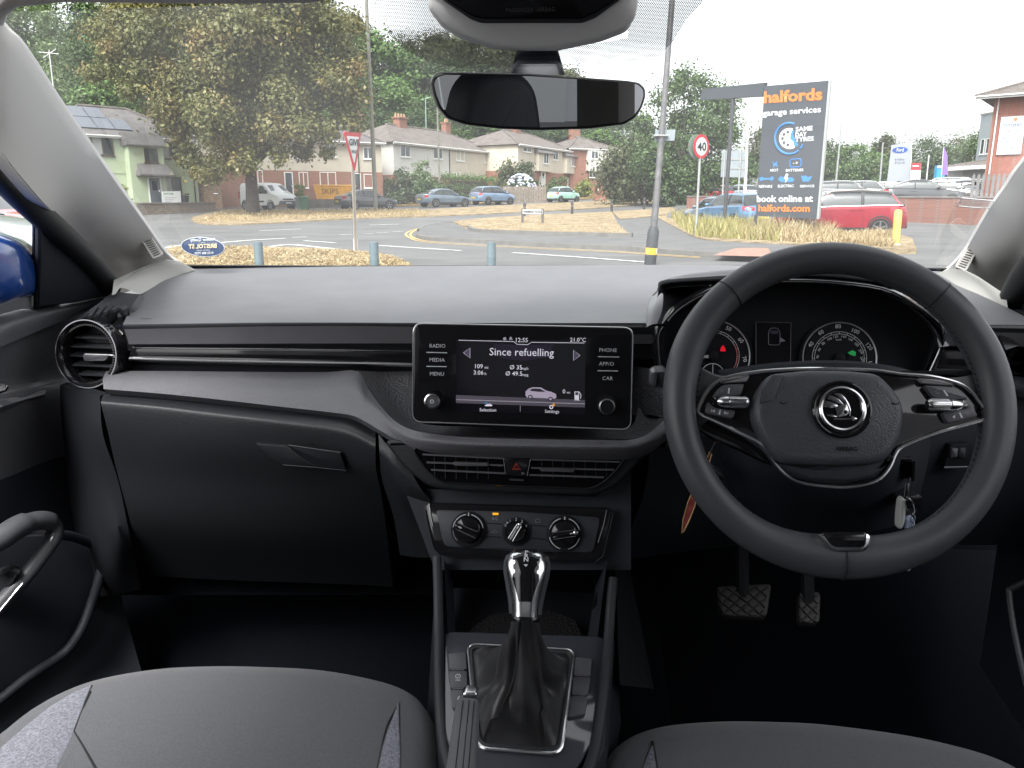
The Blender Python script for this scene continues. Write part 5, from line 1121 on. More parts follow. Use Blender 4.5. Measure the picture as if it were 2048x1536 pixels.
def G(u, v, ymin=4.0, ymax=240.0):     # where the line of sight through a pixel meets the ground
    d = ray(u, v); y = ymin; step = .4; prev = y
    while y < ymax:
        p = CAM + d * (y / d.y)
        if p.z <= hgt(p.x, p.y):
            lo, hi = prev, y
            for _ in range(18):
                m_ = (lo + hi) / 2; p = CAM + d * (m_ / d.y)
                if p.z <= hgt(p.x, p.y): hi = m_
                else: lo = m_
            p = CAM + d * (hi / d.y); return Vector((p.x, p.y, hgt(p.x, p.y)))
        prev = y; y += step
    p = CAM + d * (ymax / d.y); return Vector((p.x, p.y, hgt(p.x, p.y)))
def X(u, y, z=1.15):                   # sideways place of something seen in column u, y metres ahead at height z
    return (u - 1024) / F * (y * math.cos(PITCH) - (z - CAM.z) * math.sin(PITCH))
def Zat(v, y):                         # height seen at row v, y metres ahead
    d = ray(1024, v); return CAM.z + d.z / d.y * y

M_asph = mat('asphalt', (.112, .112, .115), .88, bump=('noise', 60, .25, .01), var=(.28, .24, (.155, .155, .153)))
M_asph2 = mat('pavement_asphalt', (.105, .105, .108), .9, bump=('noise', 70, .3, .01), var=(.9, .2, (.14, .138, .135)))
M_dry = mat('dry_grass', (.25, .19, .115), 1.0, spec=.1, bump=('noise', 14, .8, .05), var=(1.6, .4, (.41, .325, .21)))
M_bank = mat('garden_bank', (.16, .12, .05), 1.0, spec=.1, bump=('noise', 8, .8, .08), var=(.35, .5, (.33, .23, .10)))
M_hill = mat('hill_ground', (.035, .05, .018), 1.0, spec=.1, var=(.2, .4))
M_kerb = mat('kerb_stone', (.155, .148, .138), .9, bump=('noise', 40, .3, .01), var=(3, .2))
M_line = mat('road_paint_white', (.72, .72, .70), .8, var=(6, .15, (.78, .78, .76)))
M_yline = mat('road_paint_yellow', (.55, .38, .14), .8, var=(6, .3))
M_red_t = mat('tactile_paving_red', (.33, .17, .13), .9, var=(5, .3))

xs = [-420, -300, -220, -170, -140, -115, -95] + [-80 + 1.6 * i for i in range(101)] + [95, 115, 140, 170, 220, 300, 420]
ys = [-120, -60, -30, -12, 0] + [3 + 1.15 * i for i in range(98)] + [118, 122, 127, 132, 138, 145, 152, 160, 170, 180, 195, 210, 230, 260, 300, 380, 480, 620]
tb = MB(); tb.grid([[Vector((x, y, hgt(x, y))) for x in xs] for y in ys])
struct('ground', tb, M_asph, angle=60)
def strip(name, near, far, lift, m, rows_=10, dens=4, kind=None, skirt=0.0, rough=0.0):
    N = crv([Vector((u, v, 0)) for u, v in near], dens); Fp = crv([Vector((u, v, 0)) for u, v in far], dens)
    n = max(len(N), len(Fp))
    def rs(L_):
        out = []
        for i in range(n):
            t_ = i / (n - 1) * (len(L_) - 1); k = min(int(t_), len(L_) - 2); out.append(L_[k].lerp(L_[k + 1], t_ - k))
        return out
    N, Fp = rs(N), rs(Fp); gN = [G(p.x, p.y) for p in N]; gF = [G(p.x, p.y) for p in Fp]
    grid = []
    for j in range(rows_ + 1):
        t_ = j / rows_; row = []
        for a, b_ in zip(gN, gF):
            p = a.lerp(b_, t_); ed = min(1, 4 * t_ * (1 - t_) * 3)
            row.append(Vector((p.x, p.y, hgt(p.x, p.y) + lift + rough * ed * rng.uniform(-1, 1))))
        grid.append(row)
    mb = MB().grid(grid)
    if skirt:
        for L_ in (gN, gF):
            mb.grid([[Vector((p.x, p.y, hgt(p.x, p.y) + lift)) for p in L_], [Vector((p.x, p.y, hgt(p.x, p.y) - .05)) for p in L_]])
        for k in (0, -1):
            mb.grid([[r_[k] for r_ in grid], [Vector((r_[k].x, r_[k].y, r_[k].z - lift - .05)) for r_ in grid]])
    o = struct(name, mb, m, angle=60); return o, gN, gF
def gline(name, pts, w, m, lift=.012, dens=4):
    P = [G(p.x, p.y) for p in crv([Vector((u, v, 0)) for u, v in pts], dens)]
    a, b_ = [], []
    for i, p in enumerate(P):
        d = (P[min(i + 1, len(P) - 1)] - P[max(i - 1, 0)]); d.z = 0; d.normalize(); n = Vector((-d.y, d.x, 0)) * w / 2
        a.append(Vector((p.x + n.x, p.y + n.y, hgt(p.x + n.x, p.y + n.y) + lift))); b_.append(Vector((p.x - n.x, p.y - n.y, hgt(p.x - n.x, p.y - n.y) + lift)))
    return struct(name, MB().grid([a, b_]), m)
vf, _, _ = strip('grass_verge', [(382, 441), (404, 449), (484, 450), (592, 445), (726, 438), (860, 434), (1118, 422), (1250, 413), (1362, 403)],
      [(384, 437), (404, 431), (457, 422), (565, 423), (753, 424), (833, 421), (900, 418), (1022, 411), (1159, 405), (1362, 395)], .07, M_dry, 10, 5, skirt=.07, rough=.03)
vf['label'] = 'dry grass verge between main road and service road'
strip('garden_bank', [(430, 414), (600, 414), (760, 414), (850, 412), (950, 409), (1100, 402), (1250, 396), (1372, 391)], [(430, 402), (600, 402), (760, 399), (850, 396), (950, 394), (1100, 388), (1250, 382), (1372, 378)], .06, M_bank, 10, 5, rough=.05)
strip('grass_verge', [(300, 560), (500, 562), (700, 560), (840, 556)], [(336, 501), (400, 497), (500, 496), (650, 500), (740, 507), (775, 516), (812, 530), (840, 550)], .05, M_dry, 10, 5, skirt=.05, rough=.015)
pv, kN, kF = strip('pavement', [(836, 475), (862, 481), (950, 486), (1038, 491), (1226, 500), (1293, 505), (1400, 513), (1500, 521), (1600, 530)], [(838, 463), (850, 456), (880, 450), (940, 445), (1118, 430), (1250, 421), (1360, 415), (1440, 440), (1620, 478)], .11, M_asph2, 8, 5, skirt=.11)
lw, lN, lF = strip('lawn', [(936, 461), (958, 470), (1060, 475), (1180, 479), (1264, 481)], [(906, 449), (940, 444), (1011, 438), (1120, 432), (1224, 428)], .16, M_dry, 8, 5, skirt=.05, rough=.02)
strip('grass_patch', [(1240, 444), (1300, 438), (1350, 431)], [(1224, 427), (1290, 423), (1350, 417)], .16, M_dry, 4, 4, skirt=.05)
strip('rough_grass_ground', [(1306, 434), (1350, 460), (1394, 483), (1440, 490), (1600, 499), (1700, 504), (1790, 508), (1832, 508)], [(1330, 424), (1380, 432), (1440, 446), (1500, 455), (1600, 462), (1700, 466), (1790, 476), (1822, 484)], .14, M_dry, 8, 5, skirt=.05, rough=.03)
strip('tactile_paving', [(1426, 522), (1480, 524), (1546, 526)], [(1470, 507), (1500, 506), (1535, 506)], .125, M_red_t, 3, 3)
# kerbs
def kerb(name, P, lift, w=.14, h_=.12):
    mb = MB(); n = len(P)
    rows_ = [[], [], [], []]
    for i, p in enumerate(P):
        d = (P[min(i + 1, n - 1)] - P[max(i - 1, 0)]); d.z = 0; d.normalize(); nn = Vector((-d.y, d.x, 0)) * w / 2; z = hgt(p.x, p.y)
        rows_[0].append(Vector((p.x - nn.x, p.y - nn.y, z - .05))); rows_[1].append(Vector((p.x - nn.x, p.y - nn.y, z + h_)))
        rows_[2].append(Vector((p.x + nn.x, p.y + nn.y, z + h_))); rows_[3].append(Vector((p.x + nn.x, p.y + nn.y, z - .05)))
    mb.grid(rows_); return struct(name, mb, M_kerb)
kerb('kerb', kN, .12); kerb('kerb', kF[:26], .12)
ed_ = kerb('lawn_edging', lN, .2, .12, .24)
for pts, w_ in (([(519, 462), (602, 458)], .15), ([(739, 450.5), (798, 448.6)], .15), ([(680, 470), (704, 469)], .12), ([(726, 468), (747, 467.4)], .12), ([(753, 466.4), (777, 465.5)], .12), ([(785, 464), (806, 463.2)], .12),
                ([(330, 497), (361, 491.5), (449, 485), (500, 481), (570, 477)], .2), ([(584, 475.3), (613, 474)], .15), ([(608, 482), (670, 486)], .15), ([(527, 496), (578, 490), (640, 495.5), (704, 502)], .18),
                ([(758, 491.5), (900, 501)], .15), ([(850, 497), (922, 502)], .13), ([(1025, 506), (1150, 514.5), (1290, 525)], .13)):
    gline('road_marking', pts, w_, M_line)
for pts in ([(902, 450), (860, 454), (831, 459), (815, 465), (812, 471), (822, 477), (840, 483), (905, 489), (1040, 496), (1226, 505), (1400, 517)], [(902, 448.5), (862, 452), (838, 458), (824, 465), (821, 471), (830, 477), (850, 482), (905, 487), (1040, 494), (1226, 503.4), (1400, 515)]):
    gline('road_marking', pts, .09, M_yline)

# ================================================================== foliage
def leafmat(name, c1, c2, c3=None, ns=.35, tr=.25):
    if name in MATS: return MATS[name]
    m = bpy.data.materials.new(name); m.use_nodes = True; t = m.node_tree; t.nodes.clear()
    g = t.nodes.new('ShaderNodeNewGeometry'); rp = t.nodes.new('ShaderNodeValToRGB')
    rp.color_ramp.elements[0].color = (*c1, 1); rp.color_ramp.elements[1].color = (*c2, 1)
    t.links.new(g.outputs['Random Per Island'], rp.inputs[0]); col = rp.outputs[0]
    if c3:
        nz = t.nodes.new('ShaderNodeTexNoise'); nz.inputs['Scale'].default_value = ns; nz.inputs['Detail'].default_value = 4; nz.inputs['Roughness'].default_value = .7
        tc = t.nodes.new('ShaderNodeTexCoord'); t.links.new(tc.outputs['Object'], nz.inputs['Vector'])
        mrr = t.nodes.new('ShaderNodeMapRange'); mrr.inputs[1].default_value = .50; mrr.inputs[2].default_value = .68; t.links.new(nz.outputs['Fac'], mrr.inputs[0])
        mi_ = t.nodes.new('ShaderNodeMix'); mi_.data_type = 'RGBA'
        rp2 = t.nodes.new('ShaderNodeValToRGB'); rp2.color_ramp.elements[0].color = (*[x * .7 for x in c3], 1); rp2.color_ramp.elements[1].color = (*[min(1, x * 1.3) for x in c3], 1)
        t.links.new(g.outputs['Random Per Island'], rp2.inputs[0])
        t.links.new(mrr.outputs[0], mi_.inputs[0]); t.links.new(col, mi_.inputs[6]); t.links.new(rp2.outputs[0], mi_.inputs[7]); col = mi_.outputs[2]
    d = t.nodes.new('ShaderNodeBsdfDiffuse'); tl = t.nodes.new('ShaderNodeBsdfTranslucent'); gl = t.nodes.new('ShaderNodeBsdfGlossy'); gl.inputs['Roughness'].default_value = .45
    gl.inputs[0].default_value = (.8, .8, .8, 1)
    mx = t.nodes.new('ShaderNodeMixShader'); mx.inputs[0].default_value = tr; mx2 = t.nodes.new('ShaderNodeMixShader'); mx2.inputs[0].default_value = .04
    o = t.nodes.new('ShaderNodeOutputMaterial')
    t.links.new(col, d.inputs[0]); t.links.new(col, tl.inputs[0]); t.links.new(d.outputs[0], mx.inputs[1]); t.links.new(tl.outputs[0], mx.inputs[2])
    t.links.new(mx.outputs[0], mx2.inputs[1]); t.links.new(gl.outputs[0], mx2.inputs[2]); t.links.new(mx2.outputs[0], o.inputs[0])
    MATS[name] = m; return m
L_green = leafmat('leaf_green', (.045, .085, .025), (.090, .150, .042), None, .3, .14)
L_dark = leafmat('leaf_dark_green', (.032, .058, .021), (.066, .102, .035), None, .3, .14)
L_bright = leafmat('leaf_bright_green', (.062, .122, .028), (.118, .200, .050), None, .3, .14)
L_olive = leafmat('leaf_olive', (.052, .068, .028), (.095, .112, .045), None, .3, .14)
L_pale = leafmat('leaf_pale_green', (0.112, 0.168, 0.07), (0.224, 0.294, 0.14))
L_chest = leafmat('leaf_chestnut', (.120, .130, .042), (.178, .180, .060), (.245, .175, .060), .42)
L_hyd = leafmat('leaf_hydrangea', (0.056, 0.112, 0.035), (0.14, 0.238, 0.07))
L_yel = leafmat('leaf_yellow_green', (0.14, 0.182, 0.035), (0.308, 0.336, 0.084))
M_bark = mat('bark', (.07, .058, .045), .95, bump=('noise', 9, .9, .04), var=(3, .3))
def leaf_cloud(rnd_, clumps, n, size, flat=.35):
    """n leaf faces spread through a list of clumps (centre, radius)."""
    vs = []; fs = []
    wts = [c[1] ** 2 for c in clumps]; tot = sum(wts); cum = []; s_ = 0
    for w_ in wts: s_ += w_ / tot; cum.append(s_)
    import bisect
    for _ in range(n):
        c, r = clumps[min(bisect.bisect(cum, rnd_.random()), len(clumps) - 1)][:2]
        while True:
            d = Vector((rnd_.uniform(-1, 1), rnd_.uniform(-1, 1), rnd_.uniform(-1, 1)))
            if .05 < d.length < 1: break
        d = d.normalized()
        q_ = abs(rnd_.gauss(.62, .34)) * (1.0 if rnd_.random() < .85 else 1.5)
        p = c + Vector((d.x * r, d.y * r, d.z * r * .8)) * q_
        nrm = (d * .8 + Vector((rnd_.gauss(0, .55), rnd_.gauss(0, .55), rnd_.gauss(.35, .5)))).normalized()
        a = nrm.orthogonal().normalized(); q = rnd_.uniform(0, 6.28); b_ = nrm.cross(a)
        e1 = a * math.cos(q) + b_ * math.sin(q); e2 = nrm.cross(e1); s1 = size * rnd_.uniform(.6, 1.3); s2 = s1 * rnd_.uniform(.45, .8)
        k = len(vs)
        vs += [p + e1 * s1, p + e2 * s2 - nrm * s1 * .12, p - e1 * s1, p - e2 * s2 - nrm * s1 * .12]; fs.append((k, k + 1, k + 2, k + 3))
    me = bpy.data.meshes.new('foliage'); me.from_pydata([tuple(p) for p in vs], [], fs); return me
def crown_clumps(rnd_, w_, h_, nc, r0, base=0.0, droop=0.0):
    out = []
    for i in range(nc):
        while True:
            d = Vector((rnd_.uniform(-1, 1), rnd_.uniform(-1, 1), rnd_.uniform(-1, 1)))
            if d.length < 1: break
        d = d.normalized() * (d.length ** .5)
        out.append((Vector((d.x * w_ / 2 * .86, d.y * w_ / 2 * .86, base + h_ / 2 + d.z * h_ / 2 * .88)), r0 * rnd_.uniform(.55, 1.25)))
    return out
def limbs(rnd_, clumps, trunk_r, fork, nl=9, top=None):
    mb = MB(); tp = Vector((0, 0, fork)); mb.tube([Vector((0, 0, -.3)), Vector((rnd_.uniform(-.1, .1), rnd_.uniform(-.1, .1), fork * .55)), tp], [trunk_r * 1.25, trunk_r, trunk_r * .85], 10)
    for c in rnd_.sample(clumps, min(nl, len(clumps))):
        e = c[0]; mid = tp.lerp(e, .45) + Vector((rnd_.uniform(-.4, .4), rnd_.uniform(-.4, .4), .12 * (e - tp).length))
        q = tp.lerp(mid, .5) + Vector((0, 0, rnd_.uniform(0, .3))); mb.tube([tp - Vector((0, 0, .2)), q, mid, e], [trunk_r * .55, trunk_r * .4, trunk_r * .26, trunk_r * .08], 7)
    return mb
def tree(name, label, loc, w_, h_, nc, r0, n, size, m, trunk_r, fork, group=None, seed=1, base=None, cat='tree', nl=9, clumps=None):
    rn = random.Random(seed); base = fork * .8 if base is None else base
    cl_ = clumps or crown_clumps(rn, w_, h_ - base, nc, r0, base)
    t_ = thing(name, label, cat, loc, rn.uniform(0, 6.28) if clumps is None else 0, group, local=True)
    me = leaf_cloud(rn, cl_, n, size); me.materials.append(m); o = link('crown', me, None, t_, False)
    tr = link('trunk', limbs(rn, cl_, trunk_r, fork, nl).mesh('trunk'), M_bark, t_, False)
    return t_
def dup(root, loc, rotz=0.0, sc=(1, 1, 1), label=None, group=None, mats_=None):
    r = root.copy(); COL.objects.link(r); r.location = loc; r.rotation_euler = (0, 0, rotz); r.scale = sc
    if label: r['label'] = label
    if group: r['group'] = group
    for ch in list(root.children):
        c = ch.copy(); COL.objects.link(c); c.parent = r
        for g_ in ch.children:
            d = g_.copy(); COL.objects.link(d); d.parent = c
    return r

# ---- the big horse chestnut: crown described by the clumps one sees
ctr = Vector((X(506, 53, .6), 53, hgt(X(506, 53, .6), 53))); cy = ctr.y
cl_ = []
rn = random.Random(5)
def cpx(u, v, dy): 
    y = cy + dy; return Vector((X(u, y, Zat(v, y)) - ctr.x, dy, Zat(v, y) - ctr.z))
outl = [(215, 60, 45), (200, 130, 40), (260, 20, 60), (340, -20, 70), (440, -60, 80), (540, -60, 80), (620, -10, 70), (670, 50, 55), (700, 120, 42), (690, 190, 45), (705, 240, 30), (640, 262, 34), (600, 300, 32), (560, 318, 30), (480, 330, 38), (420, 335, 40), (380, 318, 35), (365, 285, 30), (318, 215, 34), (262, 165, 36), (395, 345, 26), (690, 238, 24), (225, 95, 34), (660, 300, 22), (720, 250, 16),
        (300, 90, 70), (400, 60, 80), (500, 40, 85), (590, 80, 75), (640, 150, 60), (580, 200, 65), (480, 160, 80), (380, 170, 75), (300, 160, 55), (420, 250, 60), (520, 260, 60), (600, 250, 50), (470, 100, 85), (560, 130, 75), (350, 230, 50), (470, 300, 48), (540, 200, 70), (430, 200, 70)]
for u, v, r in outl:
    for k in range(4 if r > 38 else 3):
        dy = rn.uniform(-6.5, 5) * (1 - abs(u - 460) / 420); rr = r / F * cy * rn.uniform(.45, .72)
        cl_.append((cpx(u + rn.uniform(-1, 1) * r * .5, v + rn.uniform(-1, 1) * r * .5, dy), rr))
tree('horse_chestnut_tree', 'big browning horse chestnut tree standing on the dry verge by the white van', ctr, 0, 0, 0, 0, 170000, .125, L_chest, .40, 3.2, seed=5, clumps=cl_, nl=22)

# ---- wooded hill: a few trees built, the rest copied
protos = []
for k, (m, lab) in enumerate(((L_green, 0), (L_dark, 1), (L_olive, 2), (L_bright, 3))):
    protos.append((m, k))
PT = {}
HG = 'trees of the wooded hill behind the houses'
KL_ = ['leafy mid green tree of the wooded hill behind the houses', 'dark green tree of the wooded hill behind the houses', 'olive brown tree of the wooded hill behind the houses', 'fresh green tree of the wooded hill behind the houses']
def hill_tree(kind, u, vtop, wpx, y, j=0):
    zt = Zat(vtop, y); x = X(u, y, zt - 3); zb = hgt(x, y); h_ = max(6.0, zt - zb); wm = wpx / F * y
    if kind not in PT:
        PT[kind] = (tree('hill_tree', KL_[kind], (x, y, zb - .3), wm, h_, 46, wm * .17, 18000, .25, [L_green, L_dark, L_olive, L_bright][kind], .28, h_ * .3, HG, 20 + kind, base=h_ * .12), wm, h_)
        return PT[kind][0]
    r, w0, h0 = PT[kind]; s_ = wm / w0
    return dup(r, (x, y, zb - .3), rng.uniform(0, 6.28), (s_, s_, h_ / h0), KL_[kind], HG)
for a in ((1, 30, -30, 170, 118), (0, 120, -70, 190, 125), (1, 205, -30, 170, 128), (3, 75, 130, 130, 100), (0, 150, 60, 150, 110), (3, 190, 145, 130, 98), (1, 270, 20, 150, 126), (0, 350, -60, 180, 130), (1, 470, -80, 200, 132), (0, 590, -60, 180, 134), (1, 660, -10, 150, 134), (0, 705, 30, 130, 138),
          (3, 760, 55, 150, 132), (0, 740, 130, 130, 122), (1, 820, 90, 150, 138), (3, 800, 150, 120, 120), (0, 850, 175, 130, 118), (2, 880, 62, 170, 175), (2, 960, 70, 170, 178), (1, 920, 115, 160, 150), (2, 1020, 95, 160, 178), (0, 990, 150, 150, 140), (1, 1060, 150, 160, 150), (0, 1090, 185, 150, 135), (2, 1110, 130, 150, 175), (1, 1160, 190, 140, 140), (2, 1200, 180, 140, 165), (0, 1230, 215, 140, 130),
          (0, 700, 190, 120, 115), (1, 780, 205, 130, 112), (0, 905, 215, 130, 112), (3, 975, 225, 120, 110), (1, 1040, 235, 120, 112), (0, 1130, 245, 120, 112), (3, 1190, 255, 110, 110), (1, 1250, 250, 110, 115), (0, 640, 200, 150, 110), (1, 560, 180, 160, 112), (0, 300, 150, 150, 108), (1, 400, 190, 160, 106)):
    hill_tree(*a)
# ---- other trees
def ptree(name, label, u, vtop, wpx, y, m, n=14000, size=.15, group=None, seed=3, nc=40, fork=None, basef=.25, tr=.2, vb=None, cat='tree', rk=.2):
    zt = Zat(vtop, y); x = X(u, y, zt * .5); zb = hgt(x, y) if vb is None else Zat(vb, y); h_ = zt - zb; wm = wpx / F * y
    return tree(name, label, (x, y, zb), wm, h_, nc, wm * rk, n, size, m, tr, h_ * .3 if fork is None else fork, group, seed, base=h_ * basef, cat=cat)
ptree('birch_tree', 'pale drooping tree at the top left corner of the windscreen', 60, -60, 150, 80, L_pale, 9000, .16, seed=31, basef=.3)
ptree('lime_tree', 'tall green tree behind the speed limit sign', 1372, 128, 215, 64, L_green, 30000, .13, seed=41, nc=60, basef=.05, rk=.15)
ptree('lime_tree', 'smaller round tree left of the tall tree behind the lamp post', 1290, 270, 170, 70, L_olive, 9000, .17, seed=42, basef=.0)
FG = 'trees beyond the car lot'
for u, vt, w_, y, m, lab in ((1545, 248, 90, 105, L_olive, 'thin olive tree left of the tall dark garage sign'), (1660, 275, 110, 120, L_dark, 'dark tree just right of the tall dark garage sign'), (1712, 284, 80, 110, L_bright, 'fresh green tree left of the grey dealer pylon'), (1762, 264, 70, 120, L_olive, 'slender tree rising beside the grey dealer pylon'), (1838, 264, 130, 130, L_dark, 'broad dark tree behind the grey dealer pylon'), (1915, 268, 120, 135, L_olive, 'broad olive tree behind the purple flag'), (1955, 262, 80, 120, L_green, 'green tree left of the grey tower block'), (1868, 312, 90, 100, L_dark, 'low dark tree behind the blue sign box'), (1470, 300, 90, 100, L_green, 'green tree behind the grey road sign'), (1590, 290, 120, 115, L_green, 'tree hidden mostly behind the tall garage sign'), (1735, 318, 120, 100, L_green, 'low green trees behind the white lot cars')):
    ptree('lot_tree', lab, u, vt, w_, y, m, 7000, .18, FG, int(u), 26, basef=.12)
# hedges, bushes
def bush(name, label, u, vtop, wpx, vb, y, m, n=2600, size=.12, seed=1, depth=None, cat='bush', stems=True):
    zt, zb = Zat(vtop, y), Zat(vb, y); x = X(u, y, zb); wm = wpx / F * y; h_ = zt - zb; rn_ = random.Random(seed); zb0 = hgt(x, y)
    zb = max(zb, zb0) if zb > zb0 + 2 else min(zb, zb0); h_ = zt - zb
    cl_ = []
    for i in range(30):
        a = rn_.uniform(0, 6.28); r = rn_.random() ** .5
        cl_.append((Vector((math.cos(a) * r * wm * .40, math.sin(a) * r * (depth or wm) * .40, h_ * (.12 + .72 * rn_.random() * (1 - .4 * r * r)))), min(wm, h_) * rn_.uniform(.14, .24)))
    t_ = thing(name, label, cat, (x, y, zb), 0, None, local=True)
    me = leaf_cloud(rn_, cl_, n, size); me.materials.append(m); link('foliage', me, None, t_, False)
    sb = MB()
    for c in rn_.sample(cl_, 6): sb.tube([Vector((rn_.uniform(-.15, .15), rn_.uniform(-.15, .15), -.1)), c[0] * .6, c[0]], [.05, .035, .015], 6)
    link('stems', sb.mesh('stems'), M_bark, t_, False); return t_
bush('bush', 'yellow green bush in the front garden of the green house', 243, 356, 44, 414, 50, L_yel, 2500, .10, 3)
bush('shrub', 'upright yellow green shrub in front of the red brick terrace', 599, 357, 24, 398, 62, L_yel, 1500, .09, 4)
bush('bush', 'dark dense bush in front of the white rendered house', 800, 330, 80, 392, 72, L_dark, 3200, .13, 5)
bush('shrub', 'tall light green shrub rising by the white rendered house', 842, 300, 46, 385, 73, L_pale, 2600, .11, 6)
bush('bush', 'mid green bush beside the dark one below the white rendered house', 860, 342, 70, 390, 72, L_green, 2600, .13, 7)
bush('bush', 'low dark bush behind the silver blue saloon', 890, 362, 60, 396, 70, L_dark, 2200, .12, 8)
def hedge(name, label, uL, uR, vtop, vb, y0, y1, m, n, seed):
    rn_ = random.Random(seed); x0, x1 = X(uL, y0), X(uR, y1); zb = Zat(vb, (y0 + y1) / 2); zt = Zat(vtop, (y0 + y1) / 2); cl_ = []
    o0 = Vector(((x0 + x1) / 2, (y0 + y1) / 2, zb)); L_ = Vector((x1 - x0, y1 - y0, 0)); ln = L_.length; zg = min(zb, hgt(o0.x, o0.y)); k = max(10, int(ln / .35))
    for i in range(k):
        for zz in (.2, .5, .8): cl_.append((L_ * (i / (k - 1) - .5) + Vector((0, rn_.uniform(-.2, .2), (zt - zg) * zz)), (zt - zg) * .2))
    t_ = thing(name, label, 'hedge', (o0.x, o0.y, zg), 0, None, local=True); me = leaf_cloud(rn_, cl_, n, .09); me.materials.append(m); link('foliage', me, None, t_, False)
    link('stems', MB().box((0, 0, (zt - zg) * .35), (ln * .7, .2, (zt - zg) * .7), Matrix.Rotation(math.atan2(L_.y, L_.x), 3, 'Z')).mesh('stems'), M_bark, t_, False); return t_
hedge('hedge', 'clipped bright green hedge in front of the cream half of the white house', 885, 988, 344, 380, 74, 82, L_bright, 5000, 3)
bush('bush', 'large rounded olive bush at the end of the white house', 1022, 292, 80, 378, 84, L_olive, 3600, .14, 9)
bush('bush', 'dark green bush right of the large olive one', 1052, 308, 55, 372, 84, L_dark, 2600, .13, 10)
hy = bush('hydrangea', 'blue and white flowering hydrangea above the wooden fence', 1042, 350, 60, 378, 80, L_hyd, 1700, .11, 11, cat='flowers')
M_bl1 = mat('hydrangea_blue', (.38, .42, .60), .9); M_bl2 = mat('hydrangea_white', (.62, .62, .64), .9)
rn = random.Random(8); fl1, fl2 = MB(), MB(); yb = 80; hw = 30 / F * yb
for i in range(150):
    a = rn.uniform(0, 6.28); e = rn.uniform(.05, 1.4); p = Vector((math.cos(a) * math.cos(e) * hw, math.sin(a) * math.cos(e) * hw, .95 + math.sin(e) * 1.75))
    (fl1 if i % 2 else fl2).lathe(p, (0, 0, 1), [(.02, -.1), (.13, -.05), (.14, .02), (.05, .09)], 7)
for f_, m in ((fl1, M_bl1), (fl2, M_bl2)):
    o = part('blossom', f_.mesh('blossom'), m, None); o.parent = hy; o['kind'] = 'stuff'
bush('bush', 'rounded green bush by the steps of the second pair of houses', 1114, 340, 44, 378, 88, L_green, 2000, .13, 12)
bush('bush', 'yellow green bush in front of the red brick end house', 1167, 347, 36, 380, 94, L_yel, 1800, .13, 13)
bush('bush', 'overgrown shrubs at the foot of the trees right of the end house', 1270, 330, 100, 402, 78, L_green, 4200, .15, 14)
bush('bush', 'dark shrubs beside the brick lot wall behind the lamp post', 1345, 360, 80, 408, 62, L_dark, 3200, .13, 15)
# ---- long dry grass around the signs
def blades(name, label, quad, n, hmin, hmax, m, seed):
    rn_ = random.Random(seed); vs, fs = [], []
    g4 = [G(u, v) for u, v in quad]
    for i in range(n):
        s_, t_ = rn_.random(), rn_.random(); p = (g4[0].lerp(g4[1], s_)).lerp(g4[3].lerp(g4[2], s_), t_)
        p.z = hgt(p.x, p.y) + .1; h_ = rn_.uniform(hmin, hmax) * (.6 + .4 * math.sin(p.x * 1.7) * math.cos(p.y * 1.3) + .3); a = rn_.uniform(0, 3.14); w_ = .014 + .01 * rn_.random()
        dx = Vector((math.cos(a), math.sin(a), 0)) * w_; ln = Vector((rn_.gauss(0, .25), rn_.gauss(0, .25), 1)) * h_
        k = len(vs); vs += [p - dx, p + dx, p + ln * .55 + dx * .8, p + ln * .55 - dx * .8, p + ln + Vector((rn_.gauss(0, .06), rn_.gauss(0, .06), -.02))]
        fs += [(k, k + 1, k + 2, k + 3), (k + 3, k + 2, k + 4)]
    me = bpy.data.meshes.new(name); me.from_pydata([tuple(p) for p in vs], [], fs); me.materials.append(m)
    o = link(name, me); o['kind'] = 'stuff'; o['label'] = label; return o
L_straw = leafmat('straw', (.32, .24, .12), (.58, .47, .29)); L_straw2 = leafmat('green_straw', (.24, .23, .07), (.48, .42, .17))
blades('long_grass', 'long dry grass under the tall garage sign', [(1490, 489), (1670, 498), (1660, 466), (1480, 455)], 6500, .25, .62, L_straw, 1)
blades('long_grass', 'shorter dry grass before the red car', [(1660, 498), (1778, 502), (1770, 478), (1650, 468)], 4000, .12, .34, L_straw, 9)
blades('long_grass', 'greenish long grass around the speed limit sign post', [(1390, 482), (1560, 494), (1520, 458), (1340, 434)], 6500, .25, .7, L_straw2, 2)
blades('long_grass', 'long straw grass at the foot of the yellow bollard', [(1690, 502), (1782, 506), (1776, 490), (1690, 486)], 2000, .15, .4, L_straw, 3)
blades('verge_grass', 'short dry grass of the near verge', [(300, 548), (830, 548), (760, 516), (345, 502)], 14000, .03, .12, L_straw, 4)
blades('verge_grass', 'short dry grass of the verge under the chestnut', [(390, 447), (860, 434), (835, 422), (450, 424)], 9000, .06, .22, L_straw, 5)
blades('lawn_grass', 'short dry grass of the triangular lawn', [(950, 468), (1262, 480), (1224, 430), (908, 449)], 8000, .04, .14, L_straw, 6)
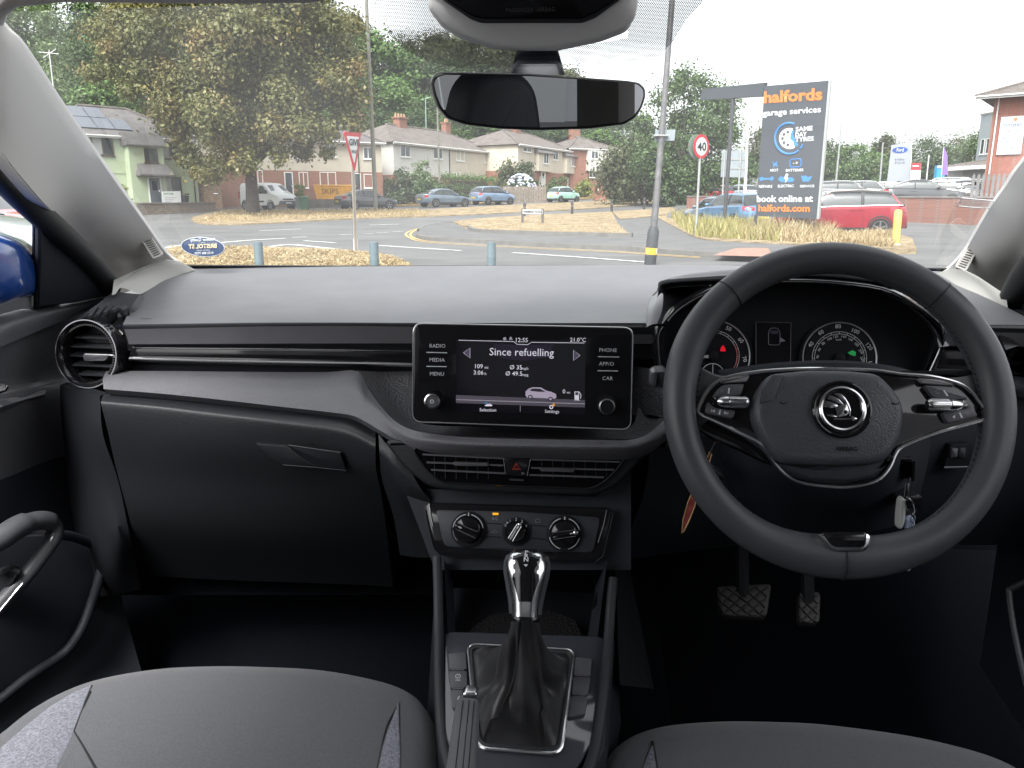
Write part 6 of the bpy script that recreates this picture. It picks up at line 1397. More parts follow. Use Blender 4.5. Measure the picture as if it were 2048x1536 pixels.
# ================================================================== houses
M_render_g = mat('render_pale_green', (.40, .46, .32), .9, bump=('noise', 20, .15, .01), var=(.8, .06))
M_render_w = mat('render_white', (.54, .53, .50), .9, bump=('noise', 20, .2, .01), var=(.7, .08))
M_render_c = mat('render_cream', (.51, .465, .39), .9, bump=('noise', 20, .2, .01), var=(.7, .09))
def brickmat(name, c1, c2, mortar, scale=1.0):
    m = bpy.data.materials.new(name); m.use_nodes = True; t = m.node_tree; b_ = t.nodes['Principled BSDF']; b_.inputs['Roughness'].default_value = .9
    tc = t.nodes.new('ShaderNodeTexCoord'); sp = t.nodes.new('ShaderNodeSeparateXYZ'); ad = t.nodes.new('ShaderNodeMath'); cm = t.nodes.new('ShaderNodeCombineXYZ')
    t.links.new(tc.outputs['Object'], sp.inputs[0]); t.links.new(sp.outputs[0], ad.inputs[0]); t.links.new(sp.outputs[1], ad.inputs[1]); t.links.new(ad.outputs[0], cm.inputs[0]); t.links.new(sp.outputs[2], cm.inputs[1])
    bk = t.nodes.new('ShaderNodeTexBrick'); bk.inputs['Scale'].default_value = 1.0; bk.inputs['Brick Width'].default_value = .225 * scale; bk.inputs['Row Height'].default_value = .075 * scale; bk.inputs['Mortar Size'].default_value = .010 * scale
    bk.inputs['Color1'].default_value = (*c1, 1); bk.inputs['Color2'].default_value = (*c2, 1); bk.inputs['Mortar'].default_value = (*mortar, 1)
    t.links.new(cm.outputs[0], bk.inputs['Vector']); t.links.new(bk.outputs['Color'], b_.inputs['Base Color'])
    bp = t.nodes.new('ShaderNodeBump'); bp.inputs['Strength'].default_value = .5; bp.inputs['Distance'].default_value = .01; bp.invert = True
    t.links.new(bk.outputs['Fac'], bp.inputs['Height']); t.links.new(bp.outputs[0], b_.inputs['Normal'])
    MATS[name] = m; return m
M_brick = brickmat('red_brick', (.31, .105, .06), (.23, .085, .055), (.28, .22, .18))
M_brick2 = brickmat('lot_wall_brick', (.25, .10, .075), (.20, .085, .065), (.20, .16, .14))
M_brick3 = brickmat('office_brick', (.33, .115, .085), (.29, .10, .075), (.27, .17, .13))
M_stonewall = brickmat('garden_wall_stone', (.26, .21, .17), (.20, .165, .14), (.16, .14, .12), 1.6)
M_roof = mat('roof_tiles_grey', (.15, .142, .14), .85, var=(1.5, .25), bump=('wave', 12, .5, .03))
M_roofb = mat('roof_tiles_brown', (.16, .128, .115), .85, var=(1.2, .3, (.20, .178, .165)), bump=('wave', 12, .5, .03))
M_solar = mat('solar_panel_glass', (.10, .11, .14), .2, coat=.6)
M_wframe = mat('upvc_white', (.70, .71, .70), .4); M_wframeb = mat('window_frame_brown', (.07, .045, .035), .5)
M_glass = mat('house_glass', (.045, .055, .065), .06, spec=.9, coat=.5)
M_curtain = mat('net_curtain', (.40, .41, .41), .8)
M_gutter = mat('gutter_white', (.66, .66, .65), .5); M_pipe = mat('pipe_black', (.03, .03, .032), .5)
M_door = mat('door_dark', (.035, .045, .055), .4); M_doorw = mat('door_white', (.66, .66, .66), .4)
M_pot = mat('chimney_pot', (.45, .30, .20), .9)
M_wood = mat('fence_timber', (.30, .205, .13), .9, var=(4, .3), bump=('wave', 18, .3, .01))
class Hs:
    def __init__(s, name, label, L, Rr, zb, ze, zr, depth, roof='hip', m_up=None, m_lo=None, split=None, m_roof=None, cat='house', over=.35, ridge_in=None):
        s.a = Vector((X(L[0], L[1], ze), L[1], zb)); s.b = Vector((X(Rr[0], Rr[1], ze), Rr[1], zb)); s.zb = zb; s.ze = ze
        s.t = (s.b - s.a).normalized(); s.L = (s.b - s.a).length; s.n = Vector((s.t.y, -s.t.x, 0))       # n points to the street
        s.d = depth; s.root = thing(name, label, cat, tuple((s.a + s.b) / 2))
        f = s.a, s.b, s.b - s.n * depth, s.a - s.n * depth
        def walls(nm, z0, z1, m, grow=0.0):
            c = (s.a + s.b) / 2 - s.n * depth / 2; q = [Vector((p.x, p.y, z0)) + (Vector((p.x - c.x, p.y - c.y, 0)).normalized() * grow) for p in f]
            return part(nm, MB().prism(q, (0, 0, z1 - z0)), m, s.root)
        if split: walls('lower_wall', zb - 1.2, split, m_lo, .03); walls('upper_wall', split, ze, m_up)
        else: walls('wall', zb - 1.2, ze, m_up)
        o = over; e = [s.P(-o, 0, o), s.P(s.L + o, 0, o), s.P(s.L + o, 0, -depth - o), s.P(-o, 0, -depth - o)]
        for p in e: p.z = ze
        ri = (ridge_in if ridge_in is not None else depth / 2) if roof == 'hip' else -o
        r0, r1 = s.P(ri, 0, -depth / 2), s.P(s.L - ri, 0, -depth / 2); r0.z = r1.z = zr
        rf = MB(); th = Vector((0, 0, -.12)); up = Vector((0, 0, .03))
        vs = [p + up for p in e] + [r0, r1]; fs = [(0, 1, 5, 4), (1, 2, 5), (2, 3, 4, 5), (3, 0, 4), (3, 2, 1, 0)]
        rf.add(vs, fs); s.roof = part('roof', rf, m_roof or M_roof, s.root, angle=10)
        part('ridge_tiles', MB().tube([r0 + Vector((0, 0, .03)), r1 + Vector((0, 0, .03))], .10, 7), M_roofb, s.roof)
        if roof == 'hip':
            for c_, r_ in ((0, r0), (1, r1)): part('hip_tiles', MB().tube([e[c_] + Vector((0, 0, .05)), r_ + Vector((0, 0, .03))], .09, 7), M_roofb, s.roof)
        part('fascia', MB().slab([s.P(-o, ze - zb - .16, o), s.P(s.L + o, ze - zb - .16, o), s.P(s.L + o, ze - zb + .02, o), s.P(-o, ze - zb + .02, o)], s.n, .06), M_gutter, s.root)
        part('gutter', MB().tube([s.P(-o, ze - zb - .02, o + .06), s.P(s.L + o, ze - zb - .02, o + .06)], .055, 7), M_gutter, s.root)
    def P(s, x, z, out=0.0): return s.a + s.t * x + s.n * out + Vector((0, 0, z))
    def win(s, x, z, w_, h_, panes=2, m=None, curtain=False, out=0.0, name='window', top=False):
        m = m or M_wframe; fw = .07; mb = MB(); o = out + .05
        def bx(x0, x1, z0, z1, oo=o, th=.10): mb.slab([s.P(x0, z0, oo), s.P(x1, z0, oo), s.P(x1, z1, oo), s.P(x0, z1, oo)], s.n, th)
        bx(x, x + w_, z, z + fw); bx(x, x + w_, z + h_ - fw, z + h_); bx(x, x + fw, z + fw, z + h_ - fw); bx(x + w_ - fw, x + w_, z + fw, z + h_ - fw)
        for k in range(1, panes): xx = x + w_ * k / panes; bx(xx - fw / 2, xx + fw / 2, z + fw, z + h_ - fw)
        if top: bx(x + fw, x + w_ - fw, z + h_ * .68, z + h_ * .68 + fw, o - .003)
        f = part(name, mb, m, s.root)
        for k in range(panes):
            a, b_ = x + w_ * k / panes + fw * .5, x + w_ * (k + 1) / panes - fw * .5
            part('pane', MB().slab([s.P(a, z + fw * .5, o - .045), s.P(b_, z + fw * .5, o - .045), s.P(b_, z + h_ - fw * .5, o - .045), s.P(a, z + h_ - fw * .5, o - .045)], s.n, .02), M_curtain if (curtain and k % 2 == 0) else M_glass, f)
        part('sill', MB().slab([s.P(x - .06, z - .08, o + .05), s.P(x + w_ + .06, z - .08, o + .05), s.P(x + w_ + .06, z - .005, o + .05), s.P(x - .06, z - .005, o + .05)], s.n, .14), m, f)
        return f
    def door(s, x, z, w_, h_, m, fm=None, out=0.0):
        f = part('door', MB().slab([s.P(x, z, out + .03), s.P(x + w_, z, out + .03), s.P(x + w_, z + h_, out + .03), s.P(x, z + h_, out + .03)], s.n, .06, .01), m, s.root)
        mb = MB()
        for x0, x1, z0, z1 in ((x - .09, x, z, z + h_ + .09), (x + w_, x + w_ + .09, z, z + h_ + .09), (x, x + w_, z + h_, z + h_ + .09)):
            mb.slab([s.P(x0, z0, out + .06), s.P(x1, z0, out + .06), s.P(x1, z1, out + .06), s.P(x0, z1, out + .06)], s.n, .1)
        part('door_frame', mb, fm or M_wframe, f)
        part('pane', MB().slab([s.P(x + w_ * .25, z + h_ * .5, out + .034), s.P(x + w_ * .75, z + h_ * .5, out + .034), s.P(x + w_ * .75, z + h_ * .88, out + .034), s.P(x + w_ * .25, z + h_ * .88, out + .034)], s.n, .01), M_glass, f)
        part('handle', MB().box(s.P(x + w_ * .85, z + h_ * .48, out + .06), (.03, .03, .14)), M_chrome, f); return f
    def box(s, name, x0, x1, z0, z1, out, m, back=0.0, parent=None): return part(name, MB().slab([s.P(x0, z0, out), s.P(x1, z0, out), s.P(x1, z1, out), s.P(x0, z1, out)], s.n, out - back), m, parent or s.root)
    def chimney(s, x, dy, w_, z0, z1, m=None, pots=2):
        c = part('chimney', MB().box(s.P(x, (z0 + z1) / 2 - s.zb, -dy), (w_, w_ * .7, z1 - z0), Matrix.Rotation(math.atan2(s.t.y, s.t.x), 3, 'Z')), m or M_brick, s.roof)
        part('chimney_cap', MB().box(s.P(x, z1 - s.zb + .05, -dy), (w_ * 1.2, w_ * .9, .14), Matrix.Rotation(math.atan2(s.t.y, s.t.x), 3, 'Z')), m or M_brick, s.roof)
        for k in range(pots): part('chimney_pot', MB().lathe(s.P(x + (k - (pots - 1) / 2) * w_ * .38, z1 - s.zb + .1, -dy), (0, 0, 1), [(.11, 0), (.12, .1), (.10, .36), (.12, .4), (.08, .4)], 10), M_pot, s.roof)
    def pipe(s, x, z0, z1, m=None, out=.06): return part('drainpipe', MB().tube([s.P(x, z1, out), s.P(x, z0, out)], .045, 7), m or M_pipe, s.root)

# ---- pale green house on the left
g = Hs('green_house', 'pale green rendered house with slate roof and brown windows behind the left windscreen pillar', (96, 53.2), (388, 60.0), .75, 5.8, 8.1, 8.0, 'hip', M_render_g, m_roof=M_roof, ridge_in=3.2)
gl0 = g.L
def gx(u):                              # along the facade of a house: where column u meets it
    pass
def along(h, u, z):
    best = None
    for i in range(401):
        x = h.L * i / 400 * 1.3 - h.L * .15; p = h.P(x, z - h.zb); dd = (p - CAM).dot(FW); uu = 1024 + F * p.x / dd
        if best is None or abs(uu - u) < best[0]: best = (abs(uu - u), x)
    return best[1]
def zon(h, x, v):                       # height at which row v is seen on the facade at x
    p = h.P(x, 0); return Zat(v, p.y) - h.zb
def wpx(h, u0, u1, v0, v1, **k):
    z = Zat((v0 + v1) / 2, h.a.y + (h.b.y - h.a.y) * .5); x0, x1 = along(h, u0, z), along(h, u1, z); zb_, zt_ = zon(h, (x0 + x1) / 2, v1), zon(h, (x0 + x1) / 2, v0)
    if k.pop('isdoor', False): return h.door(x0, zb_, x1 - x0, zt_ - zb_, k.get('m', M_door), k.get('fm'), k.get('out', 0.0))
    return h.win(x0, zb_, x1 - x0, zt_ - zb_, **k)
wpx(g, 182, 226, 274, 311, panes=2, m=M_wframeb, curtain=True)
wpx(g, 322, 356, 284, 318, panes=2, m=M_wframeb, curtain=True)
wpx(g, 329, 363, 354, 398, panes=2, m=M_wframeb, curtain=True)
wpx(g, 190, 228, 352, 392, panes=2, m=M_wframeb, curtain=True)
# projecting porch bay with its own lean-to roofs
xb0, xb1 = along(g, 250, 4), along(g, 320, 4)
g.box('bay_wall', xb0, xb1, -1.2, zon(g, (xb0 + xb1) / 2, 291), .9, M_render_g)
zt = zon(g, (xb0 + xb1) / 2, 291)
part('bay_roof', MB().add([g.P(xb0 - .2, zt - .02, 1.25), g.P(xb1 + .2, zt - .02, 1.25), g.P(xb1 + .2, zt + .85, .05), g.P(xb0 - .2, zt + .85, .05), g.P(xb0 - .2, zt - .1, 1.25), g.P(xb1 + .2, zt - .1, 1.25), g.P(xb1 + .2, zt - .1, .05), g.P(xb0 - .2, zt - .1, .05)], [(0, 1, 2, 3), (4, 5, 1, 0), (5, 6, 2, 1), (7, 4, 0, 3), (7, 6, 5, 4)]), M_roof, g.root, angle=10)
wpx(g, 279, 306, 298, 326, panes=1, m=M_wframeb, out=.9)
zp = zon(g, (xb0 + xb1) / 2, 350)
part('porch_roof', MB().add([g.P(xb0 + .3, zp, 1.9), g.P(xb1 + .3, zp, 1.9), g.P(xb1 + .1, zp + .75, .92), g.P(xb0 + .5, zp + .75, .92), g.P(xb0 + .3, zp - .1, 1.9), g.P(xb1 + .3, zp - .1, 1.9), g.P(xb1 + .3, zp - .1, .92), g.P(xb0 + .3, zp - .1, .92)], [(0, 1, 2, 3), (4, 5, 1, 0), (5, 6, 2, 1), (7, 4, 0, 3), (7, 6, 5, 4)]), M_roof, g.root, angle=10)
wpx(g, 290, 312, 357, 405, isdoor=True, m=mat('door_grey', (.14, .16, .18), .4), out=.9)
g.box('band_course', 0, g.L, zon(g, g.L / 2, 346) - .05, zon(g, g.L / 2, 346) + .05, .04, M_render_g)
# solar panels on the street slope of the roof
sl0, sl1 = g.P(-.35, g.ze - g.zb + .03, .35), g.P(0, 0, -4.0); sl1.z = 8.1
for i in range(4):
    for j in range(2):
        if i == 3 and j == 1: continue
        def q(xx, t_): 
            z_ = g.ze + .06 + (8.1 - g.ze) * t_; return g.P(xx, z_ - g.zb + .07, .35 - 4.35 * t_)
        x0 = 1.0 + i * 1.15; t0 = .18 + j * .37
        part('solar_panel', MB().slab([q(x0, t0), q(x0 + 1.08, t0), q(x0 + 1.08, t0 + .35), q(x0, t0 + .35)], UZ + g.n * .5, .05), M_solar, g.roof)
g.pipe(g.L - .3, 0, 3.2)

# ---- brick and render terrace behind the chestnut
t1 = Hs('brick_terrace_house', 'red brick and cream terrace house behind the chestnut tree and yellow skip', (395, 63.5), (762, 70.5), 1.1, 6.4, 8.5, 8.5, 'hip', M_render_c, M_brick, 3.95, M_roof)
for a in ((598, 616, 344, 376, 2), (640, 672, 344, 376, 2), (727, 746, 348, 376, 1), (515, 526, 340, 376, 1)): wpx(t1, a[0], a[1], a[2], a[3], panes=a[4])
for a in ((592, 612, 290, 318, 2), (726, 746, 294, 318, 2), (648, 672, 288, 314, 2), (470, 500, 285, 312, 2)): wpx(t1, a[0], a[1], a[2], a[3], panes=a[4])
wpx(t1, 571, 584, 346, 396, isdoor=True, m=M_door); wpx(t1, 708, 720, 348, 392, isdoor=True, m=M_door)
t1.chimney(t1.L * .93, 3.6, .9, 6.6, 9.0, pots=2); t1.chimney(t1.L * .45, 4.2, .9, 7.6, 9.6, pots=3)
t1.pipe(t1.L * .86, 0, 5.2, M_pipe)
# ---- white and cream semi
s2 = Hs('white_semi_house', 'white and cream rendered pair of houses with brown roof and red chimneys', (786, 74.5), (995, 90), 1.6, 6.8, 9.0, 9, 'hip', M_render_w, M_brick, 3.9, M_roofb)
hx = along(s2, 898, 5.5)
part('upper_wall', MB().slab([s2.P(hx, 2.32, .012), s2.P(s2.L - .01, 2.32, .012), s2.P(s2.L - .01, 5.15, .012), s2.P(hx, 5.15, .012)], s2.n, .01), M_render_c, s2.root, label='cream right half of the rendered wall')
for a in ((800, 820, 290, 314), (866, 884, 296, 318), (912, 928, 299, 322), (968, 983, 305, 326)): wpx(s2, *a, panes=2)
for a in ((812, 830, 345, 372), (905, 920, 345, 368)): wpx(s2, *a, panes=2)
s2.chimney(s2.L * .36, 4.4, 1.2, 7.6, 9.7, pots=4); s2.chimney(s2.L * .80, 4.4, .9, 7.6, 9.9, pots=2)
s2.pipe(hx, .4, 5.1)
# ---- second pair, with gabled bays
s3 = Hs('bay_fronted_house', 'cream pair of houses with projecting bays and long grey roof above the mint car', (1036, 86), (1153, 99), 2.3, 7.45, 9.5, 9, 'hip', M_render_c, M_brick, 4.8, M_roofb)
for a in ((1046, 1062, 294, 304), (1082, 1090, 306, 322), (1106, 1116, 301, 320), (1136, 1145, 308, 326)): wpx(s3, *a, panes=2)
for x0, x1 in ((along(s3, 1070, 6), along(s3, 1098, 6)), (along(s3, 1126, 6), along(s3, 1153, 6))):
    s3.box('bay_wall', x0, x1, 2.55, 4.6, .5, M_render_c); 
    part('bay_roof', MB().add([s3.P(x0 - .2, 4.55, .8), s3.P(x1 + .2, 4.55, .8), s3.P(x1 + .2, 5.7, -.9), s3.P(x0 - .2, 5.7, -.9), s3.P(x0 - .2, 4.48, .8), s3.P(x1 + .2, 4.48, .8), s3.P(x1 + .2, 4.48, -.9), s3.P(x0 - .2, 4.48, -.9)], [(0, 1, 2, 3), (4, 5, 1, 0), (5, 6, 2, 1), (7, 4, 0, 3), (7, 6, 5, 4)]), M_roof, s3.root, angle=10)
    xm = (x0 + x1) / 2; s3.win(xm - .6, 3.4, 1.2, 1.2, 2, out=.5); s3.win(xm - .6, .7, 1.2, 1.3, 2, out=.05)
wpx(s3, 1082, 1089, 342, 371, isdoor=True, m=M_doorw, out=.04)
s3.chimney(s3.L * .5, 4.5, 1.2, 8.6, 10.3, pots=4)
# ---- red brick end house
s4 = Hs('brick_end_house', 'red brick end house with white rendered upper bay and hipped roof', (1140, 97), (1240, 101), 2.6, 7.8, 9.8, 9, 'hip', M_brick, m_roof=M_roofb)
x0, x1 = along(s4, 1172, 6), along(s4, 1208, 6)
s4.box('upper_bay', x0, x1, 2.6, 5.0, .45, M_render_w); wpx(s4, 1178, 1192, 302, 318, panes=2, out=.45); wpx(s4, 1178, 1192, 337, 355, panes=2)
wpx(s4, 1216, 1232, 304, 320, panes=2); wpx(s4, 1208, 1216, 340, 362, isdoor=True, m=M_doorw)
s4.chimney(s4.L * .5, 4.5, 1.2, 9.0, 10.7, pots=3)

# ---- office block with the banner on the far right
b5 = Hs('brick_office', 'red brick office with white gutter and pale banner at the right pillar', (1990, 50), (2640, 41.2), 1.0, Zat(194, 50), Zat(194, 50) + 2.6, 12, 'hip', M_brick3, m_roof=M_roofb, cat='building', over=.9, ridge_in=6)
b5.pipe(.25, 2.0, b5.ze - b5.zb - .1, M_gutter, .12)
xa, xb = along(b5, 1996, 5), along(b5, 2046, 5)
zb0_, zt0_ = zon(b5, (xa + xb) / 2, 309), zon(b5, (xa + xb) / 2, 233)
bn = b5.box('banner', xa, xb, zb0_, zt0_, .10, mat('banner_white', (.62, .68, .72), .6), .02)
def hs_text(h, s_, x, z, size, m, par, out, width=None, ax='CENTER', bold=.01):
    me = text_mesh(s_, size, bold, ax=ax)
    if width:
        xs_ = [v.co.x for v in me.vertices]; k = width / max(1e-6, max(xs_) - min(xs_)); me.transform(Matrix.Diagonal((k, 1, 1, 1)))
    y = UZ; n = h.n; me.transform(Matrix(((h.t.x, y.x, n.x, 0), (h.t.y, y.y, n.y, 0), (h.t.z, y.z, n.z, 0), (0, 0, 0, 1)))); me.transform(Matrix.Translation(h.P(x, z, out)))
    me.materials.clear(); me.materials.append(m); return link('lettering', me, None, par)
M_bntext = mat('banner_text', (.22, .24, .36), .7); hh = zt0_ - zb0_; xm = (xa + xb) / 2; wd = xb - xa
hs_text(b5, 'minster', xm, zb0_ + hh * .78, hh * .17, M_bntext, bn, .115, wd * .8, bold=.02)
for k, s_ in enumerate(('managed offices', 'to let', 'meeting rooms', 'conference suite')): hs_text(b5, s_, xa + wd * .1, zb0_ + hh * (.63 - .095 * k), hh * .075, M_bntext, bn, .115, None, 'LEFT')
hs_text(b5, '01562 68511', xm, zb0_ + hh * .16, hh * .11, M_bntext, bn, .115, wd * .75)
part('flower_mark', MB().lathe(b5.P(xm + wd * .1, zb0_ + hh * .92, .11), b5.n, [(hh * .05, 0), (hh * .05, .01)], 8), mat('mark_ochre', (.5, .25, .10), .7), bn)
fp = thing('palisade_fence', 'grey steel palisade fence at the foot of the brick office', 'fence', tuple(b5.P(2, 0, 3)))
for k in range(22):
    x = -.5 + k * .27; part('pale', MB().slab([b5.P(x, .0, 1.0), b5.P(x + .16, .0, 1.0), b5.P(x + .16, 1.9, 1.0), b5.P(x + .08, 2.05, 1.0), b5.P(x, 1.9, 1.0)], b5.n, .03), mat('galvanised', (.19, .185, .185), .7), fp)
for z in (.5, 1.7): part('rail', MB().slab([b5.P(-.5, z, .96), b5.P(5, z, .96), b5.P(5, z + .06, .96), b5.P(-.5, z + .06, .96)], b5.n, .04), mat('galvanised', (.19, .185, .185), .7), fp)
tw = Hs('grey_tower_block', 'grey clad tower block rising behind the brick office', (1963, 88), (2010, 84), 1.2, Zat(228, 88), Zat(228, 88) + .5, 10, 'hip', mat('grey_cladding', (.30, .33, .35), .7), cat='building', over=.05, ridge_in=3)
for k in range(2): tw.win(.6 + k * 1.0, Zat(310, 88) - 1.2, .7, 1.6, 1)
sh = Hs('low_shop', 'low shop with brown roof and white canopy beyond the lot cars', (1896, 82), (1990, 76), 1.1, Zat(334, 80), Zat(312, 80), 8, 'hip', mat('shop_wall', (.30, .29, .28), .8), cat='building', over=.5, m_roof=M_roofb)
sh.box('canopy', .8, sh.L, sh.ze - sh.zb - .35, sh.ze - sh.zb - .05, 1.2, M_gutter)
for k, m in enumerate((M_glass, mat('shop_red', (.35, .05, .04), .6), M_glass, M_glass)):
    sh.box('shop_window', .5 + k * 1.1, 1.4 + k * 1.1, .3, 1.9, .06, m)

# ================================================================== walls and fences
def wall(name, label, a, b_, z0, z1, m, th=.24, cap=None, cat='wall'):
    a, b_ = Vector(a), Vector(b_); t_ = (b_ - a).normalized(); n = Vector((t_.y, -t_.x, 0)); o = thing(name, label, cat, tuple((a + b_) / 2))
    part('brickwork', MB().slab([Vector((a.x, a.y, z0[0])), Vector((b_.x, b_.y, z0[1])), Vector((b_.x, b_.y, z1[0 if len(z1) == 1 else 1])), Vector((a.x, a.y, z1[0]))], n, th), m, o)
    if cap: part('coping', MB().slab([Vector((a.x, a.y, z1[0])) + n * .05, Vector((b_.x, b_.y, z1[-1])) + n * .05, Vector((b_.x, b_.y, z1[-1] + .09)) + n * .05, Vector((a.x, a.y, z1[0] + .09)) + n * .05], n, th + .1, .015), cap, o)
    return o
M_cap = mat('wall_coping', (.19, .165, .16), .9, var=(4, .25))
wall('lot_wall', 'long red brick wall with dark coping below the car lot, behind the red car', (WA.x, WA.y, 0), (WB.x + 2.5, WB.y - 1.1 - 1.2, 0), (.2, -.3), (1.70, 1.42), M_brick2, cap=M_cap)
wall('lot_wall', 'side stretch of brick wall running off to the right pillar', (WB.x + 2.5, WB.y - 2.3, 0), (46, 37.5, 0), (-.3, -.3), (1.42, 1.45), M_brick2, cap=M_cap)
ga_, gb2 = G(276, 431), G(432, 423)
wall('garden_wall', 'low weathered stone wall in front of the green house', (ga_.x, ga_.y, 0), (gb2.x, gb2.y, 0), (ga_.z - .2, gb2.z - .2), (Zat(408, ga_.y), Zat(407, gb2.y)), M_stonewall, cap=M_cap)
wall('retaining_wall', 'grey rubble wall under the yellow skip behind the dark saloon', (X(616, 63), 63, 0), (X(700, 64.5), 64.5, 0), (.6, .7), (Zat(399, 63), Zat(399, 64)), mat('rubble_wall', (.15, .13, .115), .95, bump=('crack', 3, .8, .05), var=(1.5, .3)))
gf = thing('garden_gate', 'brown vertical board gate beside the green house', 'gate', (X(415, 60.5), 60.5, .8))
for k in range(9):
    u0 = 389 + k * 6.1; y_ = 60.5; z0, z1 = .75, Zat(355 + (1 if k % 2 else 0), y_)
    part('board', MB().box(((X(u0, y_, 2) + X(u0 + 5.7, y_, 2)) / 2, y_, (z0 + z1) / 2), (X(u0 + 5.7, y_, 2) - X(u0, y_, 2), .03, z1 - z0)), M_wood, gf)
for v in (368, 400): part('rail', MB().box((X(416, 60.53, 2), 60.54, Zat(v, 60.5)), (X(444, 60.5) - X(389, 60.5), .04, .1)), M_wood, gf)
for k, u in enumerate((396, 432)): part('latch', MB().box((X(u, 60.47, 2), 60.47, Zat(387, 60.5)), (.35, .03, .05)), M_satin, gf)
ff = thing('picket_fence', 'weathered timber fence below the hydrangea', 'fence', (X(1045, 77), 77, 1.3))
for k in range(17):
    u0 = 1006 + k * 5.1; y_ = 75.5 + k * .2
    part('board', MB().box((X(u0 + 2.4, y_, 2), y_, (Zat(373, y_) + 1.2) / 2), (.22, .03, Zat(373, y_) - 1.2)), mat('grey_timber', (.24, .20, .165), .95, var=(4, .3)), ff)
part('rail', MB().tube([(X(1005, 75.4, 2), 75.46, 2.4), (X(1092, 79, 2), 79.0, 2.45)], .04, 6), M_wood, ff)
st2 = thing('garden_steps', 'brick steps and handrail leading up to the end house', 'steps', (X(1205, 88), 88, 1.8))
for k in range(6): part('step', MB().box((X(1200 + k * 3, 84 + k * 1.0, 2), 84 + k * 1.0, 1.5 + k * .17), (1.4, 1.0, .5)), M_brick, st2)
for sx in (0, 1): part('handrail', MB().tube([(X(1194 + sx * 22, 84, 2), 84, 2.6), (X(1210 + sx * 14, 90, 2), 90, 3.6)], .03, 6), M_gutter, st2)

# ================================================================== vehicles
M_tyre = mat('tyre_rubber', (.018, .018, .019), .8); M_alloy = mat('alloy_wheel', (.55, .55, .57), .3, .9)
M_cglass = mat('car_glass', (.020, .026, .028), .05, spec=.8, coat=.6); M_trim = mat('car_black_trim', (.02, .02, .022), .5)
M_lamp = mat('headlamp_glass', (.62, .64, .66), .1, coat=1.0); M_tail = mat('tail_lamp_red', (.45, .015, .02), .2, coat=1.0)
M_py = mat('plate_yellow', (.65, .52, .08), .5); M_pw = mat('plate_white', (.7, .7, .7), .5)
def paint(name, c, metal=0.0): return mat('paint_' + name, c, .28, metal, coat=1.0)
STY = {   # length, width, belt line [(x from nose, z)], roof line [(x, z)], wheel radius, wheel x
    'saloon': (4.75, 1.82, [(0, .52), (.08, .68), (.6, .78), (1.35, .92), (3.9, 1.00), (4.35, 1.03), (4.68, .98), (4.75, .75)], [(1.25, .92), (2.05, 1.36), (2.6, 1.44), (3.2, 1.41), (3.75, 1.22), (4.25, 1.03)], .33, (.88, 3.75)),
    'coupe_suv': (4.7, 1.86, [(0, .6), (.08, .85), (.7, .98), (1.3, 1.06), (3.9, 1.12), (4.4, 1.14), (4.65, 1.05), (4.7, .8)], [(1.2, 1.05), (2.0, 1.52), (2.6, 1.62), (3.2, 1.58), (4.0, 1.30), (4.5, 1.13)], .36, (.9, 3.72)),
    'suv': (4.45, 1.84, [(0, .62), (.06, .88), (.5, .98), (1.15, 1.08), (3.6, 1.14), (4.2, 1.16), (4.38, 1.05), (4.45, .78)], [(1.0, 1.06), (1.75, 1.55), (2.4, 1.64), (3.3, 1.62), (3.85, 1.55), (4.28, 1.14)], .36, (.84, 3.52)),
    'hatch': (3.95, 1.70, [(0, .55), (.06, .72), (.45, .82), (1.0, .94), (3.3, 1.00), (3.75, 1.02), (3.9, .92), (3.95, .70)], [(.9, .93), (1.65, 1.40), (2.2, 1.48), (2.95, 1.46), (3.4, 1.36), (3.82, 1.0)], .31, (.74, 3.2)),
    'mpv': (4.4, 1.80, [(0, .55), (.06, .78), (.5, .90), (.95, 1.0), (3.8, 1.06), (4.2, 1.08), (4.35, .98), (4.4, .72)], [(.85, .98), (1.75, 1.50), (2.3, 1.60), (3.3, 1.58), (3.9, 1.46), (4.25, 1.06)], .32, (.82, 3.45)),
    'small': (3.55, 1.63, [(0, .55), (.06, .74), (.4, .86), (.85, .95), (2.9, .99), (3.35, 1.0), (3.5, .9), (3.55, .68)], [(.8, .94), (1.35, 1.38), (1.8, 1.48), (2.5, 1.46), (3.0, 1.33), (3.42, .99)], .29, (.68, 2.95)),
}
def ycurve(pts, x): return lerp_t(pts, x)
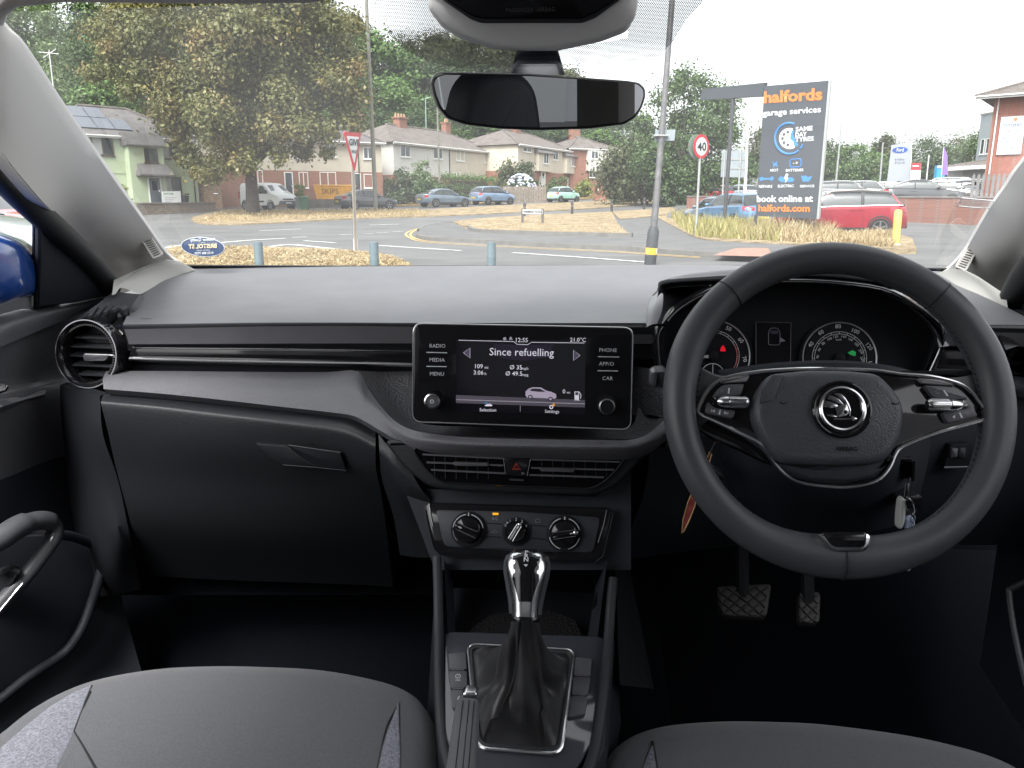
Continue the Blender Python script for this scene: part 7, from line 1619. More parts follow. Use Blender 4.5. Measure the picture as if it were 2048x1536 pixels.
def vehicle(name, label, loc, heading, style, m, cat='car', group=None, detail=True, rack=False, roofm=None, plate_back=True):
    L, Wd, belt, roofl, wr, wxs = STY[style]; hw = Wd / 2
    o = thing(name, label, cat, loc, math.atan2(heading[1], heading[0]) - math.pi, group, local=True)     # model: nose at x=0, tail at x=L along +x; nose faces heading
    cx = L / 2
    def V(x, y, z): return Vector((x - cx, y, z))
    xs_ = sorted(set([0, .05, .15, .35, .6, .9, 1.2, 1.6, 2.0, 2.5, 3.0, 3.4, L - .7, L - .4, L - .18, L - .06, L]))
    xs_ = [x for x in xs_ if x <= L]
    rings = []
    for x in xs_:
        e = min(x, L - x); k = 1 - .30 * (1 - min(1, e / .55)) ** 2.2; zb = .24 + .14 * (1 - min(1, e / .5)); zt = ycurve(belt, x); w_ = hw * k; zt = max(zt, zb + .15)
        zm = zb + (zt - zb) * .55
        half = [(w_ * .90, zb), (w_ * .985, zb + .08), (w_, zm), (w_ * .975, zt - .08), (w_ * .90, zt - .005), (w_ * .55, zt + .018), (0, zt + .025)]
        rings.append([V(x, y, z) for y, z in half] + [V(x, -y, z) for y, z in reversed(half[:-1])])
    body = MB().grid(rings, closed=True)
    for r_ in (0, -1): body.add(rings[r_], [tuple(range(len(rings[r_])))])
    P_ = lambda nm, mb, mm, par=None: (lambda ob: ob)(link(nm, mb.mesh(nm), mm, par or o, False))
    bo = P_('body', body, m)
    # glasshouse
    g = []; rx = [roofl[0][0] + (roofl[-1][0] - roofl[0][0]) * i / 22 for i in range(23)]; top = max(z for _, z in roofl)
    RL = crv([Vector((x, z, 0)) for x, z in roofl], 6)
    for p in RL:
        x, z = p.x, p.y; zb = ycurve(belt, x) + .0; f = (z - zb) / (top - zb + 1e-6); f = max(0, min(1, f)); wt = hw * (.90 - .20 * f); wb = hw * .90
        g.append([V(x, wb, zb - .03), V(x, wb * .6 + wt * .4 + .015, zb + (z - zb) * .45), V(x, wt + .01, z - .05 * f), V(x, wt * .86, z + .004), V(x, 0, z + .03 * f), V(x, -wt * .86, z + .004), V(x, -wt - .01, z - .05 * f), V(x, -(wb * .6 + wt * .4 + .015), zb + (z - zb) * .45), V(x, -wb, zb - .03)])
    gh = MB().grid(g); P_('windows', gh, M_cglass)
    # roof skin and pillars, proud of the glass
    def gs(i, j, h=.008):               # point on the glasshouse skin: i along (float), j across (float)
        i = max(0, min(len(g) - 1.001, i)); a = int(i); t_ = i - a; j = max(0, min(7.999, j)); b_ = int(j); s_ = j - b_
        p = (g[a][b_].lerp(g[a][b_ + 1], s_)).lerp(g[a + 1][b_].lerp(g[a + 1][b_ + 1], s_), t_); c = V(L / 2, 0, .9); c.x = p.x * .9
        return p + (p - c).normalized() * h
    xi = lambda x: next((k + (x - RL[k].x) / max(1e-6, RL[k + 1].x - RL[k].x) for k in range(len(RL) - 1) if RL[k].x <= x <= RL[k + 1].x), 0)
    i0, i1 = xi(roofl[1][0]), xi(roofl[-2][0])
    rm = roofm or m
    P_('roof', MB().grid([[gs(i0 + (i1 - i0) * k / 12, 1.9 + 4.2 * q_ / 8, .010) for q_ in range(9)] for k in range(13)]), rm, bo)
    for sgn in (0, 1):
        J = (lambda j: j) if sgn == 0 else (lambda j: 8 - j)
        def pil(ia, ib, w_, mm):
            P_('pillar', MB().grid([[gs(ia + (ib - ia) * k / 6 + d, J(.05 + 2.1 * k / 6), .009) for d in (-w_, w_)] for k in range(7)]), mm, bo)
        n_ = len(g) - 1
        pil(1.2, i0 + .3, .45, m); pil((i0 + i1) * .5 + .3, (i0 + i1) * .5 + .2, .35, M_trim); pil(n_ - 1.2, i1 + .2, .9, m)
        P_('window_line', MB().tube([gs(1 + (n_ - 2) * k / 10, J(.10), .012) for k in range(11)], .014, 5), M_trim if style != 'suv' else M_satin, bo)
        s_ = 1 if sgn == 0 else -1
        for k, wx_ in enumerate(wxs):
            P_('wheel_arch', MB().lathe(V(wx_, s_ * (hw - .05), wr + .01), (0, s_, 0), [(wr * 1.16, 0), (wr * 1.16, .055), (wr * 1.10, .062), (wr * 1.02, .055), (wr * 1.02, 0)], 28), M_trim, bo)
            wh = P_('wheel', MB().lathe(V(wx_, s_ * (hw - .20), wr), (0, s_, 0), [(wr * .66, 0), (wr * .96, 0), (wr, .03), (wr, .17), (wr * .95, .205), (wr * .70, .21), (wr * .64, .203), (.01, .203)], 28), M_tyre)
            sp = MB().lathe(V(wx_, s_ * (hw - .20), wr), (0, s_, 0), [(wr * .70, .10), (wr * .70, .216), (wr * .62, .212), (wr * .60, .10)], 24, caps=False)
            sp.lathe(V(wx_, s_ * (hw - .05), wr), (0, s_, 0), [(wr * .16, 0), (wr * .14, .05), (.01, .055)], 10)
            for q_ in range(5):
                a = q_ * 2 * math.pi / 5 + .3; sp.box(V(wx_ + math.cos(a) * wr * .36, s_ * (hw + .008), wr + math.sin(a) * wr * .36), (wr * .62, .03, wr * .16), Matrix.Rotation(-a, 3, 'Y'))
                P_('rim', sp, M_alloy, wh)
        mxx = roofl[0][0] + .45; P_('door_mirror', MB().lathe(V(mxx, s_ * (hw + .03), ycurve(belt, mxx) + .07), (0, s_, 0), [(.05, -.06), (.095, 0), (.095, .10), (.06, .15)], 12, 1.0, .75, xd=(1, 0, 0)), M_trim if rack else m, bo)
        if detail:
            for xx in (roofl[1][0] + .12, (roofl[1][0] + roofl[-2][0]) / 2 + .15, wxs[1] - .38):
                zt = ycurve(belt, xx); P_('door_seam', MB().tube([V(xx, s_ * (hw * 1.003), .34), V(xx, s_ * (hw + .004), zt * .6), V(xx, s_ * hw * .965, zt - .09)], .006, 4), M_trim, bo)
            for xx in (roofl[1][0] + .85, wxs[1] - .42 - .25):
                P_('door_handle', MB().box(V(xx, s_ * (hw * .995), ycurve(belt, xx) - .15), (.17, .04, .03)), m, bo)
            P_('sill', MB().box(V((wxs[0] + wxs[1]) / 2, s_ * (hw - .05), .30), (wxs[1] - wxs[0] - wr * 2.3, .12, .14)), M_trim, bo)
        zf = ycurve(belt, .25)
        P_('headlight', MB().slab(rnd([V(.04, s_ * hw * .52, zf - .14), V(.03, s_ * hw * .55, zf - .03), V(.34, s_ * hw * .90, zf - .01), V(.40, s_ * hw * .93, zf - .10), V(.14, s_ * hw * .80, zf - .16)], .02), (-.8, s_ * .6, .15), .04, .01), M_lamp, bo)
        zr_ = ycurve(belt, L - .25)
        P_('tail_light', MB().slab(rnd([V(L - .01, s_ * hw * .50, zr_ - .12), V(L - .01, s_ * hw * .50, zr_ - .26), V(L - .06, s_ * hw * .78, zr_ - .30), V(L - .30, s_ * hw * .985, zr_ - .22), V(L - .34, s_ * hw * .97, zr_ - .08), V(L - .10, s_ * hw * .80, zr_ - .06)], .02), (.8, s_ * .6, 0), .05, .01), M_tail, bo)
        if rack: P_('roof_rail', MB().tube([gs(i0 - .2, J(2.35), .02), gs(i0 + 1, J(2.45), .07), gs((i0 + i1) / 2, J(2.45), .07), gs(i1 - .6, J(2.45), .07), gs(i1 + .3, J(2.35), .02)], .022, 6), M_satin, bo)
    P_('bumper', MB().slab(rnd([V(L + .03, -hw * .66, .34), V(L + .03, hw * .66, .34), V(L + .03, hw * .66, .52), V(L + .03, -hw * .66, .52)], .04), (1, 0, 0), .1, .03), M_trim if rack else m, bo)
    P_('front_grille', MB().slab(rnd([V(-.01, -hw * .5, .36), V(-.01, hw * .5, .36), V(.0, hw * .42, .60), V(.0, -hw * .42, .60)], .04), (-1, 0, 0), .06, .01), M_trim, bo)
    P_('number_plate', MB().box(V(L + .045, 0, .62 if rack else .60), (.02, .52, .11)), M_py, bo); P_('number_plate', MB().box(V(-.03, 0, .44), (.02, .52, .11)), M_pw, bo)
    return o
def put(name, label, u, v, y, heading, style, m, **k):
    z = hgt(X(u, y, .5), y); x = X(u, y, z + .4); return vehicle(name, label, (x, y, z), heading, style, m, **k)
street = (.56, .83)
SG = 'cars parked along the service road'
put('parked_car', 'dark grey saloon parked before the yellow skip', 733, 418, 60.5, (.80, .60), 'saloon', paint('dark_grey', (.085, .09, .10), .4), group=SG)
put('parked_car', 'silver blue saloon parked below the white house', 888, 415, 65.5, (.78, .62), 'saloon', paint('silver_blue', (.17, .23, .29), .5), group=SG)
put('parked_car', 'light blue people carrier parked left of the wooden fence', 985, 411, 71.5, (.74, .67), 'mpv', paint('light_blue', (.22, .31, .46), .4), group=SG)
put('parked_car', 'small mint green car parked below the second pair of houses', 1127, 405, 79, (.74, .67), 'small', paint('mint', (.36, .60, .50)), group=SG)
# white van: its own body
def van(label, loc, heading):
    o = thing('white_van', label, 'van', loc, math.atan2(heading[1], heading[0]) - math.pi, None, local=True); m = paint('van_white', (.70, .71, .71)); L, hw = 4.85, .95; cx = L / 2
    def V(x, y, z): return Vector((x - cx, y, z))
    P_ = lambda nm, mb, mm, par=None: link(nm, mb.mesh(nm), mm, par or o, False)
    prof = [(0, .45, .80), (.06, .40, .95), (.35, .36, 1.12), (.75, .34, 1.26), (.95, .34, 1.36), (1.5, .34, 1.80), (1.75, .34, 1.93), (2.3, .34, 1.98), (4.5, .34, 1.97), (4.78, .36, 1.90), (4.85, .45, 1.6)]
    rings = []
    for x, zb, zt in prof:
        e = min(x, L - x); k = 1 - .22 * (1 - min(1, e / .6)) ** 2; w_ = hw * k; wt = w_ * (1 - .13 * max(0, (zt - 1.1)) / .9)
        zs = min(1.15, zt - .06); half = [(w_ * .95, zb), (w_, zb + .12), (w_, (zb + zs) / 2), (w_ * .985, zs), (wt + .0, zt - .10 if zt - .10 > zs else zs + .02), (wt * .88, zt), (0, zt + .03)]
        rings.append([V(x, y, z) for y, z in half] + [V(x, -y, z) for y, z in reversed(half[:-1])])
    b_ = MB().grid(rings, closed=True)
    for r_ in (0, -1): b_.add(rings[r_], [tuple(range(13))])
    bo = P_('body', b_, m)
    P_('windscreen', MB().slab([V(.98, -.72, 1.40), V(.98, .72, 1.40), V(1.46, .66, 1.79), V(1.46, -.66, 1.79)], (-.75, 0, .65), .02), M_cglass, bo)
    for s_ in (1, -1):
        P_('side_window', MB().slab(rnd([V(1.2, s_ * .955, 1.18), V(2.25, s_ * .955, 1.18), V(2.2, s_ * .88, 1.74), V(1.72, s_ * .88, 1.74)], .04), (0, s_, .12), .03), M_cglass, bo)
        P_('headlight', MB().slab(rnd([V(.05, s_ * .50, .80), V(.12, s_ * .52, 1.0), V(.55, s_ * .86, 1.1), V(.42, s_ * .86, .88)], .03), (-.8, s_ * .5, .3), .04, .01), M_lamp, bo)
        P_('door_mirror', MB().box(V(1.2, s_ * 1.06, 1.30), (.10, .16, .26)), M_trim, bo)
        P_('side_strip', MB().box(V(2.6, s_ * .955, .62), (2.0, .03, .12)), M_trim, bo)
        P_('door_seam', MB().tube([V(2.32, s_ * .957, .45), V(2.32, s_ * .957, 1.15), V(2.3, s_ * .9, 1.8)], .008, 4), M_trim, bo); P_('tail_light', MB().box(V(4.79, s_ * .80, 1.1), (.1, .12, .5)), M_tail, bo)
        for wx_ in (.85, 3.95):
            P_('wheel_arch', MB().lathe(V(wx_, s_ * .92, .34), (0, s_, 0), [(.41, 0), (.41, .04), (.36, .045), (.36, 0)], 24), M_trim, bo)
            wh = P_('wheel', MB().lathe(V(wx_, s_ * .76, .33), (0, s_, 0), [(.2, 0), (.32, 0), (.33, .03), (.33, .17), (.3, .2), (.2, .2)], 24), M_tyre); P_('rim', MB().lathe(V(wx_, s_ * .76, .33), (0, s_, 0), [(.21, .15), (.21, .205), (.1, .195), (.05, .215)], 18), mat('steel_wheel', (.30, .30, .31), .5, .5), wh)
    P_('front_bumper', MB().slab(rnd([V(-.05, -.78, .34), V(-.05, .78, .34), V(-.04, .76, .66), V(-.04, -.76, .66)], .06), (-1, 0, 0), .2, .03), mat('bumper_grey', (.10, .105, .11), .6), bo)
    P_('grille', MB().box(V(.02, 0, .78), (.06, .9, .10)), M_trim, bo); P_('number_plate', MB().box(V(-.075, 0, .52), (.02, .52, .11)), M_pw, bo); return o
z_ = hgt(X(536, 59.5), 59.5); van('white panel van with dark bumper parked behind the chestnut trunk', (X(537, 59.5, z_), 59.5, z_), (.80, -.60))
# the car lot
M_crimson = paint('crimson', (.30, .012, .028), .1)
rc = put('red_suv', 'bright red sport utility car with silver roof rails behind the tall garage sign', 1672, 475, 28.8, (-.975, .22), 'suv', M_crimson, rack=True, roofm=paint('roof_black', (.03, .03, .032)))
put('blue_car', 'mid blue car seen from behind left of the tall garage sign', 1468, 450, 36.5, (-.30, .95), 'suv', paint('mid_blue', (.10, .22, .38), .3), rack=False)
put('grey_car', 'silver grey car partly hidden left of the blue car', 1432, 445, 40.5, (-.45, .89), 'hatch', paint('silver_grey', (.30, .34, .40), .5))
LG = 'cars on the raised car lot behind the brick wall'
for k, (u, y, hd, sty, col, lab) in enumerate((
    (1690, 53, (.97, -.22), 'suv', ('taupe', (.20, .20, .20), .6), 'grey brown sport utility car on the lot behind the red car'),
    (1842, 48.2, (.96, -.28), 'coupe_suv', ('graphite', (.075, .078, .085), .5), 'graphite coupe on the lot right behind the brick wall'),
    (1892, 54, (.90, -.44), 'hatch', ('pearl', (.62, .62, .60), 0), 'white lot car behind the graphite coupe'),
    (1938, 56, (.86, -.5), 'saloon', ('slate', (.16, .18, .21), .5), 'slate grey lot car beside the white one'),
    (1690, 62, (.9, -.3), 'suv', ('white', (.66, .67, .67), 0), 'white sport utility car far back on the lot by the tall sign'),
    (1735, 60, (.95, -.2), 'mpv', ('silver', (.48, .49, .50), .5), 'silver people carrier far back on the lot'),
    (1855, 64, (.9, -.4), 'hatch', ('cream', (.60, .58, .52), 0), 'cream white hatchback before the red and white board'),
    (1908, 66, (.9, -.4), 'suv', ('ice', (.50, .58, .68), .2), 'ice blue lot car below the purple flag'),
    (1925, 72, (.9, -.4), 'mpv', ('milk', (.66, .66, .64), 0), 'white van-like car before the low shop'),
    (1960, 58, (.85, -.5), 'hatch', ('chalk', (.64, .64, .62), 0), 'white hatchback nearest the palisade fence'),
    (1785, 60, (.9, -.4), 'hatch', ('snow', (.66, .66, .66), 0), 'white hatchback between the pylon and the graphite coupe'),
    (1822, 62, (.9, -.4), 'saloon', ('aluminium', (.50, .51, .52), .5), 'silver saloon behind the graphite coupe'),
    (1655, 72, (.9, -.3), 'mpv', ('teal', (.20, .30, .32), .3), 'teal lot car far back beside the tall sign'),
    (1885, 62, (.9, -.4), 'saloon', ('pewter', (.30, .32, .34), .5), 'pewter saloon in the row before the low shop'),
    (1432, 74, (-.3, .95), 'hatch', ('cherry', (.42, .02, .03), 0), 'small red hatchback far behind the brick wall'),
    (1400, 78, (-.3, .95), 'hatch', ('pale', (.58, .60, .60), 0), 'pale car far behind the speed limit sign'),
    (1480, 76, (-.3, .95), 'hatch', ('mist', (.40, .46, .52), .3), 'misty blue car far behind the dark sign post'))):
    put('lot_car', lab, u, 400, y, hd, sty, paint(*col), group=LG, detail=k < 4)
# neighbours in the parking row, seen through the passenger window
vehicle('red_suv', 'red sport utility car across the yard, seen through the passenger window over the silver one', (-9.6, 13.2, 0), (1, .05), 'suv', paint('scarlet', (.50, .02, .03)), detail=False)
vehicle('silver_car', 'pale silver car parked broadside ahead, seen over the blue door mirror', (-6.85, 8.0, 0), (1, 0), 'coupe_suv', paint('pale_silver', (.50, .53, .56), .3), detail=False)
# ---- skip and bins
sk = thing('skip', 'yellow builders skip with faded lettering in front of the brick terrace', 'skip', (X(667, 66), 66, Zat(399, 66)))
M_skip = mat('skip_yellow', (.56, .27, .025), .6, var=(2, .18)); ys_ = 66; zt_, zb_ = Zat(371, ys_), Zat(398, ys_)
def SKP(u, z, dy): return Vector((X(u, ys_ + dy, z), ys_ + dy, z))
sb_ = MB(); fo_ = [SKP(634, zb_, 0), SKP(695, zb_, 0), SKP(705, zt_, 0), SKP(627, zt_, 0)]; bk_ = [p + Vector((0, 1.7, 0)) for p in fo_]
sb_.add(fo_ + bk_, [(0, 1, 2, 3), (7, 6, 5, 4), (0, 4, 5, 1), (1, 5, 6, 2), (3, 7, 4, 0)]); part('hopper', sb_, M_skip, sk, angle=10)
part('rim', MB().tube([fo_[3], fo_[2], bk_[2], bk_[3]], .06, 6, closed=True), M_skip, sk)
for u in (637, 692): part('rib', MB().slab([SKP(u, zb_, -.05), SKP(u + 3, zb_, -.05), SKP(u + 4, zt_, -.05), SKP(u - 1, zt_, -.05)], (0, -1, 0), .05), M_skip, sk)
M_dirt = mat('faded_black', (.16, .085, .02), .8)
text_on('SKIPS', SKP(660, Zat(383, ys_), -.02), (1, 0, 0), (0, 0, 1), .62, M_dirt, sk, .01, lift=.01)
def bin_(label, u, v0, v1, y, m):
    o = thing('wheelie_bin', label, 'bin', (X(u, y), y, Zat(v1, y))); z0, z1 = Zat(v1, y), Zat(v0, y); x = X(u, y, 1); w_ = .29
    part('tub', MB().grid([[Vector((x + a * w_ * s_, y + b_ * .34 * s_, z)) for a, b_ in ((-1, -1), (1, -1), (1, 1), (-1, 1))] for s_, z in ((.8, z0 + .05), (1, z1 - .12))], closed=True), m, o)
    part('lid', MB().slab([Vector((x + a * w_ * 1.1, y + b_ * .38, z1 - .02 + (.06 if b_ > 0 else 0))) for a, b_ in ((-1, -1), (1, -1), (1, 1), (-1, 1))], UZ, .10, .03), m, o)
    for s_ in (-1, 1): part('wheel', MB().lathe((x + s_ * .24, y + .3, z0 + .10), (1, 0, 0), [(.10, -.03), (.10, .03)], 12), M_tyre, o)
bin_('dark green wheelie bin by the white van', 609, 393, 422, 57.5, mat('bin_green', (.035, .14, .07), .5)); bin_('grey wheelie bin left of the green one', 601, 394, 422, 57.8, mat('bin_grey', (.16, .18, .19), .5))
bin_('black wheelie bin in front of the green house', 368, 388, 412, 57, mat('bin_black', (.03, .03, .035), .5))

# ================================================================== signs, posts and street furniture
M_post = mat('galvanised_post', (.36, .37, .37), .5, .3); M_postw = mat('white_post', (.62, .62, .63), .5); M_postd = mat('dark_post', (.05, .055, .06), .5); M_conc = mat('weathered_pole', (.20, .20, .17), .9, var=(2, .2))
M_sred = mat('sign_red', (.50, .025, .035), .4); M_swhite = mat('sign_white', (.70, .71, .72), .4); M_sblack = mat('sign_black', (.015, .02, .022), .5); M_sgrey = mat('sign_back_grey', (.30, .34, .37), .5, .2)
def fit_text(body, corners, m, par, bold=.02, shear=0.0, lift=.01, name='lettering'):
    """lettering stretched over a quad (bottom left, bottom right, top left) of the sign it is printed on"""
    bl, br, tl = corners; me = text_mesh(body, 1.0, bold, shear); xs_ = [v.co.x for v in me.vertices]; ys__ = [v.co.y for v in me.vertices]
    x0, x1, y0, y1 = min(xs_), max(xs_), min(ys__), max(ys__); ex_, ey_ = br - bl, tl - bl; n = ex_.cross(ey_).normalized()
    for v in me.vertices: v.co = bl + ex_ * ((v.co.x - x0) / (x1 - x0)) + ey_ * ((v.co.y - y0) / (y1 - y0)) + n * lift
    me.materials.clear(); me.materials.append(m); return link(name, me, None, par)
def vplane(a, b_): # upright plane through two places
    x = (b_ - a); x.z = 0; x.normalize(); n = Vector((x.y, -x.x, 0)); return (a, n, x, UZ.copy())
def qtext(body, u0, u1, vt0, vb0, vt1, vb1, pl, m, par, **k):
    return fit_text(body, (onp(u0, vb0, pl), onp(u1, vb1, pl), onp(u0, vt0, pl)), m, par, **k)
# give way
gw = thing('give_way_sign', 'red and white triangular give way sign on a white post', 'road sign', tuple(G(712, 507)))
gp = vplane(Y(688, 263, 14.7), Y(723, 266, 15.4))
tri = [(688, 263), (723, 266), (710, 344)]
part('plate', MB().slab(rnd(poly(tri, gp), .06), gp[1], .02), M_sred, gw)
def shr(pts, k, c=None):
    c = c or [sum(p[0] for p in pts) / len(pts), sum(p[1] for p in pts) / len(pts)]; return [(c[0] + (p[0] - c[0]) * k, c[1] + (p[1] - c[1]) * k) for p in pts]
part('white_field', MB().slab(rnd(poly(shr(tri, .68), off(gp, .012)), .03), gp[1], .01), M_swhite, gw)
qtext('GIVE', 697.5, 717.5, 277, 291, 279, 292.5, off(gp, .014), M_sblack, gw, bold=.03); qtext('WAY', 702, 714.5, 299, 306.5, 300, 308, off(gp, .014), M_sblack, gw, bold=.03)
p_top, p_bot = Y(705, 300, 15.08), G(712, 507)
part('post', MB().tube([p_bot - UZ * .2, p_bot + UZ * .1, p_top], .038, 10), M_postw, gw); part('post_collar', MB().tube([p_bot, p_bot + UZ * .35], .055, 10), M_postw, gw)
# forty limit
fs_ = thing('speed_limit_sign', 'round forty speed limit sign on a grey post in the long grass', 'road sign', tuple(G(1391, 481)))
yb = G(1391, 481).y; fp_ = vplane(Y(1388, 293, yb - .15), Y(1418, 293, yb + .3)); cc = onp(1403, 293, fp_); rr_ = 22.5 / F * yb
part('plate', MB().lathe(cc, fp_[1], [(rr_, -.02), (rr_, 0)], 36), M_sred, fs_); part('white_field', MB().lathe(cc + fp_[1] * .004, fp_[1], [(rr_ * .74, -.002), (rr_ * .74, .003)], 36), M_swhite, fs_)
qtext('40', 1394.5, 1412.5, 284, 302, 284, 302, off(fp_, .012), M_sblack, fs_, bold=.02)
part('plate_back', MB().lathe(cc - fp_[1] * .12 - fp_[2] * .10, fp_[1], [(rr_ * 1.0, -.02), (rr_ * 1.0, 0)], 36), mat('sign_back_green', (.16, .22, .18), .6), fs_)
part('post', MB().tube([G(1391, 481) - UZ * .2, Y(1402, 272, yb + .12)], .040, 10), M_post, fs_)
# garage sign
hs2 = thing('garage_sign', 'tall dark garage services sign board with orange and white lettering on two posts', 'sign', tuple(G(1568, 478)))
hp = vplane(Y(1529, 172, 27.0), Y(1657, 161, 25.4)); M_board = mat('sign_board_charcoal', (.055, .065, .078), .55); M_or = mat('sign_orange', (.75, .20, .035), .5); M_bl = mat('sign_blue', (.05, .22, .58), .5); M_wh = mat('sign_lettering_white', (.66, .68, .71), .5)
part('board', MB().slab(poly([(1511, 432), (1633, 438), (1657, 161), (1529, 172)], hp), hp[1], .10), M_board, hs2)
part('edge_strip', MB().slab([p + hp[2] * d for p, d in zip(poly([(1633, 438), (1633, 438), (1657, 161), (1657, 161)], off(hp, .0)), (.002, .07, .07, .002))], hp[1], .10), mat('aluminium_edge', (.45, .47, .47), .4, .4), hs2)
for u, ub, vb in ((1512, 1509, 477), (1627, 1625, 482)): 
    t_ = onp(u, 430, off(hp, -.05)); part('post', MB().tube([Vector((t_.x, t_.y, hgt(t_.x, t_.y) - .2)), t_], .055, 8), M_postd, hs2)
H1 = off(hp, .004)
qtext('halfords', 1528, 1645, 183, 207, 176, 200.5, H1, M_or, hs2, bold=.035); qtext('garage services', 1526, 1642, 221, 236, 212, 228.5, H1, M_wh, hs2, bold=.02)
qtext('SAME', 1591.5, 1625.5, 254, 263.5, 251.5, 261, H1, M_wh, hs2, bold=.03); qtext('DAY', 1591, 1614, 265, 274, 263.5, 272.5, H1, M_wh, hs2, bold=.03); qtext('TYRES', 1590.5, 1628, 275, 284, 272, 281.5, H1, M_wh, hs2, bold=.03)
qtext('MOT', 1541, 1557, 338, 343.5, 337.5, 343, H1, M_wh, hs2); qtext('BATTERIES', 1572, 1607, 338, 343.5, 337, 342.5, H1, M_wh, hs2)
qtext('REPAIRS', 1518, 1545, 370, 375.5, 370, 375.5, H1, M_wh, hs2); qtext('ELECTRIC', 1556, 1588, 369.5, 375, 369, 374.5, H1, M_wh, hs2); qtext('SERVICE', 1600, 1629, 370, 375, 369.5, 374.5, H1, M_wh, hs2)
qtext('book online at', 1514, 1626, 391, 404.5, 390, 404, H1, M_wh, hs2, bold=.03); qtext('halfords.com', 1517, 1620, 409, 423, 410.5, 424, H1, M_or, hs2, bold=.03)
def arc(pl, cu, cv, ru, rv, a0, a1, r, m, nm='ring_mark', par=hs2):
    return part(nm, MB().tube([onp(cu + ru * math.cos(R(a)), cv - rv * math.sin(R(a)), pl) for a in [a0 + (a1 - a0) * k / 30 for k in range(31)]], r, 6), m, par)
arc(H1, 1579, 277, 29, 31, 70, 310, .035, M_bl); arc(H1, 1579, 277, 29, 31, 320, 338, .03, M_bl)
wd_ = MB(); pts = [(1579 + 21 * math.cos(R(a)), 277 - 21 * math.sin(R(a))) for a in range(70, 301, 10)] + [(1586, 283), (1580, 277), (1582, 266)]
part('tyre_picture', MB().slab(poly(pts, H1), hp[1], .004), M_wh, hs2)
for a in (100, 140, 180, 220, 260): part('tyre_hole', MB().lathe(onp(1578 + 13 * math.cos(R(a)), 277 - 13 * math.sin(R(a)), off(hp, .006)), hp[1], [(.05, 0), (.05, .004)], 10), M_board, hs2)
part('tyre_picture', MB().slab(poly([(1583, 256), (1588, 262), (1586, 270), (1592, 282), (1597, 290), (1590, 294), (1582, 287), (1579, 275)], off(hp, .002)), hp[1], .003), M_bl, hs2)
for pts, m in (([(1543, 322), (1549, 327), (1555, 321), (1553, 328), (1557, 333), (1550, 331), (1546, 335), (1547, 328)], M_bl), ([(1518, 357), (1524, 353), (1527, 356), (1540, 356), (1545, 352), (1548, 358), (1543, 362), (1539, 359), (1526, 360), (1521, 362)], M_bl), ([(1556, 359), (1560, 353), (1568, 354), (1585, 355), (1589, 360), (1585, 364), (1562, 364)], M_bl), ([(1572, 347), (1577, 348), (1574, 355), (1577, 356), (1570, 366), (1571, 358), (1568, 357)], M_wh), ([(1602, 352), (1612, 351), (1616, 354), (1624, 352), (1621, 359), (1617, 363), (1605, 363)], M_bl)):
    part('service_icon', MB().slab(poly(pts, off(hp, .006 if m is M_wh else .003)), hp[1], .003), m, hs2)
part('service_icon', MB().tube(rnd(poly([(1580, 319), (1602, 317.5), (1602, 333.5), (1580, 334.5)], H1), .06), .016, 5, closed=True), M_bl, hs2)
T('- +', 1591, 326, 6, off(hp, .004), M_wh, hs2, .03)
# second sign: dark header board on a single dark post
d2 = thing('header_sign', 'blank dark header board on a single black post left of the tall sign', 'sign', (X(1451, 34), 34, 0)); dp2 = vplane(Y(1403, 178, 34.5), Y(1529, 165, 31.8))
part('board', MB().slab(poly([(1400, 200), (1523, 193), (1530, 165), (1404, 178)], dp2), dp2[1], .18), M_board, d2)
t_ = onp(1466, 196, off(dp2, -.09)); part('post', MB().tube([Vector((t_.x - .05, t_.y, hgt(t_.x, t_.y) - .2)), t_], .085, 10), M_postd, d2)
# grey back of a direction sign
ds = thing('direction_sign', 'grey back of a road direction sign on two posts', 'road sign', (X(1466, 46), 46, .2)); dsp = vplane(Y(1443, 301, 46.5), Y(1490, 303, 45.5))
part('panel', MB().slab(poly([(1441, 354), (1489, 355), (1490, 302), (1444, 301)], dsp), dsp[1], .05), M_sgrey, ds)
for v in (318, 336): part('rail', MB().slab(poly([(1442, v + 2), (1489, v + 2), (1489, v - 1), (1442, v - 1)], off(dsp, .03)), dsp[1], .03), M_post, ds)
for u in (1450, 1482): t_ = onp(u, 303, off(dsp, .05)); part('post', MB().tube([Vector((t_.x, t_.y, .2)), t_], .05, 8), M_post, ds)
# street name plate
nb0, nb1 = G(1045, 451), G(1085, 452.5)
sn = thing('street_name_sign', 'low white street name plate between two dark posts on the lawn', 'sign', tuple((nb0 + nb1) / 2)); M_spost = mat('timber_post_dark', (.10, .09, .085), .9)
for p, v in ((nb0, 417), (nb1, 417.5)): part('post', MB().box((p.x, p.y, (p.z + Zat(v, p.y)) / 2), (.13, .13, Zat(v, p.y) - p.z)), M_spost, sn)
npl = vplane(nb0 + Vector((0, -.08, 0)), nb1 + Vector((0, -.08, 0)))
part('plate', MB().slab(poly([(1045, 427.5), (1085, 428), (1085, 419), (1045, 418.5)], npl), npl[1], .03), mat('name_plate_white', (.50, .51, .52), .5), sn)
qtext('HABBERLEY ROAD', 1047, 1083, 420.8, 425.5, 421, 426, off(npl, .002), M_sblack, sn, bold=.035)
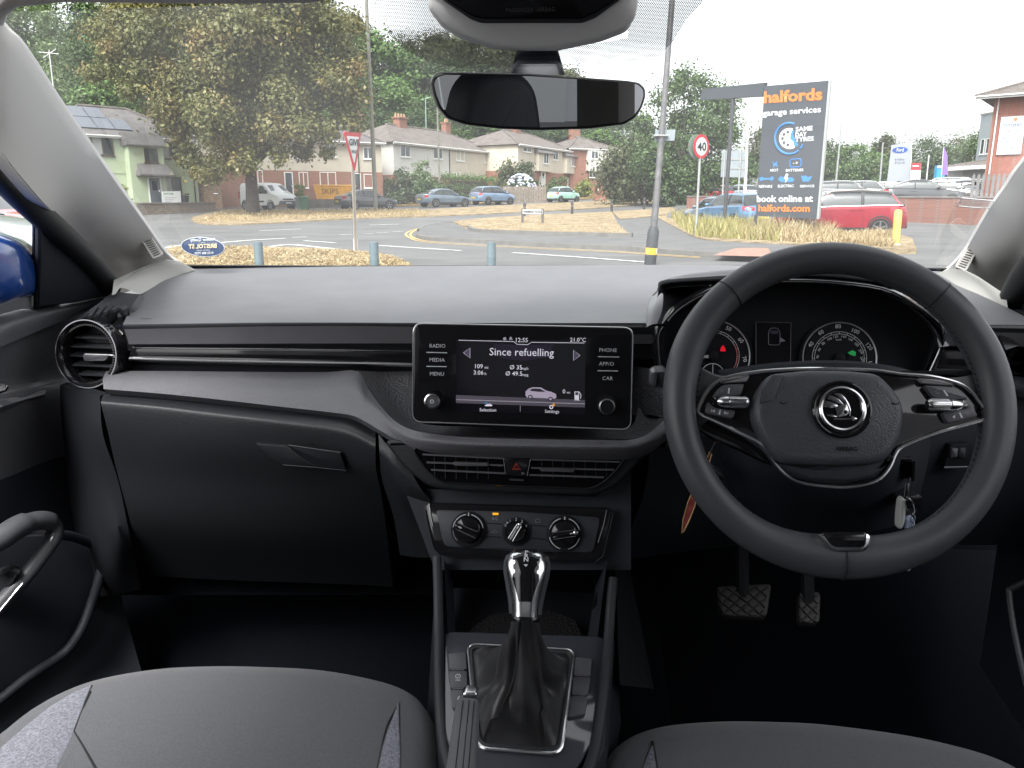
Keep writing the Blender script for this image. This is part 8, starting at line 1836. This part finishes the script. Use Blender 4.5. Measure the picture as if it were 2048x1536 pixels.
# estate agent's board
ea = thing('estate_board', 'white advertising board with green lettering standing before the green house', 'sign board', (X(345, 56), 56, Zat(412, 56))); ep = vplane(Y(324, 400, 55.5), Y(363, 400, 56.5))
part('board', MB().slab(poly([(326, 412), (363, 411), (361, 382), (325, 383)], ep), ep[1], .04), M_swhite, ea)
qtext('green energy', 327, 347, 386, 390, 386, 390, off(ep, .003), mat('print_green', (.10, .30, .06), .6), ea)
for k in range(3): part('print_line', MB().slab(poly([(330, 395 + k * 4), (352 - k * 4, 395 + k * 4), (352 - k * 4, 396.2 + k * 4), (330, 396.2 + k * 4)], off(ep, .003)), ep[1], .002), mat('print_grey', (.35, .36, .35), .6), ea)
for u in (330, 358): t_ = onp(u, 405, off(ep, -.05)); part('post', MB().tube([Vector((t_.x, t_.y, hgt(t_.x, t_.y))), t_], .03, 6), M_wood, ea)
# dealer pylon, boards, flag
fd = thing('dealer_pylon', 'grey dealer pylon with blue oval badge beyond the lot cars', 'sign', (X(1798, 88), 88, 1)); fpl = vplane(Y(1784, 290, 88.5), Y(1823, 288, 87.5))
part('board', MB().slab(poly([(1774, 362), (1818, 362), (1823, 287), (1783, 290)], fpl), fpl[1], .5), mat('pylon_grey', (.33, .35, .40), .5, .2), fd)
oc_ = onp(1800, 300, off(fpl, .02)); ob = part('oval_badge', MB().lathe(oc_, fpl[1], [(13.5 / F * 88, -.01), (13.5 / F * 88, .02)], 30, 1.0, .42, xd=fpl[2]), mat('badge_blue', (.02, .07, .30), .3), fd)
qtext('Ford', 1793, 1808, 296.5, 303.5, 296, 303, off(fpl, .05), M_swhite, ob, bold=.0, shear=.25)
qtext('Hills', 1790, 1809, 317, 321.5, 316.5, 321, off(fpl, .01), mat('pylon_print', (.12, .13, .16), .6), fd); qtext('Ford', 1790, 1809, 323.5, 328, 323, 327.5, off(fpl, .01), mat('pylon_print', (.12, .13, .16), .6), fd)
rb = thing('red_white_board', 'red and white notice board right of the grey pylon', 'sign', (X(1831, 80), 80, 1)); rp_ = vplane(Y(1821, 330, 80), Y(1842, 330, 79.5))
part('board', MB().slab(poly([(1820, 366), (1840, 366), (1842, 326), (1822, 326)], rp_), rp_[1], .2), M_swhite, rb); part('red_header', MB().slab(poly([(1821.3, 340), (1841.4, 340), (1842, 326), (1822, 326)], off(rp_, .03)), rp_[1], .05), M_sred, rb)
part('print_line', MB().slab(poly([(1825, 331), (1838, 331), (1838, 333), (1825, 333)], off(rp_, .04)), rp_[1], .01), M_swhite, rb)
bb = thing('blue_sign_box', 'bright blue sign box behind the lot cars', 'sign', (X(1877, 76), 76, 1)); part('box', MB().box((X(1876, 76, 3), 76, (Zat(331, 76) + 1) / 2), (16 / F * 76, .5, Zat(331, 76) - 1)), mat('sign_box_blue', (.04, .30, .55), .5), bb)
part('header', MB().box((X(1877, 75.7, 3), 75.72, Zat(334, 76)), (13 / F * 76, .06, .2)), M_swhite, bb)
pf = thing('feather_flag', 'tall purple feather flag on a pole beside the blue sign box', 'flag', (X(1889, 72), 72, 1))
fl_ = [Y(u, v, 72) for u, v in ((1883, 350), (1887, 296), (1890, 297), (1895, 312), (1896, 350))]; part('cloth', MB().slab(fl_, (0, -1, 0), .02), mat('flag_purple', (.24, .14, .46), .7), pf); part('pole', MB().tube([Y(1882, 372, 72), Y(1883, 350, 72), Y(1887, 295, 72)], .03, 6), M_postw, pf)
# lamp posts and poles
def pole(name, label, u0, v0, u1, v1, y, r0, r1, m, cat='lamp post', arm=None, ground=True, group=None):
    a, b_ = Y(u0, v0, y), Y(u1, v1, y)
    if ground: a = Vector((a.x, a.y, hgt(a.x, a.y) - .1))
    o = thing(name, label, cat, tuple(a), group=group); part('shaft', MB().tube([a, a.lerp(b_, .5), b_], [r0, (r0 + r1) / 2, r1], 10), m, o)
    if arm:
        for (ua, va, ub, vb) in arm: part('arm', MB().tube([Y(ua, va, y), Y(ub, vb, y)], r1 * .8, 8), m, o)
    return o
lp = thing('lamp_post', 'leaning grey lamp post with a black base and yellow sticker right ahead', 'lamp post', tuple(G(1300, 529))); yl = G(1300, 529).y
p0_, p1_, p2_, p3_ = Y(1299, 534, yl), Y(1308, 452, yl), Y(1323, 274, yl), Y(1349, -60, yl)
p0_.z = hgt(p0_.x, p0_.y) - .1
part('shaft', MB().tube([p1_, p1_.lerp(p2_, .5), p2_, p2_.lerp(p3_, .5), p3_], [.068, .062, .058, .055, .052], 14), mat('lamp_post_grey', (.115, .12, .135), .55, .3, var=(5, .25, (.22, .21, .21))), lp)
part('base_compartment', MB().tube([p0_, p0_.lerp(p1_, .5), p0_.lerp(p1_, .88), p1_], [.115, .115, .112, .07], 14), mat('lamp_base_black', (.045, .05, .055), .6, var=(8, .3)), lp)
M_stick = mat('sticker_yellow', (.70, .42, .02), .6); c0 = p0_.lerp(p1_, .42); ax_ = (p1_ - p0_).normalized()
part('yellow_sticker', MB().lathe(c0 - ax_ * .06, ax_, [(.1165, 0), (.1175, .005), (.1175, .125), (.1165, .13)], 20, caps=False), M_stick, lp)
for s_ in (-1, 1): part('white_sticker', MB().slab([c0 + Vector((s_ * .06 + a * .035, -.105 + .02, 0)) + ax_ * b_ for a, b_ in ((-1, -.055), (1, -.03), (.9, .06), (-.8, .04))], (s_ * .4, -1, 0), .02), M_swhite, lp)
pl_ = vplane(Y(1308, 272, yl - .09), Y(1350, 270, yl - .09))
part('sign_plate', MB().slab(rnd(poly([(1309, 283), (1349, 281), (1351, 259), (1311, 260)], off(pl_, -.16)), .02), pl_[1], .01), M_sgrey, lp); part('clamp', MB().box(Y(1322, 271, yl), (.30, .16, .03)), M_post, lp)
pole('telegraph_pole', 'tall weathered telegraph pole on the verge beside the dark saloon', 752, 425, 731, -40, G(753, 422).y, .16, .11, M_conc, 'pole')
pole('telegraph_pole', 'slim pole in front of the white and cream houses', 879, 356, 874, 190, 72, .10, .07, M_conc, 'pole')
pole('street_light', 'thin pale green street light between the trees left of the mirror', 852, 265, 851, 196, 98, .07, .05, mat('pale_green_paint', (.26, .36, .32), .5), arm=((851, 197, 862, 194),))
pole('street_light', 'white lamp column with a thin arm between the two dark signs', 1490, 400, 1500, 152, 55, .13, .06, M_postw, arm=((1500, 154, 1474, 160),))
pole('street_light', 'grey lamp column right of the tall sign', 1672, 360, 1683, 248, 70, .09, .06, M_post, arm=((1683, 250, 1687, 247), (1683, 250, 1678, 253)))
pole('street_light', 'grey lamp column left of the grey pylon', 1760, 370, 1766, 285, 66, .08, .06, M_post)
pole('flag_pole', 'thin white pole rising beside the grey pylon', 1822, 370, 1825, 246, 86, .06, .04, M_postw, 'pole')
pole('flag_pole', 'short pale pole right of the red and white board', 1852, 372, 1858, 310, 70, .06, .05, M_postw, 'pole')
tvp = pole('aerial_pole', 'pole with crossed arms in front of the hillside trees at top left', 106, 190, 98, 100, 70, .06, .04, M_postw, 'pole', arm=((78, 104, 118, 108), (86, 116, 112, 98)), ground=True)
# bollards
BG = 'blue grey bollards along the edge of the parking bay'
bp0 = None
for k, (u, vt, w_) in enumerate(((519, 484, 18), (749, 484, 17), (983, 479, 16))):
    y = 8.6; x = X(u, y, .5); zt = Zat(vt, y); r = w_ / 2 / F * y
    o = thing('bollard', ('blue grey steel bollard nearest the oval windscreen sticker', 'blue grey steel bollard right of the give way sign post', 'blue grey steel bollard standing in front of the road before the lawn')[k], 'bollard', (x, y, 0), group=BG, local=True)
    if bp0 is None:
        mb1 = MB().lathe((0, 0, 0), (0, 0, 1), [(r, -.1), (r, zt - .02), (r * .9, zt)], 20).mesh('tube'); mb2 = MB().lathe((0, 0, 0), (0, 0, 1), [(r * 1.5, .0), (r * 1.5, .02), (r * 1.0, .025)], 20).mesh('base_plate'); bp0 = (mb1, mb2); mm = mat('bollard_blue_grey', (.105, .15, .17), .55, var=(9, .15)); mb1.materials.append(mm); mb2.materials.append(mm)
    link('tube', bp0[0], None, o, False); link('base_plate', bp0[1], None, o, False)
KG = 'black bollards along the main road edge'; kb0 = None
for k, (u, vb, vt) in enumerate(((1049, 437, 404.5), (1144, 433, 404.5), (1223, 428, 402), (1288, 423, 398))):
    p = G(u, vb); o = thing('road_bollard', ('black verge bollard directly behind the street name plate', 'black verge bollard right of the street name plate', 'black verge bollard midway along the lawn edge', 'black verge bollard nearest the leaning lamp post')[k], 'bollard', tuple(p), group=KG, local=True); h_ = Zat(vt, p.y) - p.z
    if kb0 is None:
        a = MB().lathe((0, 0, 0), (0, 0, 1), [(.085, -.1), (.08, h_ * .8), (.095, h_ * .82), (.095, h_ * .88), (.075, h_ * .92), (.04, h_)], 14).mesh('shaft'); a.materials.append(mat('bollard_black', (.05, .048, .05), .7)); b_ = MB().lathe((0, 0, h_ * .62), (0, 0, 1), [(.0835, 0), (.085, .01), (.085, .10), (.0835, .11)], 14, caps=False).mesh('band'); b_.materials.append(mat('bollard_band', (.14, .12, .11), .6)); kb0 = (a, b_)
    link('shaft', kb0[0], None, o, False); link('band', kb0[1], None, o, False)
yp = G(1790, 499); yb_ = thing('yellow_bollard', 'yellow steel bollard beside the red car', 'bollard', tuple(yp)); t_ = Y(1797, 419, yp.y); r = 7.5 / F * yp.y
part('tube', MB().tube([yp - UZ * .1, yp.lerp(t_, .6), t_ - UZ * .06, t_ - UZ * .02, t_], [r, r, r, r * .8, r * .3], 16), mat('bollard_yellow', (.66, .50, .13), .55, var=(4, .12)), yb_)
part('foot', MB().lathe(yp, UZ, [(r * 1.6, -.02), (r * 1.5, .12), (r, .16)], 14), mat('concrete', (.36, .33, .29), .9), yb_)
for k, (u, v, s_) in enumerate(((1342, 440, .55), (1352, 442, .5), (1362, 441, .6), (1374, 444, .5), (1384, 446, .55))):
    p = G(u, v); o = part('boulder', MB().lathe(p, UZ, [(s_ * .5, -.1), (s_ * .55, .15), (s_ * .42, .38), (s_ * .18, .5)], 7), mat('boulder_grey', (.15, .15, .145), .95, bump=('noise', 5, .8, .05)), None)
    tag(o, 'grey boulder in the row beside the speed limit sign', 'boulder', 'boulders along the grass edge')
# building behind us (seen in the mirror)
bh = thing('white_unit', 'pale grey clad unit with wide panels behind the car, seen in the mirror', 'building', (4, -9, 0))
part('wall', MB().box((6, -10, 3), (26, 2, 6)), mat('unit_cladding', (.62, .62, .64), .7), bh)
for k in range(8): part('panel_joint', MB().box((-3 + k * 2.6, -8.98, 3), (.08, .05, 6)), mat('unit_joint', (.58, .58, .60), .7), bh)
part('shutter', MB().box((2.8, -8.96, 2), (3.4, .06, 4)), mat('unit_shutter', (.58, .58, .58), .6), bh)
